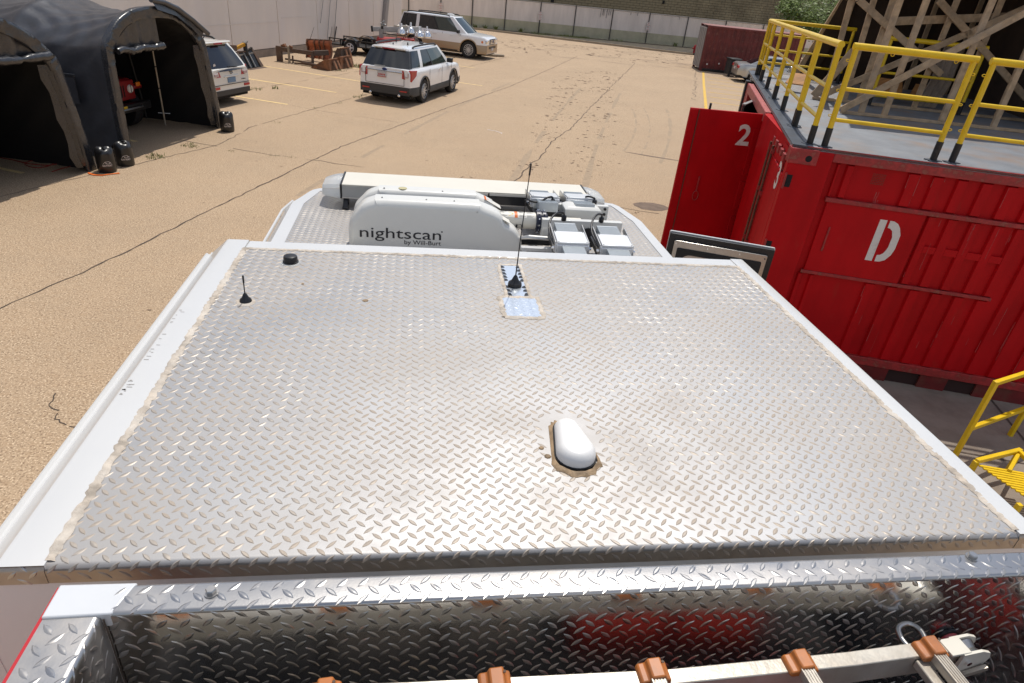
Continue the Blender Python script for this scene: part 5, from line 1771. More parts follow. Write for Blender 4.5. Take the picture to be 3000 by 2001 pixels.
# ------------------------------------------------------------------ vehicles
def wheel(th, x, y, r, w, rim_m='rim', spokes=10, rr=None):
    F = W[th]
    sgn = 1 if y > 0 else -1
    rr = rr or r * .64
    o = MB(F).lathe([(rr, -w / 2 + .01), (r - .02, -w / 2), (r, -w / 2 + .03), (r, w / 2 - .03), (r - .02, w / 2), (rr, w / 2 - .01)], 30, (x, y, r), 'Y', cap=False).build('tyre', M['tyre'], th, smooth=40)
    e = y + sgn * w / 2
    rm = MB(F)
    rm.lathe([(rr, -.012), (rr + .004, .0), (rr - .02, .002), (rr - .03, -.03)], 30, (x, e - sgn * .012, r), 'Y', cap=False)
    rm.lathe([(.001, -.004 * sgn), (.05, -.004 * sgn), (.06, -.02 * sgn)], 14, (x, e - sgn * .008, r), 'Y')
    for k in range(spokes):
        a = 2 * math.pi * k / spokes
        d = Vector((math.cos(a), 0, math.sin(a)))
        c = Vector((x, e - sgn * .02, r))
        rm.bar(c + d * .04, c + d * (rr - .012), .030 * 10 / spokes + .008, .022, (0, 1, 0))
    rm.build('rim', M[rim_m], o, smooth=40)
    MB(F).lathe([(.01, 0), (rr - .005, 0)], 24, (x, e - sgn * .06, r), 'Y', cap=False).build('brake_disc', M['dark'], o)
    return o


def car(th, P):
    F = W[th]
    L2, hw = P['L'] / 2, P['hw']
    xr, xf, wr = P['xr'], P['xf'], P['wr']
    aR = wr + .07
    sill = P.get('sill', .30)
    belt = P['belt']          # list (x, z)

    def bz(x):
        for (x0, z0), (x1, z1) in zip(belt[:-1], belt[1:]):
            if x <= x1:
                return z0 + (z1 - z0) * (x - x0) / (x1 - x0)
        return belt[-1][1]

    def wd(x):
        d0, d1 = x + L2, L2 - x
        k = 1.0
        if d0 < .5:
            k *= P.get('rw', .90) + (1 - P.get('rw', .90)) * math.sin(min(1, d0 / .5) * math.pi / 2)
        if d1 < .9:
            k *= P.get('fw', .88) + (1 - P.get('fw', .88)) * math.sin(min(1, d1 / .75) * math.pi / 2)
        return hw * k

    def zl(x):
        z = sill
        if x - (-L2) < .2:
            z = sill + .06
        for xw in (xr, xf):
            d = abs(x - xw)
            if d < aR:
                z = max(z, wr + math.sqrt(max(0, aR * aR - d * d)))
        return z
    xs = [-L2, -L2 + .04, -L2 + .1, -L2 + .2, -L2 + .35]
    for xw in (xr, xf):
        xs += [xw - aR - .001] + [xw - aR * math.cos(math.pi * i / 14) for i in range(15)] + [xw + aR + .001]
    x = -L2 + .5
    while x < L2 - .6:
        xs.append(x)
        x += .18
    xs += [L2 - .5, L2 - .35, L2 - .22, L2 - .12, L2 - .05, L2]
    xs = sorted(set(round(v, 4) for v in xs))
    rows = []
    for x in xs:
        w = wd(x)
        zb = bz(x)
        z0 = zl(x)
        zs = zb - .10
        # rear and front faces lean in
        rd = max(0, .12 - (x + L2)) * .5
        half = [(w - .05, z0), (w - .004, min(z0 + .03, zs - .03)), (w + .006, z0 + (zs - z0) * .45), (w, zs - .02), (w - .025, zs + .05), (w - .07, zb), (w * .6, zb + .012), (0, zb + .018)]
        rows.append([(x, y, z) for y, z in half] + [(x, -y, z) for y, z in half[-2::-1]])
    mb = MB(F).grid(rows)
    mb.add(rows[0], [tuple(range(len(rows[0])))])
    mb.add(rows[-1], [tuple(range(len(rows[-1])))])
    body = mb.build('body', M[P['paint']], th, smooth=32)
    MB(F).box((-L2 + .1, -hw + .12, .22), (L2 - .12, hw - .12, sill + .28)).build('underbody', M['dark'], th)
    # lower cladding
    cl = MB(F)
    ct = P.get('clad_top', .5)
    crow = []
    for x in xs:
        w = wd(x) + .009
        z0 = zl(x)
        zt = P['clad_rear'] if (x < xr - aR and 'clad_rear' in P) else ct
        if z0 + .02 > zt:
            if len(crow) > 1:
                cl.grid(crow)
            crow = []
            continue
        crow.append([(x, w - .05, z0 - .03), (x, w, z0), (x, w + .004, zt - .02), (x, w - .006, zt)])
    if len(crow) > 1:
        cl.grid(crow)
    n0 = len(cl.v)
    inv = F.inverted()
    vs = [inv @ v for v in cl.v]
    cl.add([(v.x, -v.y, v.z) for v in vs], cl.f[:])
    for xe, sgn in ((-L2, -1), (L2, 1)):
        w = wd(xe) + .009
        zt = P.get('clad_rear', ct) if sgn < 0 else P.get('clad_front', ct)
        cl.add([(xe + sgn * .012, -w, sill + .02), (xe + sgn * .012, w, sill + .02), (xe + sgn * .012, w, zt), (xe + sgn * .012, -w, zt), (xe - sgn * .02, -w - .004, zt), (xe - sgn * .02, w + .004, zt)], [(0, 1, 2, 3), (3, 2, 5, 4)])
    cl.build('lower_cladding', M[P['clad']], th, smooth=35)
    for xw in (xr, xf):
        for s in (1, -1):
            pts = [(xw + (aR + .015) * math.cos(math.pi * i / 12), s * (wd(xw) + .004), wr + (aR + .015) * math.sin(math.pi * i / 12)) for i in range(13)]
            MB(F).tube(pts, .028, 6).build('arch_trim', M[P.get('arch', P['clad'])], th, smooth=50)
            wheel(th, xw, s * (hw - .115), wr, .23, 'rim', P.get('spokes', 10))
            MB(F).box((xw - aR + .02, s * (hw - .35) - .1, .3), (xw + aR - .02, s * (hw - .35) + .1, wr + aR * .8)).build('wheel_well', M['dark'], th)
    # greenhouse
    if 'gh' in P:
        (bx0, bx1, tx0, tx1, wb, wt_, zt) = P['gh']
        zb0 = bz(bx0) - .02

        def side(u, t, s, off=0.0):
            bx = bx0 + (bx1 - bx0) * u
            tx = tx0 + (tx1 - tx0) * u
            zb = bz(bx) - .01
            k = 1 - (2 * u - 1) ** 4 * .06
            y = (wb + (wt_ - wb) * (max(t, 0.0) ** 1.15 + min(t, 0.0))) * k
            n = Vector((0, 1, .35)).normalized()
            p = Vector((bx + (tx - bx) * t, s * y, zb + (zt - zb) * t))
            return p + Vector((0, s * n.y, n.z)) * off

        def end(u, v, t, off=0.0):
            a, b = side(u, t, -1), side(u, t, 1)
            p = a.lerp(b, v)
            bow = .10 * (1 - (2 * v - 1) ** 2) * (1 if u > .5 else -.6)
            sl = (side(u, 1, 1) - side(u, 0, 1))
            n = Vector((abs(sl.z), 0, abs(sl.x) + .001)).normalized()
            if u < .5:
                n.x = -n.x
            return p + Vector((bow, 0, 0)) + n * off
        g = MB(F)
        T = [0, .25, .5, .75, .92, 1]
        Uu = [0, .02, .1, .2, .3, .4, .5, .6, .7, .8, .9, .98, 1]
        Vv = [i / 8 for i in range(9)]
        for s in (1, -1):
            g.grid([[side(u, t, s) for u in Uu] for t in T])
        for u in (0, 1):
            g.grid([[end(u, v, t) for v in Vv] for t in T])
        rr = []
        for v in Vv:
            row = []
            for u in Uu:
                p = side(u, 1, -1).lerp(side(u, 1, 1), v)
                e0, e1 = end(0, v, 1), end(1, v, 1)
                p.x = e0.x + (e1.x - e0.x) * u
                edge = min(1, 4 * v, 4 * (1 - v)) ** .5
                p.z += .045 * edge * (1 - (2 * u - 1) ** 6)
                row.append(p)
            rr.append(row)
        g.grid(rr)
        g.build('cabin', M[P['paint']], th, smooth=38)

        def win(fn, a0, a1, t0, t1, nm, m, off=.006, rc=.0, skew0=0.0, skew1=0.0):
            n = 5
            rows = []
            for j in range(n + 1):
                t = t0 + (t1 - t0) * j / n
                row = []
                for i in range(n + 1):
                    b0, b1 = a0 + skew0 * (j / n), a1 + skew1 * (j / n)
                    q = rc * ((2 * j / n - 1) ** 6)
                    a = b0 + q + (b1 - b0 - 2 * q) * i / n
                    row.append(fn(a, t, off))
                rows.append(row)
            return MB(F).grid(rows).build(nm, M[m], th, smooth=60)
        for s in (1, -1):
            for (u0, u1, t0, t1, m, k0, k1) in P['wins']:
                win(lambda a, t, o, s=s: side(a, t, s, o), u0, u1, t0, t1, 'window', m, skew0=k0, skew1=k1)
        v0, v1, t0, t1, rc = P['rear_glass']
        win(lambda a, t, o: end(0, a, t, o), v0, v1, t0, t1, 'rear_window', P.get('rear_m', 'glass'), rc=rc)
        win(lambda a, t, o: end(1, a, t, o), .06, .94, .04, .95, 'windscreen', 'glass_light', rc=.02)
        P['end'] = end
        P['side'] = side
        # roof rails
        if P.get('rails'):
            for s in (1, -1):
                y = s * (wt_ - .035)
                u0, u1 = P['rails']
                zz = zt + .012
                pts = [(u0, y, zz), (u0 + .14, y, zz + .05), ((u0 + u1) / 2, y + s * .01, zz + .065), (u1 - .14, y, zz + .05), (u1, y, zz)]
                MB(F).tube(catmull(pts, 5), .030, 8).build('roof_rail', M['black_paint'], th, smooth=60)
    P['bz'] = bz
    P['wd'] = wd
    return body


def box_part(th, a, b, nm, m, bev=.01, par=None):
    return MB(W[th]).box(a, b).build(nm, M[m], par or th, bevel=bev)


def mirrors(th, x, z, y, m='black_plastic'):
    for s in (1, -1):
        box_part(th, (x - .07, s * y - .12 if s > 0 else s * y - .10, z), (x + .07, s * y + .10 if s > 0 else s * y + .12, z + .16), 'mirror', m, .03)

UH = Vector((.386, .923, 0))
# --- white SUV in the middle of the yard (rear and right side to the camera)
ctr = Vector((.09, 23.5, 0)) + UH * 1.40 + Vector((-.923, .386, 0)) * .93 + UH * 0.1
suv = thing('parked_suv', 'white SUV with black lower trim parked alone in mid yard, tail towards the truck', 'car', tuple(ctr), math.atan2(UH.y, UH.x))
P = dict(L=4.95, hw=.98, xr=-1.40, xf=1.43, wr=.385, belt=[(-2.5, 1.10), (-2.3, 1.13), (0.9, 1.10), (1.5, 1.08), (2.1, 1.0), (2.5, .86)], paint='car_white', clad='car_clad', clad_top=.50, clad_rear=.58,
         gh=(-2.36, 1.30, -2.02, .45, .90, .70, 1.70), wins=[(.0, .035, .05, .91, 'black_plastic', .0, .0), (.035, .205, .08, .91, 'glass', .0, .012), (.27, .50, .06, .91, 'glass', .035, .0), (.50, .522, .06, .91, 'black_plastic', .0, .0), (.522, .89, .06, .91, 'glass_light', .0, .03)],
         rear_glass=(.0, 1.0, .04, .91, .0), rails=(-1.75, .25), spokes=10)
car(suv, P)
F = W[suv]
end = P['end']
MB(F).box((-2.17, -.56, 1.675), (-1.98, .56, 1.72)).build('spoiler', M['car_white'], suv, bevel=.02)
MB(F).box((-2.185, -.22, 1.66), (-2.165, .22, 1.685)).build('brake_light', M['tail_red'], suv)
for s in (1, -1):
    tl = MB(F)
    tl.add([(-2.485, s * .62, .84), (-2.41, s * .93, .76), (-2.16, s * .975, .93), (-2.10, s * .975, 1.10), (-2.40, s * .915, 1.115), (-2.47, s * .62, 1.10),
            (-2.495, s * .62, .85), (-2.435, s * .945, .77), (-2.16, s * .995, .94), (-2.10, s * .992, 1.09), (-2.425, s * .935, 1.105), (-2.485, s * .62, 1.09)],
           [(6, 7, 10, 11), (7, 8, 9, 10), (0, 1, 7, 6), (1, 2, 8, 7), (2, 3, 9, 8), (3, 4, 10, 9), (4, 5, 11, 10), (5, 0, 6, 11)])
    t = tl.build('tail_light', M['tail_red'], suv)
    MB(F).box((-2.503, min(s * .72, s * .84), .88), (-2.465, max(s * .72, s * .84), .91)).build('reverse_lamp', M['tail_clear'], t)
    MB(F).box((-2.50, min(s * .82, s * .85), .90), (-2.46, max(s * .82, s * .85), 1.02)).build('lamp_stripe', M['tail_clear'], t)
    MB(F).box((-2.52, min(s * .55, s * .80), .43), (-2.48, max(s * .55, s * .80), .47)).build('reflector', M['tail_red'], suv)
    MB(F).lathe([(.03, 0), (.045, .01), (.045, .14)], 14, (-2.53, s * .52, .30), 'X').build('exhaust', M['chrome'], suv, smooth=40)
MB(F).box((-2.505, -.64, 1.0), (-2.475, .64, 1.035)).build('chrome_bar', M['chrome'], suv, bevel=.008)
pl_ = MB(F).box((-2.515, -.06, .82), (-2.49, .26, .98)).build('number_plate', M['plate'], suv, bevel=.004)
MB(F).box((-2.518, -.055, .825), (-2.514, .255, .845)).build('plate_stripe', M['sign_red'], pl_)
mb = MB(F)
for k in range(5):
    mb.box((-2.518, -.02 + .05 * k, .875), (-2.5145, .012 + .05 * k, .925))
tag(mb.build('plate_characters', M['sign_red'], pl_), kind='stuff')
em = MB(F).lathe([(.001, 0), (.085, 0), (.09, .008)], 20, (0, 0, 0), 'X')
em.v = [F @ Vector((-2.505 + (F.inverted() @ v).x, (F.inverted() @ v).y, 1.075 + (F.inverted() @ v).z * .45)) for v in em.v]
em.build('emblem', M['blue'], suv)
MB(F).box((-2.49, .0, 1.155), (-2.43, .38, 1.17)).build('wiper', M['grey_metal'], suv)
mb = MB(F)
for y in (-.69, .69):
    mb.box((-2.492, y - .006, .62), (-2.484, y + .006, 1.05))
mb.box((-2.492, -.69, .61), (-2.484, .69, .622))
mb.build('hatch_gap', M['crack'], suv)
for s in (1, -1):
    for x in (-.05, .98):
        h_ = MB(F).box((x - .1, min(s * .985, s * 1.01), .97), (x + .09, max(s * .985, s * 1.01), 1.0)).build('door_handle', M['chrome'], suv, bevel=.006)
    mb = MB(F)
    for x in (.22, 1.18, -.95):
        mb.box((x - .005, min(s * .982, s * .988), .5), (x + .005, max(s * .982, s * .988), 1.06))
    mb.build('door_gap', M['crack'], suv)
mirrors(suv, .88, 1.12, 1.03)
mb = MB(F)
for x, y, h in ((-1.5, .15, .05), (-1.2, -.25, .09), (-.6, .45, .12)):
    mb.tube([(x, y, 1.74), (x, y, 1.745 + h)], [.03, .012], 8)
tag(mb.build('roof_aerials', M['black_plastic'], suv), kind='stuff')
MB(F).box((-.35, -.42, 1.745), (-.22, -.30, 1.80)).build('roof_module', M['black_plastic'], suv, bevel=.01)

# --- white and tan SUV parked nose out by the fence
FH = Vector((.913, -.407, 0))
rgt = Vector((-.407, -.913, 0))
fr = Vector((2.62, 37.81, 0))
ctr = fr - FH * 1.62 - rgt * .88
suv2 = thing('parked_suv', 'long white SUV with tan lower panels parked nose out before the fence', 'car', tuple(ctr), math.atan2(FH.y, FH.x))
P2 = dict(L=5.25, hw=1.0, xr=-1.55, xf=1.62, wr=.43, belt=[(-2.7, 1.18), (-2.4, 1.20), (1.05, 1.18), (1.5, 1.18), (2.3, 1.12), (2.55, 1.06), (2.64, .96)], paint='car_white', clad='car_tan', clad_top=.72, clad_rear=.72, clad_front=.74, fw=.88, rw=.94,
          gh=(-2.60, 1.45, -2.35, .55, .93, .76, 1.90), wins=[(.025, .265, .06, .93, 'glass', -.005, .02), (.31, .595, .05, .93, 'glass', .035, .015), (.595, .615, .05, .93, 'black_plastic', .015, .015), (.615, .90, .05, .93, 'glass_light', .015, .03)],
          rear_glass=(.06, .94, .1, .92, .02), rails=(-2.1, .35), spokes=14, arch='car_tan')
car(suv2, P2)
F = W[suv2]
gr = MB(F).box((2.58, -.44, .76), (2.665, .44, 1.02)).build('grille', M['black_plastic'], suv2, bevel=.02)
for z in (.82, .89, .96):
    MB(F).box((2.66, -.43, z - .02), (2.682, .43, z + .02)).build('grille_bar', M['chrome'], gr)
MB(F).lathe([(.001, .0), (.085, .0), (.09, -.01)], 18, (2.688, 0, .90), 'X').build('emblem', M['blue'], gr)
for s in (1, -1):
    hl = MB(F).box((2.36, min(s * .48, s * .90), .78), (2.63, max(s * .48, s * .90), 1.0)).build('headlight', M['chrome'], suv2, bevel=.04)
    MB(F).box((2.30, min(s * .80, s * .955), .82), (2.42, max(s * .80, s * .955), .94)).build('indicator', M['amber'], hl, bevel=.02)
    for x in (-.35, .62):
        MB(F).box((x - .1, min(s * .995, s * 1.025), 1.0), (x + .1, max(s * .995, s * 1.025), 1.04)).build('door_handle', M['alu_white'], suv2, bevel=.008)
    mb = MB(F)
    for x in (-.95, .08, 1.12):
        mb.box((x - .006, min(s * .995, s * 1.0), .5), (x + .006, max(s * .995, s * 1.0), 1.15))
    mb.build('door_gap', M['crack'], suv2)
    MB(F).box((-.9, min(s * .92, s * 1.02), .30), (1.0, max(s * .92, s * 1.02), .36)).build('running_board', M['black_plastic'], suv2)
MB(F).box((2.61, -.55, .54), (2.65, .55, .66)).build('lower_grille', M['black_plastic'], suv2, bevel=.01)
MB(F).box((2.64, -.16, .44), (2.66, .16, .58)).build('number_plate', M['plate'], suv2)
mirrors(suv2, 1.02, 1.18, 1.08)
mb = MB(F)
for x, y in ((-.2, .3), (.1, -.2)):
    mb.box((x, y, 1.945), (x + .22, y + .3, 2.0))
mb.build('roof_pad', M['car_white'], suv2, bevel=.02)

# --- small pearl SUV beside the tent, tail towards the lane
H3 = Vector((-.92, .392, 0))
rc_ = Vector((-5.47, 20.87, 0))
ctr = rc_ + H3 * 2.3
suv3 = thing('parked_suv', 'pearl white small SUV parked against the wall right of the black tents', 'car', tuple(ctr), math.atan2(H3.y, H3.x))
P3 = dict(L=4.6, hw=.945, xr=-1.35, xf=1.35, wr=.36, belt=[(-2.3, 1.02), (-2.15, 1.08), (.8, 1.06), (1.3, 1.04), (2.0, .95), (2.3, .8)], paint='car_cream', clad='car_clad', clad_top=.36, clad_rear=.46, rw=.84,
          gh=(-2.22, 1.25, -1.80, .35, .87, .66, 1.66), wins=[(.06, .22, .15, .88, 'glass', .03, .01), (.27, .52, .1, .9, 'glass', .03, .0), (.535, .88, .1, .9, 'glass_light', .0, .02)],
          rear_glass=(.05, .95, -.12, .90, .05), rails=(-1.4, .2), arch='car_cream')
car(suv3, P3)
F = W[suv3]
MB(F).box((-1.98, -.58, 1.645), (-1.75, .58, 1.70)).build('spoiler', M['car_cream'], suv3, bevel=.025)
MB(F).box((-2.0, -.17, 1.63), (-1.97, .17, 1.665)).build('brake_light', M['tail_red'], suv3)
for s in (1, -1):
    tl = MB(F)
    tl.add([(-2.31, s * .46, .82), (-2.25, s * .80, .80), (-1.92, s * .93, .92), (-1.85, s * .935, 1.06), (-2.19, s * .83, 1.07), (-2.29, s * .50, .97),
            (-2.325, s * .47, .83), (-2.275, s * .815, .81), (-1.93, s * .95, .93), (-1.86, s * .955, 1.05), (-2.21, s * .85, 1.06), (-2.305, s * .51, .96)],
           [(6, 7, 10, 11), (7, 8, 9, 10), (0, 1, 7, 6), (1, 2, 8, 7), (2, 3, 9, 8), (3, 4, 10, 9), (4, 5, 11, 10), (5, 0, 6, 11)])
    t = tl.build('tail_light', M['tail_red'], suv3)
    MB(F).box((-2.335, min(s * .56, s * .72), .85), (-2.29, max(s * .56, s * .72), .92)).build('reverse_lamp', M['tail_clear'], t)
    MB(F).box((-2.325, min(s * .55, s * .80), .50), (-2.26, max(s * .55, s * .80), .57)).build('reflector', M['tail_red'], suv3, bevel=.01)
MB(F).box((-2.325, -.32, .80), (-2.29, .32, .84)).build('hatch_lip', M['car_cream'], suv3, bevel=.012)
MB(F).box((-2.325, -.17, .65), (-2.30, .17, .79)).build('number_plate', M['plate_blue'], suv3, bevel=.004)
e_ = MB(F).tube([(-2.315, .07 * math.cos(a), .93 + .042 * math.sin(a)) for a in [i * .628 for i in range(10)]], .009, 6, closed=True)
e_.bar((-2.318, -.03, .90), (-2.318, -.02, .96), .012, .01).bar((-2.318, .03, .90), (-2.318, .02, .96), .012, .01).bar((-2.318, -.028, .93), (-2.318, .028, .935), .012, .01)
e_.build('emblem', M['chrome'], suv3)
end3 = P3['end']
mb = MB(F)
for (vv, tt, r_) in ((.84, .12, .05),):
    c = end3(0, vv, tt, .012)
    mb.lathe([(.001, 0), (.055, 0)], 14, (c.x, c.y, c.z), 'X', cap=False)
mb.build('window_sticker', M['sign_white'], suv3)
a, b = end3(0, .3, .0, .02), end3(0, .55, .04, .02)
MB(F).bar(a, b, .02, .012).build('wiper', M['black_plastic'], suv3)
MB(F).bar((-2.30, -.44, .70), (-2.31, -.62, .70), .02, .02).build('badge', M['chrome'], suv3)
MB(F).tube([(-1.55, .12, 1.70), (-1.75, .12, 1.90)], [.02, .005], 6).build('aerial', M['black_plastic'], suv3)
MB(F).box((-2.325, -.80, .60), (-2.295, .80, .612)).build('hatch_gap', M['crack'], suv3)

# --- silver saloon at the right by the maroon container
H4 = Vector((.975, -.22, 0))
ctr = Vector((18.0, 37.4, 0)) + H4 * 2.25 + Vector((.22, .975, 0)) * .75
sal = thing('parked_saloon', 'silver saloon car parked in front of the maroon container', 'car', tuple(ctr), math.atan2(H4.y, H4.x))
P4 = dict(L=4.55, hw=.90, xr=-1.3, xf=1.35, wr=.32, belt=[(-2.3, .90), (-2.15, .98), (-1.3, 1.0), (.8, .95), (1.3, .92), (2.0, .80), (2.3, .66)], paint='car_silver', clad='car_silver', clad_top=.32, rw=.86,
          gh=(-1.62, 1.15, -.75, .25, .80, .58, 1.42), wins=[(.12, .45, .1, .88, 'glass', .1, .0), (.48, .86, .1, .88, 'glass', .0, .0)], rear_glass=(.06, .94, .06, .94, .02), arch='car_silver')
car(sal, P4)
F = W[sal]
for s in (1, -1):
    MB(F).box((-2.31, min(s * .52, s * .80), .72), (-2.12, max(s * .52, s * .80), .88)).build('tail_light', M['tail_red'], sal, bevel=.03)
MB(F).box((-2.315, -.2, .62), (-2.29, .2, .74)).build('number_plate', M['plate'], sal)
mirrors(sal, .6, .95, .95, 'car_silver')

wb = thing('wheeled_bin', 'black wheeled bin standing behind the silver car', 'bin', (18.75, 39.9, 0))
for nm, a, b, m in (('tub', (18.5, 39.65, .12), (19.15, 40.3, .95), 'bin_black'), ('lid', (18.46, 39.60, .95), (19.2, 40.34, 1.03), 'bin_black')):
    MB().box(a, b).build(nm, M[m], wb, bevel=.03)
MB().tube([(18.5, 39.6, .98), (19.15, 39.6, .98)], .025, 8).build('handle', M['bin_black'], wb)
for x in (18.58, 19.08):
    MB().lathe([(.05, -.03), (.11, -.03), (.11, .03), (.05, .03)], 14, (x, 39.68, .11), 'X').build('wheel', M['tyre'], wb)

# pale bicycles beyond the deck
def bicycle(loc, rz, label):
    t = thing('bicycle', label, 'bicycle', loc, rz, 'bicycles behind the platform')
    F = W[t]
    for x in (-.52, .52):
        w_ = MB(F).tube([(x + .33 * math.cos(a), 0, .34 + .33 * math.sin(a)) for a in [i * .3142 for i in range(20)]], .02, 6, closed=True).build('wheel', M['sign_white'], t)
        mb = MB(F)
        for k in range(6):
            a = k * math.pi / 6
            mb.bar((x + .32 * math.cos(a), 0, .34 + .32 * math.sin(a)), (x - .32 * math.cos(a), 0, .34 - .32 * math.sin(a)), .006, .006)
        tag(mb.build('spokes', M['chrome'], w_), kind='stuff')
    mb = MB(F)
    for a, b in (((-.52, 0, .34), (-.1, 0, .34)), ((-.1, 0, .34), (-.22, 0, .85)), ((-.52, 0, .34), (-.19, 0, .75)), ((-.19, 0, .75), (.36, 0, .80)), ((-.1, 0, .34), (.36, 0, .72)), ((.52, 0, .34), (.34, 0, .98))):
        mb.tube([a, b], .02, 6)
    mb.build('frame', M['sign_white'], t)
    MB(F).tube([(.34, -.3, .98), (.36, 0, 1.0), (.34, .3, .98)], .015, 6).build('handlebar', M['chrome'], t)
    MB(F).box((-.34, -.07, .86), (-.1, .07, .91)).build('saddle', M['black_plastic'], t, bevel=.02)
bicycle((20.2, 36.2, 0), 2.6, 'pale bicycle leaning by the silver car seen through the left rails')
bicycle((21.6, 35.4, 0), .4, 'pale bicycle furthest right, seen through the guard rails')

# maroon shipping container
Um = Vector((.98, -.199, 0))
mc = thing('shipping_container', 'weathered maroon corrugated container standing near the red hydrant', 'container', (17.45, 41.65, 0), math.atan2(Um.y, Um.x))
F = W[mc]
CLm = 6.06
rows_b, rows_t = [], []
x = .16
pts = []
while x < CLm - .16:
    for dx_, y in ((0, .0), (.07, .0), (.14, .04), (.21, .04), (.28, .0)):
        pts.append((x + dx_, y))
    x += .28
MB(F).grid([[(a, b, .16) for a, b in pts], [(a, b, 2.46) for a, b in pts]]).build('side_wall', M['maroon'], mc)
MB(F).box((.1, .06, .1), (CLm - .1, 2.40, 2.5)).build('shell', M['maroon'], mc)
MB(F).box((.0, .0, 2.56), (CLm, 2.44, 2.59)).build('roof', M['maroon_top'], mc)
for a, b, nm in (((-.0, -.02, .0), (.17, .15, 2.59), 'corner_post'), ((CLm - .17, -.02, 0), (CLm, .15, 2.59), 'corner_post'), ((0, 2.29, 0), (.15, 2.44, 2.59), 'corner_post'),
                 ((.17, -.015, 2.46), (CLm - .17, .08, 2.58), 'top_rail'), ((.17, -.015, .02), (CLm - .17, .08, .16), 'bottom_rail')):
    MB(F).box(a, b).build(nm, M['maroon'] if nm != 'bottom_rail' else M['black_paint'], mc, bevel=.01)
for a, b in ((.16, 1.2), (1.24, 2.28)):
    MB(F).box((-.05, a, .15), (-.01, b, 2.45)).build('end_door', M['conduit'], mc)
for y in (.45, .95, 1.5, 2.0):
    MB(F).tube([(-.08, y, .2), (-.08, y, 2.4)], .02, 8).build('lock_rod', M['conduit'], mc)
for x, z in ((.42, .42), (1.15, .52)):
    MB(F).lathe([(.001, 0), (.05, 0)], 10, (x, -.016, z), 'Y', cap=False).build('pale_spot', M['sign_white'], mc)

# hydrant
hy = thing('hydrant', 'red fire hydrant on a pale slab by the end of the kerb', 'hydrant', (21.5, 53.0, 0))
mb = MB().lathe([(.13, .1), (.13, .16), (.105, .18), (.105, .50), (.13, .52), (.13, .56), (.12, .62), (.07, .69), (.03, .70), (.03, .74), (.01, .745)], 16, (21.5, 53.0, 0))
mb.build('barrel', M['hydrant'], hy, smooth=40)
MB().lathe([(.06, -.2), (.06, .2)], 12, (21.5, 53, .46), 'X').build('side_nozzle', M['hydrant'], hy)
MB().lathe([(.07, -.18), (.07, 0)], 12, (21.5, 53, .42), 'Y').build('front_nozzle', M['hydrant'], hy)
MB().box((20.9, 52.75, 0), (22.2, 53.5, .10)).build('slab', M['sign_white'], hy, bevel=.02)
MB().box((21.1, 52.6, .0), (21.9, 52.74, .14)).build('foot_timber', M['black_paint'], hy)
cs = thing('kerb_stop', 'rounded pale concrete parking kerb end in front of the tan trimmed vehicle', 'kerb stop', (4.0, 39.85, 0))
MB().add(*[(lambda c: ([(p[0], p[1], 0) for p in c] + [(p[0] * .98 + .08, p[1] * .98 + .79, .12) for p in c], [tuple(range(len(c))), tuple(range(2 * len(c) - 1, len(c) - 1, -1))] + [(i, (i + 1) % len(c), len(c) + (i + 1) % len(c), len(c) + i) for i in range(len(c))]))([(2.4, 40.2), (3.2, 39.75), (4.2, 39.6), (4.75, 39.75), (4.85, 39.95), (4.4, 40.2), (3.4, 40.5)])][0]).build('kerb_block', M['kerb'], cs, bevel=.03)
# ------------------------------------------------------------------ black garage tents
PROF = [(.27, 0), (.285, .5), (.295, 1.1), (.305, 1.7), (.32, 2.10), (.37, 2.25), (.53, 2.42), (.83, 2.64), (1.16, 2.77), (1.5, 2.835), (2.07, 2.855), (2.5, 2.82), (2.79, 2.745), (3.12, 2.59), (3.39, 2.38), (3.60, 2.17), (3.70, 2.03), (3.78, 1.6), (3.86, 1.1), (3.94, .6), (4.0, 0)]
TV = Vector((.27, .963, 0)).normalized()
TN = Vector((-.963, .27, 0)).normalized()     # into the tent


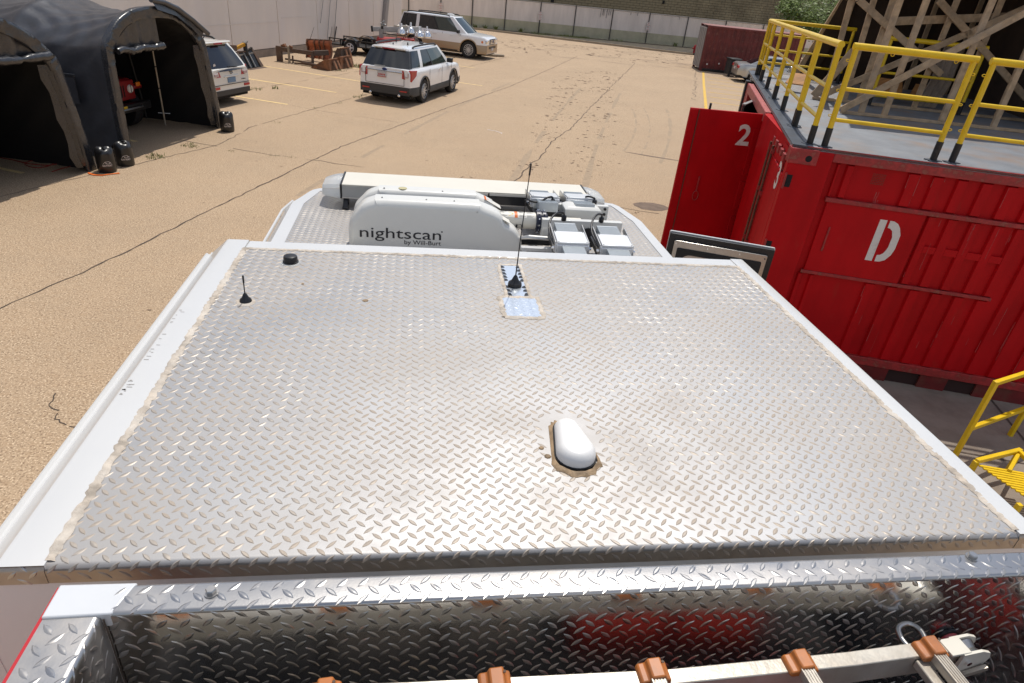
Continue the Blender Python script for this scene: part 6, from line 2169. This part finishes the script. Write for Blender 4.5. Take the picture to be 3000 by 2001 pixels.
def tent(label, org, shift, gable, roll, pole, extra=None):
    F = Matrix((TV, TN, Vector((0, 0, 1)))).transposed().to_4x4()
    F.translation = Vector(org) + TV * shift
    base = F @ Vector((2.1, 3, 0))
    t = thing('garage_tent', label, 'tent', tuple(base), 0, 'black garage tents')
    pr = catmull([(s, z, 0) for s, z in PROF], 5)
    pr = [(p.x, p.y) for p in pr]
    cx = 2.13
    random.seed(int(abs(shift) * 10) + 3)
    depths = [k * .09 for k in range(24)] + [2.06 + k * .12 for k in range(1, 18)] + [4.3, 4.6, 5, 5.4, 5.8, 6.2]
    wob = [random.uniform(-1, 1) for _ in range(60)]

    def sag(d):
        f = (d % 2.06) / 2.06
        return math.sin(math.pi * f) ** .8

    def cov(s, z, d, off=0.0):
        k = sag(d)
        up_ = max(0, z - 1.3) / 1.5
        s2 = cx + (s - cx) * (1 - .055 * k * (1 if z > 1.2 else z / 1.2) - off)
        z2 = z - .17 * k * up_ ** 1.3 - off * z * .9
        # drawn folds
        # tension folds fanning from the hoops, plus creases
        fd_ = (d % 2.06)
        w = .020 * math.sin(s * 17 + 5 * math.sin(d * 2.3)) * up_ * (1 - k) * k * 4 + .014 * math.sin((s + z) * 11 + d * 9) * k + .010 * math.sin((s - z) * 23 - d * 15 + wob[int(s * 4) % 60]) * k
        return (s2 + (w if s > cx else -w), d, z2 + w * .6)
    rows = [[cov(s, z, d) for s, z in pr] for d in depths]
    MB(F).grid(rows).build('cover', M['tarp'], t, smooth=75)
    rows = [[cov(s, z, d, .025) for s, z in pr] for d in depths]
    MB(F).grid(rows).build('shade_lining', M['tarp_in'], t, smooth=75)  # inner skin added, coloured as dark as the shade inside
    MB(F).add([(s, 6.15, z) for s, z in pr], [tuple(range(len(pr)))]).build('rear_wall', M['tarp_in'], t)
    # hem round the front hoop: flat band, puckered along its length
    rows = []
    n = len(pr)
    for i, (s, z) in enumerate(pr):
        if z < 1.9:
            d = Vector((1 if s > cx else -1, 0))
        else:
            d = Vector((s - cx, (z - 1.5) * 1.3))
        d.normalize()
        pk = random.uniform(-1, 1)
        pq = random.uniform(-1, 1)
        amp = .020 if z > 1.95 else .009
        wd_ = .23 if z > 1.9 else .20
        row = []
        for f, y0_ in ((-.005, .10), (-.018, .02), (-.006, -.022), (.25, -.028), (.5, -.026), (.75, -.028), (.97, -.022), (1.0, .04)):
            inb = max(0, min(f, 1))
            a_ = amp * (pk * math.sin(3.1416 * inb) + .6 * pq * math.sin(6.28 * inb))
            row.append((s - d.x * wd_ * f, y0_ + a_, z - d.y * wd_ * f))
        rows.append(row)
    MB(F).grid(rows).build('hem', M['tarp_trim'], t, smooth=80)
    # curtain gathered at the right-hand leg
    rows = []
    for k in range(9):
        z = 2.0 - k * .235
        s = 3.46 + .30 * (1 - z / 2.0) + random.uniform(-.02, .02)
        rows.append([(s - .16 - .03 * math.sin(k * 2), .06, z), (s - .08, -.02, z), (s, .05, z), (s + .06, .0, z), (s + .13, .06, z)])
    MB(F).grid(rows).build('tied_curtain', M['tarp_trim'], t, smooth=60)
    # gable cloth above the opening
    g0, g1 = gable
    inner = [(s - (.1 if s > cx else -.1) * (z > .1), z - .12) for s, z in pr]
    top = [(s, z) for s, z in inner if g0 <= s <= g1 and z > 2.0]
    mb = MB(F)
    a = [(s, .03 + .02 * math.sin(s * 13), z) for s, z in top]
    b = [(s, .05 + .02 * math.sin(s * 17), 2.10) for s, z in top]
    mb.grid([a, b]).build('gable_cloth', M['tarp_trim'], t, smooth=60)
    # rolled door
    s0, s1, zr = roll
    pts, rs = [], []
    for k in range(29):
        f = k / 28
        pts.append((s0 + (s1 - s0) * f, -.05 + random.uniform(-.01, .01), zr + .03 * math.sin(k * .5) * (1 - f) + .01 * math.sin(k * 3)))
        rs.append(.066 + random.uniform(-.012, .012) + (.016 if k in (26, 27) else 0) - (.026 if k in (7, 22) else 0))
    MB(F).tube(pts, rs, 12).build('rolled_door', M['tarp_trim'], t, smooth=60)
    # hoop frame seen inside
    for d in (.12, 2.06, 4.12):
        MB(F).tube([cov(s, z, d, .045) for s, z in PROF], .022, 6).build('hoop', M['fence_post'], t, smooth=60)
    # prop pole
    (px, py, ph) = pole
    p_ = MB().tube([(px, py, 0), (px, py, ph)], .022, 8).build('prop_pole', M['pole'], t, smooth=60)
    for z in (ph * .42, ph * .66):
        MB().tube([(px, py, z), (px, py, z + .03)], .03, 8).build('pole_clamp', M['black_plastic'], p_)
    MB().tube([(px - .11, py - .05, .30), (px + .14, py + .05, .28)], .009, 6).build('pole_pin', M['steel'], p_)
    return t, F


T2, FT2 = tent('black garage tent with a red off-road vehicle inside and doors rolled up', (-6.15, 14.1, 0), 0.0, (.36, 2.08), (.60, 2.06, 2.09), (-6.41, 17.79, 2.08))
T1, FT1 = tent('nearest black garage tent at the left edge with its door rolled under the gable', (-6.4, 13.53, 0), -3.9, (.6, 3.62), (.7, 3.50, 2.14), (-7.72, 14.16, 2.1))
MB(FT2).tube([(1.93, -.02, 2.98), (2.3, -.06, 2.93), (2.7, -.09, 2.80), (3.2, -.11, 2.55), (3.74, -.10, 2.24)], [.055, .05, .058, .05, .055], 10).build('rolled_door', M['tarp'], T2, smooth=60)
MB(FT2).grid([[(1.95, -.02, 2.95), (2.6, -.07, 2.82), (3.2, -.09, 2.52), (3.6, -.08, 2.28)], [(2.0, -.09, 2.80), (2.6, -.11, 2.66), (3.1, -.10, 2.40), (3.5, -.07, 2.15)]]).build('door_flap', M['tarp_trim'], T2, smooth=60)
MB(FT2).tube([(2.1, .4, 2.60), (2.62, .5, 2.55)], .014, 6).build('lamp_tube', M['sign_white'], T2)
# window flap on the near side wall of the second tent
MB(FT2).box((.262, .75, 1.55), (.284, 1.35, 1.62)).build('window_roll', M['tarp_trim'], T2, bevel=.01)
MB(FT2).box((.268, .78, 1.05), (.285, 1.32, 1.55)).build('window_flap', M['tarp'], T2)

# ballast bags on the tent feet
def bag(loc, label, ang, h=.47, r=.165):
    t = thing('ballast_bag', label, 'bag', loc, 0, 'ballast bags on the tent legs')
    x, y, _ = loc
    rows = []
    for (rr, z, sq) in ((.93, .0, 0), (1.0, .03, 0), (1.03, .2, 0), (1.0, .36, 0), (.97, .40, .25), (.80, .45, .6), (.52, .475, .8), (.2, .48, .8)):
        row = []
        for k in range(24):
            a = 2 * math.pi * k / 24 + ang
            q = 1 + sq * .22 * math.cos(4 * (a - ang))
            pin = 1 - sq * .25 * abs(math.sin(a - ang)) ** 2
            row.append((x + r * rr * q * math.cos(a), y + r * rr * q * math.sin(a) * 1.0, z * h / .48 - .0 + sq * .03 * math.cos(2 * (a - ang))))
        rows.append(row)
    mb = MB().grid(rows, closed=True)
    mb.add(rows[-1], [tuple(range(24))])
    mb.build('body', M['bag'], t, smooth=60)
    d = Vector((math.cos(ang + 2.1), math.sin(ang + 2.1), 0))
    s = Vector((-d.y, d.x, 0))
    for k, off in enumerate((-.05, .05)):
        c = Vector((x, y, 0)) + d * (r + .012) + s * off
        MB().bar(c + Vector((0, 0, .06)), c + Vector((0, 0, .40)), .035, .008, d).build('strap', M['black_plastic'], t)
        for z in (.13, .20, .30):
            MB().box((c.x - .014, c.y - .014, z), (c.x + .014, c.y + .014, z + .03)).build('buckle', M['pole'] if k else M['warn_yellow'], t)
    p0 = Vector((x, y, 0)) + Vector((math.cos(ang - 1.3), math.sin(ang - 1.3), 0)) * r * .7
    mb = MB().tube(catmull([p0 + Vector((0, 0, h - .06)), p0 + Vector((-.02, .02, h + .01)), Vector((x, y, h + .012))], 4), .012, 6)
    mb.build('handle', M['black_plastic'], t)
    # printed tent sign and name wrapped round the front
    view = math.atan2(-y, -x) + .10

    def wrap(u, z):
        a = view + u / r
        rr = r * 1.035
        return (x + rr * math.cos(a), y + rr * math.sin(a), z)
    lt_ = lettering('lettering', 'RAYWAY', M['sign_white'], t, (0, 0, 0), (1, 0, 0), (0, 1, 0), .036, .17, 0, .02, 'CENTER')
    for v in lt_.data.vertices:
        w = W[t] @ v.co
        v.co = W[t].inverted() @ Vector(wrap(w.x, .135 + w.y))
    mb = MB()
    for (u0, z0, u1, z1) in ((-.07, .185, -.035, .225), (-.035, .225, .03, .232), (.03, .232, .075, .190), (-.035, .225, -.01, .185), (-.01, .185, .04, .19), (.03, .232, .045, .19), (-.03, .20, .0, .205), (.045, .19, .06, .212)):
        mb.bar(wrap(u0, z0), wrap(u1, z1), .006, .003, (math.cos(view), math.sin(view), 0))
    tag(mb.build('tent_logo', M['sign_white'], t), kind='stuff')
    return t


bag((-6.12, 13.55, 0), 'black ballast bag on an orange strap at the nearest tent leg', .4)
bag((-5.97, 14.06, 0), 'black ballast bag standing behind the one on the orange strap', .9)
bag((-4.84, 17.55, 0), 'black ballast bag at the right leg of the tent nearest the parked white vehicle', .2)
os_ = thing('orange_strap', 'flat orange strap lying under the nearest ballast bag', 'strap', (-6.1, 13.25, 0))
mb = MB()
for q in strip([(-6.40, 13.36), (-6.34, 13.30), (-6.234, 13.24), (-6.104, 13.24), (-5.983, 13.34), (-5.864, 13.435)], [.03, .06, .08, .07, .03, .06]):
    mb.add([(p.x, p.y, .012) for p in q], [(0, 1, 2, 3)])
mb.build('webbing', M['strap_orange'], os_, solid=.004)
oc_ = thing('orange_strap', 'crumpled orange strap at the foot of the tent prop pole', 'strap', (-7.75, 14.2, 0))
mb = MB()
for q in strip([(-7.92, 14.30), (-7.85, 14.24), (-7.78, 14.30), (-7.70, 14.20), (-7.66, 14.28)], [.06, .09, .06, .09, .05]):
    mb.add([(p.x, p.y, .012 + random.uniform(0, .03)) for p in q], [(0, 1, 2, 3)])
mb.build('webbing', M['strap_orange'], oc_, solid=.004)
cd = thing('red_cord', 'loose red cord looped on the tarmac inside the nearest tent', 'cord', (-7.4, 13.7, 0))
MB().tube(catmull([(x, y, .012) for x, y in ((-8.9, 14.4), (-8.324, 14.062), (-8.02, 13.93), (-7.743, 13.796), (-7.69, 13.93), (-7.462, 14.01), (-7.265, 13.88), (-7.243, 13.69), (-7.344, 13.5), (-7.543, 13.55), (-7.705, 13.73), (-7.488, 13.70), (-7.264, 13.71), (-7.086, 13.87), (-6.877, 13.72), (-6.95, 13.54), (-7.016, 13.29))], 5), .009, 6).build('cord', M['cord_red'], cd, smooth=60)

# red off-road vehicle in the second tent
jf = Vector((.963, -.27, 0))
gp = FT2 @ Vector((2.2, 1.42, 0))
jp = thing('offroad_vehicle', 'red off-road vehicle with round headlights half hidden in the black tent', 'car', tuple(gp), math.atan2(jf.y, jf.x))
F = W[jp]
MB(F).box((-.05, -.62, .72), (0.0, .62, 1.16)).build('grille_panel', M['jeep_red'], jp, bevel=.03)
for k in range(7):
    MB(F).box((-.012, -.26 + k * .08, .80), (.006, -.225 + k * .08, 1.06)).build('grille_slot', M['dark'], jp)
for s in (1, -1):
    MB(F).lathe([(.001, .03), (.08, .025), (.095, .0), (.10, -.02)], 20, (.0, s * .46, .96), 'X').build('headlight', M['label_white'], jp, smooth=40)
    MB(F).box((.026, s * .46 - .008, .87), (.034, s * .46 + .008, 1.05)).build('lamp_bar', M['black_plastic'], jp)
    MB(F).box((-.9, min(s * .62, s * .92), .92), (.0, max(s * .62, s * .92), 1.02)).build('fender', M['jeep_red'], jp, bevel=.04)
    MB(F).box((-.04, min(s * .70, s * .84), .98), (.02, max(s * .70, s * .84), 1.08)).build('indicator', M['amber'], jp, bevel=.02)
    for x in (-.52, -2.9):
        wheel(jp, x, s * .80, .43, .30, 'rim', 5, .22)
MB(F).box((-1.3, -.60, 1.0), (-.05, .60, 1.19)).build('bonnet', M['jeep_red'], jp, bevel=.05)
MB(F).box((-3.4, -.75, .6), (-1.25, .75, 1.18)).build('body', M['jeep_red'], jp, bevel=.04)
MB(F).box((-3.4, -.70, 1.18), (-1.4, .70, 1.75)).build('soft_top', M['black_plastic'], jp, bevel=.06)
MB(F).box((.02, -.85, .50), (.20, .85, .68)).build('bumper', M['black_paint'], jp, bevel=.02)
MB(F).tube([(.20, -.5, .62), (.26, -.45, .60), (.26, .45, .60), (.20, .5, .62)], .022, 8).build('bumper_bar', M['steel'], jp)
MB(F).box((.205, -.14, .60), (.215, -.02, .66)).build('tow_tag', M['warn_yellow'], jp)

# ------------------------------------------------------------------ rusty plow gear, trailers and loader attachment
UF = Vector((.924, -.383, 0))
pf_ = thing('snow_plow_mount', 'rusty steel plow mounting frame with a pale timber leg by the pale wall', 'plow mount', (-5.2, 30.6, 0))
B = lambda a, b, w, h, nm, m, par: MB().bar(a, b, w, h).build(nm, M[m], par, bevel=.008, seg=1)
B((-6.05, 30.85, .50), (-4.48, 30.22, .50), .10, .16, 'main_beam', 'rust_dark', pf_)
B((-4.50, 30.24, .50), (-3.92, 30.72, .52), .10, .20, 'cross_beam', 'rust_dark', pf_)
B((-6.10, 30.87, .30), (-5.86, 30.77, .30), .10, .62, 'end_plate', 'rust_dark', pf_)
B((-5.55, 30.62, .0), (-5.55, 30.62, .66), .13, .08, 'timber_leg', 'pale_wood', pf_)
B((-4.52, 30.22, .0), (-4.52, 30.22, .48), .10, .10, 'leg', 'rust_dark', pf_)
B((-5.95, 31.2, .42), (-4.3, 30.75, .42), .08, .12, 'rear_beam', 'rust', pf_)
B((-5.75, 30.8, .12), (-4.55, 30.3, .10), .07, .07, 'lower_rail', 'rust_dark', pf_)
B((-5.4, 30.6, .0), (-5.4, 30.6, .3), .08, .06, 'leg', 'rust_dark', pf_)
B((-5.86, 30.9, .58), (-5.70, 30.85, .66), .16, .14, 'hinge_block', 'rust', pf_)
B((-5.52, 30.64, .66), (-5.38, 30.6, .60), .07, .09, 'hinge_block', 'rust', pf_)
B((-4.95, 30.2, .10), (-4.2, 29.95, .06), .16, .10, 'dropped_link', 'rust_dark', pf_)
B((-5.3, 30.35, .04), (-4.7, 30.05, .10), .06, .06, 'dropped_link', 'rust_dark', pf_)

bl = thing('snow_plow', 'curved rusty orange snow plow standing behind the rusty mounting frame', 'snow plow', (-4.4, 31.8, 0))
A_, B_ = Vector((-4.98, 32.05, 0)), Vector((-3.86, 31.66, 0))
fd = Vector((.33, .94, 0))


def blp(f, k, off=0):
    z = .12 + .72 * k
    bow = -.20 * math.sin(math.pi * min(1, k * 1.05)) - .03
    if k > .8:
        bow += (k - .8) * -.9
    return A_.lerp(B_, f) + fd * (-bow - .2 + off) + Vector((0, 0, z + .08 * f * k))
MB().grid([[blp(i / 8, k / 10) for i in range(9)] for k in range(11)]).build('mouldboard', M['rust_orange'], bl, smooth=60, solid=.02)
for f in (.02, .32, .52, .70, .98):
    mb = MB()
    for k in range(8):
        mb.bar(blp(f, k / 8.0, -.05), blp(f, (k + 1) / 8.0, -.05), .035, .10, fd)
    mb.build('rib', M['rust'], bl)
MB().tube([blp(i / 6, 1.0) for i in range(7)], .03, 8).build('top_roll', M['rust_dark'], bl, smooth=60)
for f0, f1 in ((.45, .30), (.62, .78)):
    B(blp(f0, .5, -.1), blp(f1, .05, -.35), .06, .05, 'push_arm', 'rust', bl)
for f, dz in ((.12, .52), (.93, .56)):
    a = blp(f, 1.0)
    MB().tube([a, a + Vector((.20 if f < .5 else .10, 0, dz))], [.013, .006], 6).build('marker_rod', M['rust_dark'], bl)


def bucket(label, p, ln, dep, h, seed, m):
    xb = Vector((.42, .908, 0)).normalized()
    yb = Vector((-.908, .42, 0))
    t = thing('loader_bucket', label, 'bucket', tuple(p), 0, 'rusty loader buckets')
    p = Vector(p)
    q = lambda x, y, z: p + xb * x + yb * y + Vector((0, 0, z))
    for x0, nm in ((0, 'side_plate'), (ln, 'side_plate')):
        MB().slab([q(x0, 0, .02), q(x0, dep, .0), q(x0, .22, h), q(x0, .05, h)], .02, xb).build(nm, M[m], t)
    MB().slab([q(0, 0, .02), q(ln, 0, .02), q(ln, .06, h), q(0, .06, h)], .02).build('back_plate', M[m], t)
    MB().slab([q(0, .0, .02), q(ln, .0, .02), q(ln, dep, .0), q(0, dep, .0)], .015, (0, 0, 1)).build('floor_plate', M['rust_dark'], t)
    MB().bar(q(0, .06, h), q(ln, .06, h), .06, .05).build('top_bar', M['rust'], t)
    for f in (.32, .72):
        MB().slab([q(ln * f, -.015, h - .06), q(ln * f + .13, -.015, h - .06), q(ln * f + .13, -.16, .05), q(ln * f, -.16, .05), ], .03).build('hook_plate', M['rust'], t, bevel=.006)
        MB().bar(q(ln * f + .02, -.02, h - .08), q(ln * f + .02, -.15, .03), .035, .10, xb).build('hook_side', M['rust_dark'], t)
    return t
bucket('rusty orange brown loader bucket lying tip left in front of the rusty mount', (-3.68, 29.18, 0), .66, .95, .42, 1, 'rust')
bucket('rusty loader bucket furthest right, overlapping its neighbour', (-3.30, 29.95, 0), .78, .7, .46, 2, 'rust')
bucket('tall dark rusty bucket behind the two orange brown ones', (-3.35, 30.75, 0), .72, .6, .72, 3, 'rust_dark')

ut = thing('utility_trailer', 'black open utility trailer with white wheels along the pale wall', 'trailer', (-3.05, 35.85, 0), math.atan2(UF.y, UF.x))
F = W[ut]
MB(F).box((-1.25, -.72, .34), (2.1, .72, .40)).build('bed', M['black_paint'], ut)
for y in (-.74, .74):
    mb = MB(F).bar((-1.25, y, .64), (2.1, y, .64), .05, .05)
    mb.build('side_rail', M['black_paint'], ut)
    for x in (-1.23, -.62, .1, .75, 1.4, 2.08):
        MB(F).box((x - .025, y - .025, .36), (x + .025, y + .025, .64)).build('rail_post', M['black_paint'], ut)
    MB(F).grid([[(x_, y + (-.28 if y < 0 else .02), z_) for x_, z_ in ((-.42, .40), (-.36, .66), (-.18, .76), (.18, .76), (.36, .66), (.42, .40))], [(x_, y + (-.02 if y < 0 else .28), z_) for x_, z_ in ((-.42, .40), (-.36, .66), (-.18, .76), (.18, .76), (.36, .66), (.42, .40))]]).build('fender', M['black_paint'], ut, solid=.015)
    wheel(ut, 0, y + (-.14 if y < 0 else .14), .33, .2, 'rim_white', 5, .21)
    MB(F).box((-.42, min(y, y * 1.2), .60), (-.36, max(y, y * 1.2), .66)).build('side_lamp', M['tail_red'], ut)
MB(F).bar((2.1, 0, .38), (3.1, 0, .38), .08, .08).build('tongue', M['black_paint'], ut)

M['mast_grey'] = mat('mast_light_grey', (.42, .42, .42), .4, metal=.3, var=.15, vs=5)
M['bowl'] = mat('lamp_bowl_metal', (.78, .79, .81), .16, metal=.9)
lw = thing('lighting_trailer', 'red lighting trailer with a folded grey mast and four silver lamp bowls', 'light trailer', (-1.1, 36.4, 0))
MB().box((-2.15, 36.0, .35), (-.30, 37.0, .78)).build('body', M['trailer_red'], lw, bevel=.06)
MB().slab([(-2.3, 36.02, .3), (-2.15, 36.02, .84), (-2.05, 36.02, .84), (-2.2, 36.02, .3)], .06).build('front_brace', M['trailer_red'], lw)
MB().box((-1.2, 35.98, .78), (-.3, 36.6, .86)).build('hood', M['trailer_red'], lw, bevel=.03)
MB().box((-2.08, 36.3, .3), (-1.86, 36.5, 1.18)).build('mast_post', M['grey_metal'], lw)
mb = MB().bar((-2.47, 36.4, 1.13), (.05, 36.45, 1.34), .16, .20)
mb.build('mast', M['mast_grey'], lw, bevel=.01)
MB().bar((-2.48, 36.4, 1.14), (-2.38, 36.4, 1.15), .20, .26).build('mast_end', M['black_paint'], lw)
MB().bar((-1.98, 36.4, 1.17), (-1.86, 36.4, 1.18), .20, .26).build('mast_band', M['black_paint'], lw)
MB().bar((-1.7, 36.38, 1.08), (-.9, 36.4, 1.12), .10, .06).build('lower_mast', M['grey_metal'], lw)
MB().tube(catmull([(-1.9, 36.3, 1.0), (-1.3, 36.2, .97), (-.8, 36.2, 1.0), (-.6, 36.25, 1.1)], 5), .02, 6).build('cable', M['black_plastic'], lw)
for a, b in (((-1.95, 36.4, 1.3), (-1.9, 36.4, 1.5)), ((-1.9, 36.35, 1.48), (-1.8, 36.4, 1.55)), ((-2.0, 36.4, 1.42), (-1.75, 36.4, 1.36))):
    MB().tube([a, b], .05, 8).build('winch', M['grey_metal'], lw)
for x0 in (-1.35, -.95):
    MB().box((x0, 36.34, 1.34 + (x0 + 1.35) * .05), (x0 + .3, 36.5, 1.42 + (x0 + 1.35) * .05)).build('ballast_box', M['steel'], lw, bevel=.01)
MB().bar((-.35, 36.45, 1.30), (.35, 36.3, 1.20), .06, .06).build('lamp_bar', M['alu_white'], lw)
for (x, y, z) in ((-.97, 36.2, 1.02), (-.50, 36.35, 1.08), (-.06, 36.1, .96), (.32, 36.15, .98)):
    lb_ = MB().lathe([(.235, 0), (.245, .01), (.235, .08), (.20, .18), (.14, .26), (.07, .31)], 20, (x, y, z)).build('lamp_bowl', M['bowl'], lw, smooth=60)
    MB().lathe([(.06, .30), (.06, .36), (.045, .38), (.045, .50), (.03, .52)], 12, (x, y, z)).build('lamp_neck', M['alu_white'], lb_, smooth=40)
for dx_ in (-.14, 0, .14):
    MB().tube([(-.74, 36.2, 1.12), (-.74 + dx_, 36.2, .82)], .018, 6).build('strut', M['black_paint'], lw)
for y in (35.95, 37.05):
    MB().lathe([(.15, -.09), (.32, -.09), (.33, 0), (.32, .09), (.15, .09)], 20, (-1.1, y, .33), 'Y').build('wheel', M['tyre'], lw)

at_ = thing('loader_attachment', 'black loader attachment with a yellow arm between the pearl vehicle and the wall', 'machine part', (-6.6, 28.3, 0))
q = lambda s, d, z: Vector((-6.5, 28.6, 0)) + Vector((.38, .925, 0)) * s + Vector((.925, -.38, 0)) * d + Vector((0, 0, z))
MB().slab([q(-.75, .10, .02), q(.30, .10, .02), q(.10, -.15, .62), q(-.75, -.15, .62)], .04).build('back_plate', M['black_paint'], at_, bevel=.01)
MB().slab([q(.16, .14, .02), q(.36, .12, .04), q(.14, -.14, .66), q(.04, -.14, .66)], .05).build('side_plate', M['rust_dark'], at_, bevel=.01)
MB().bar(q(-.9, -.12, .50), q(.06, -.12, .52), .06, .06).build('cross_bar', M['grey_metal'], at_)
MB().bar(q(-.40, -.10, .45), q(-.36, -.14, .94), .12, .14).build('upright', M['black_paint'], at_, bevel=.01)
MB().bar(q(-1.0, -.12, .74), q(-.42, -.12, .86), .10, .12).build('arm', M['attach_yellow'], at_, bevel=.01)
MB().bar(q(-1.3, -.12, .78), q(-1.0, -.12, .76), .16, .2).build('arm_joint', M['rust_dark'], at_)
MB().bar(q(-.45, -.1, .90), q(-.30, -.1, .96), .14, .05).build('top_cap', M['grey_metal'], at_)
MB().bar(q(-.35, -.1, .60), q(.02, -.12, .70), .08, .07).build('link', M['black_paint'], at_)
MB().bar(q(-.9, -.1, .62), q(-.4, -.1, .60), .05, .05).build('link', M['rust_dark'], at_)
for s in (-.5, -.2):
    MB().bar(q(s, .14, .05), q(s - .06, -.10, .58), .05, .03).build('rib', M['grey_metal'], at_)
MB().slab([q(-.75, .12, .02), q(.35, .12, .02), q(.33, .30, .0), q(-.75, .30, .0)], .02, (0, 0, 1)).build('cutting_edge', M['rust_dark'], at_)
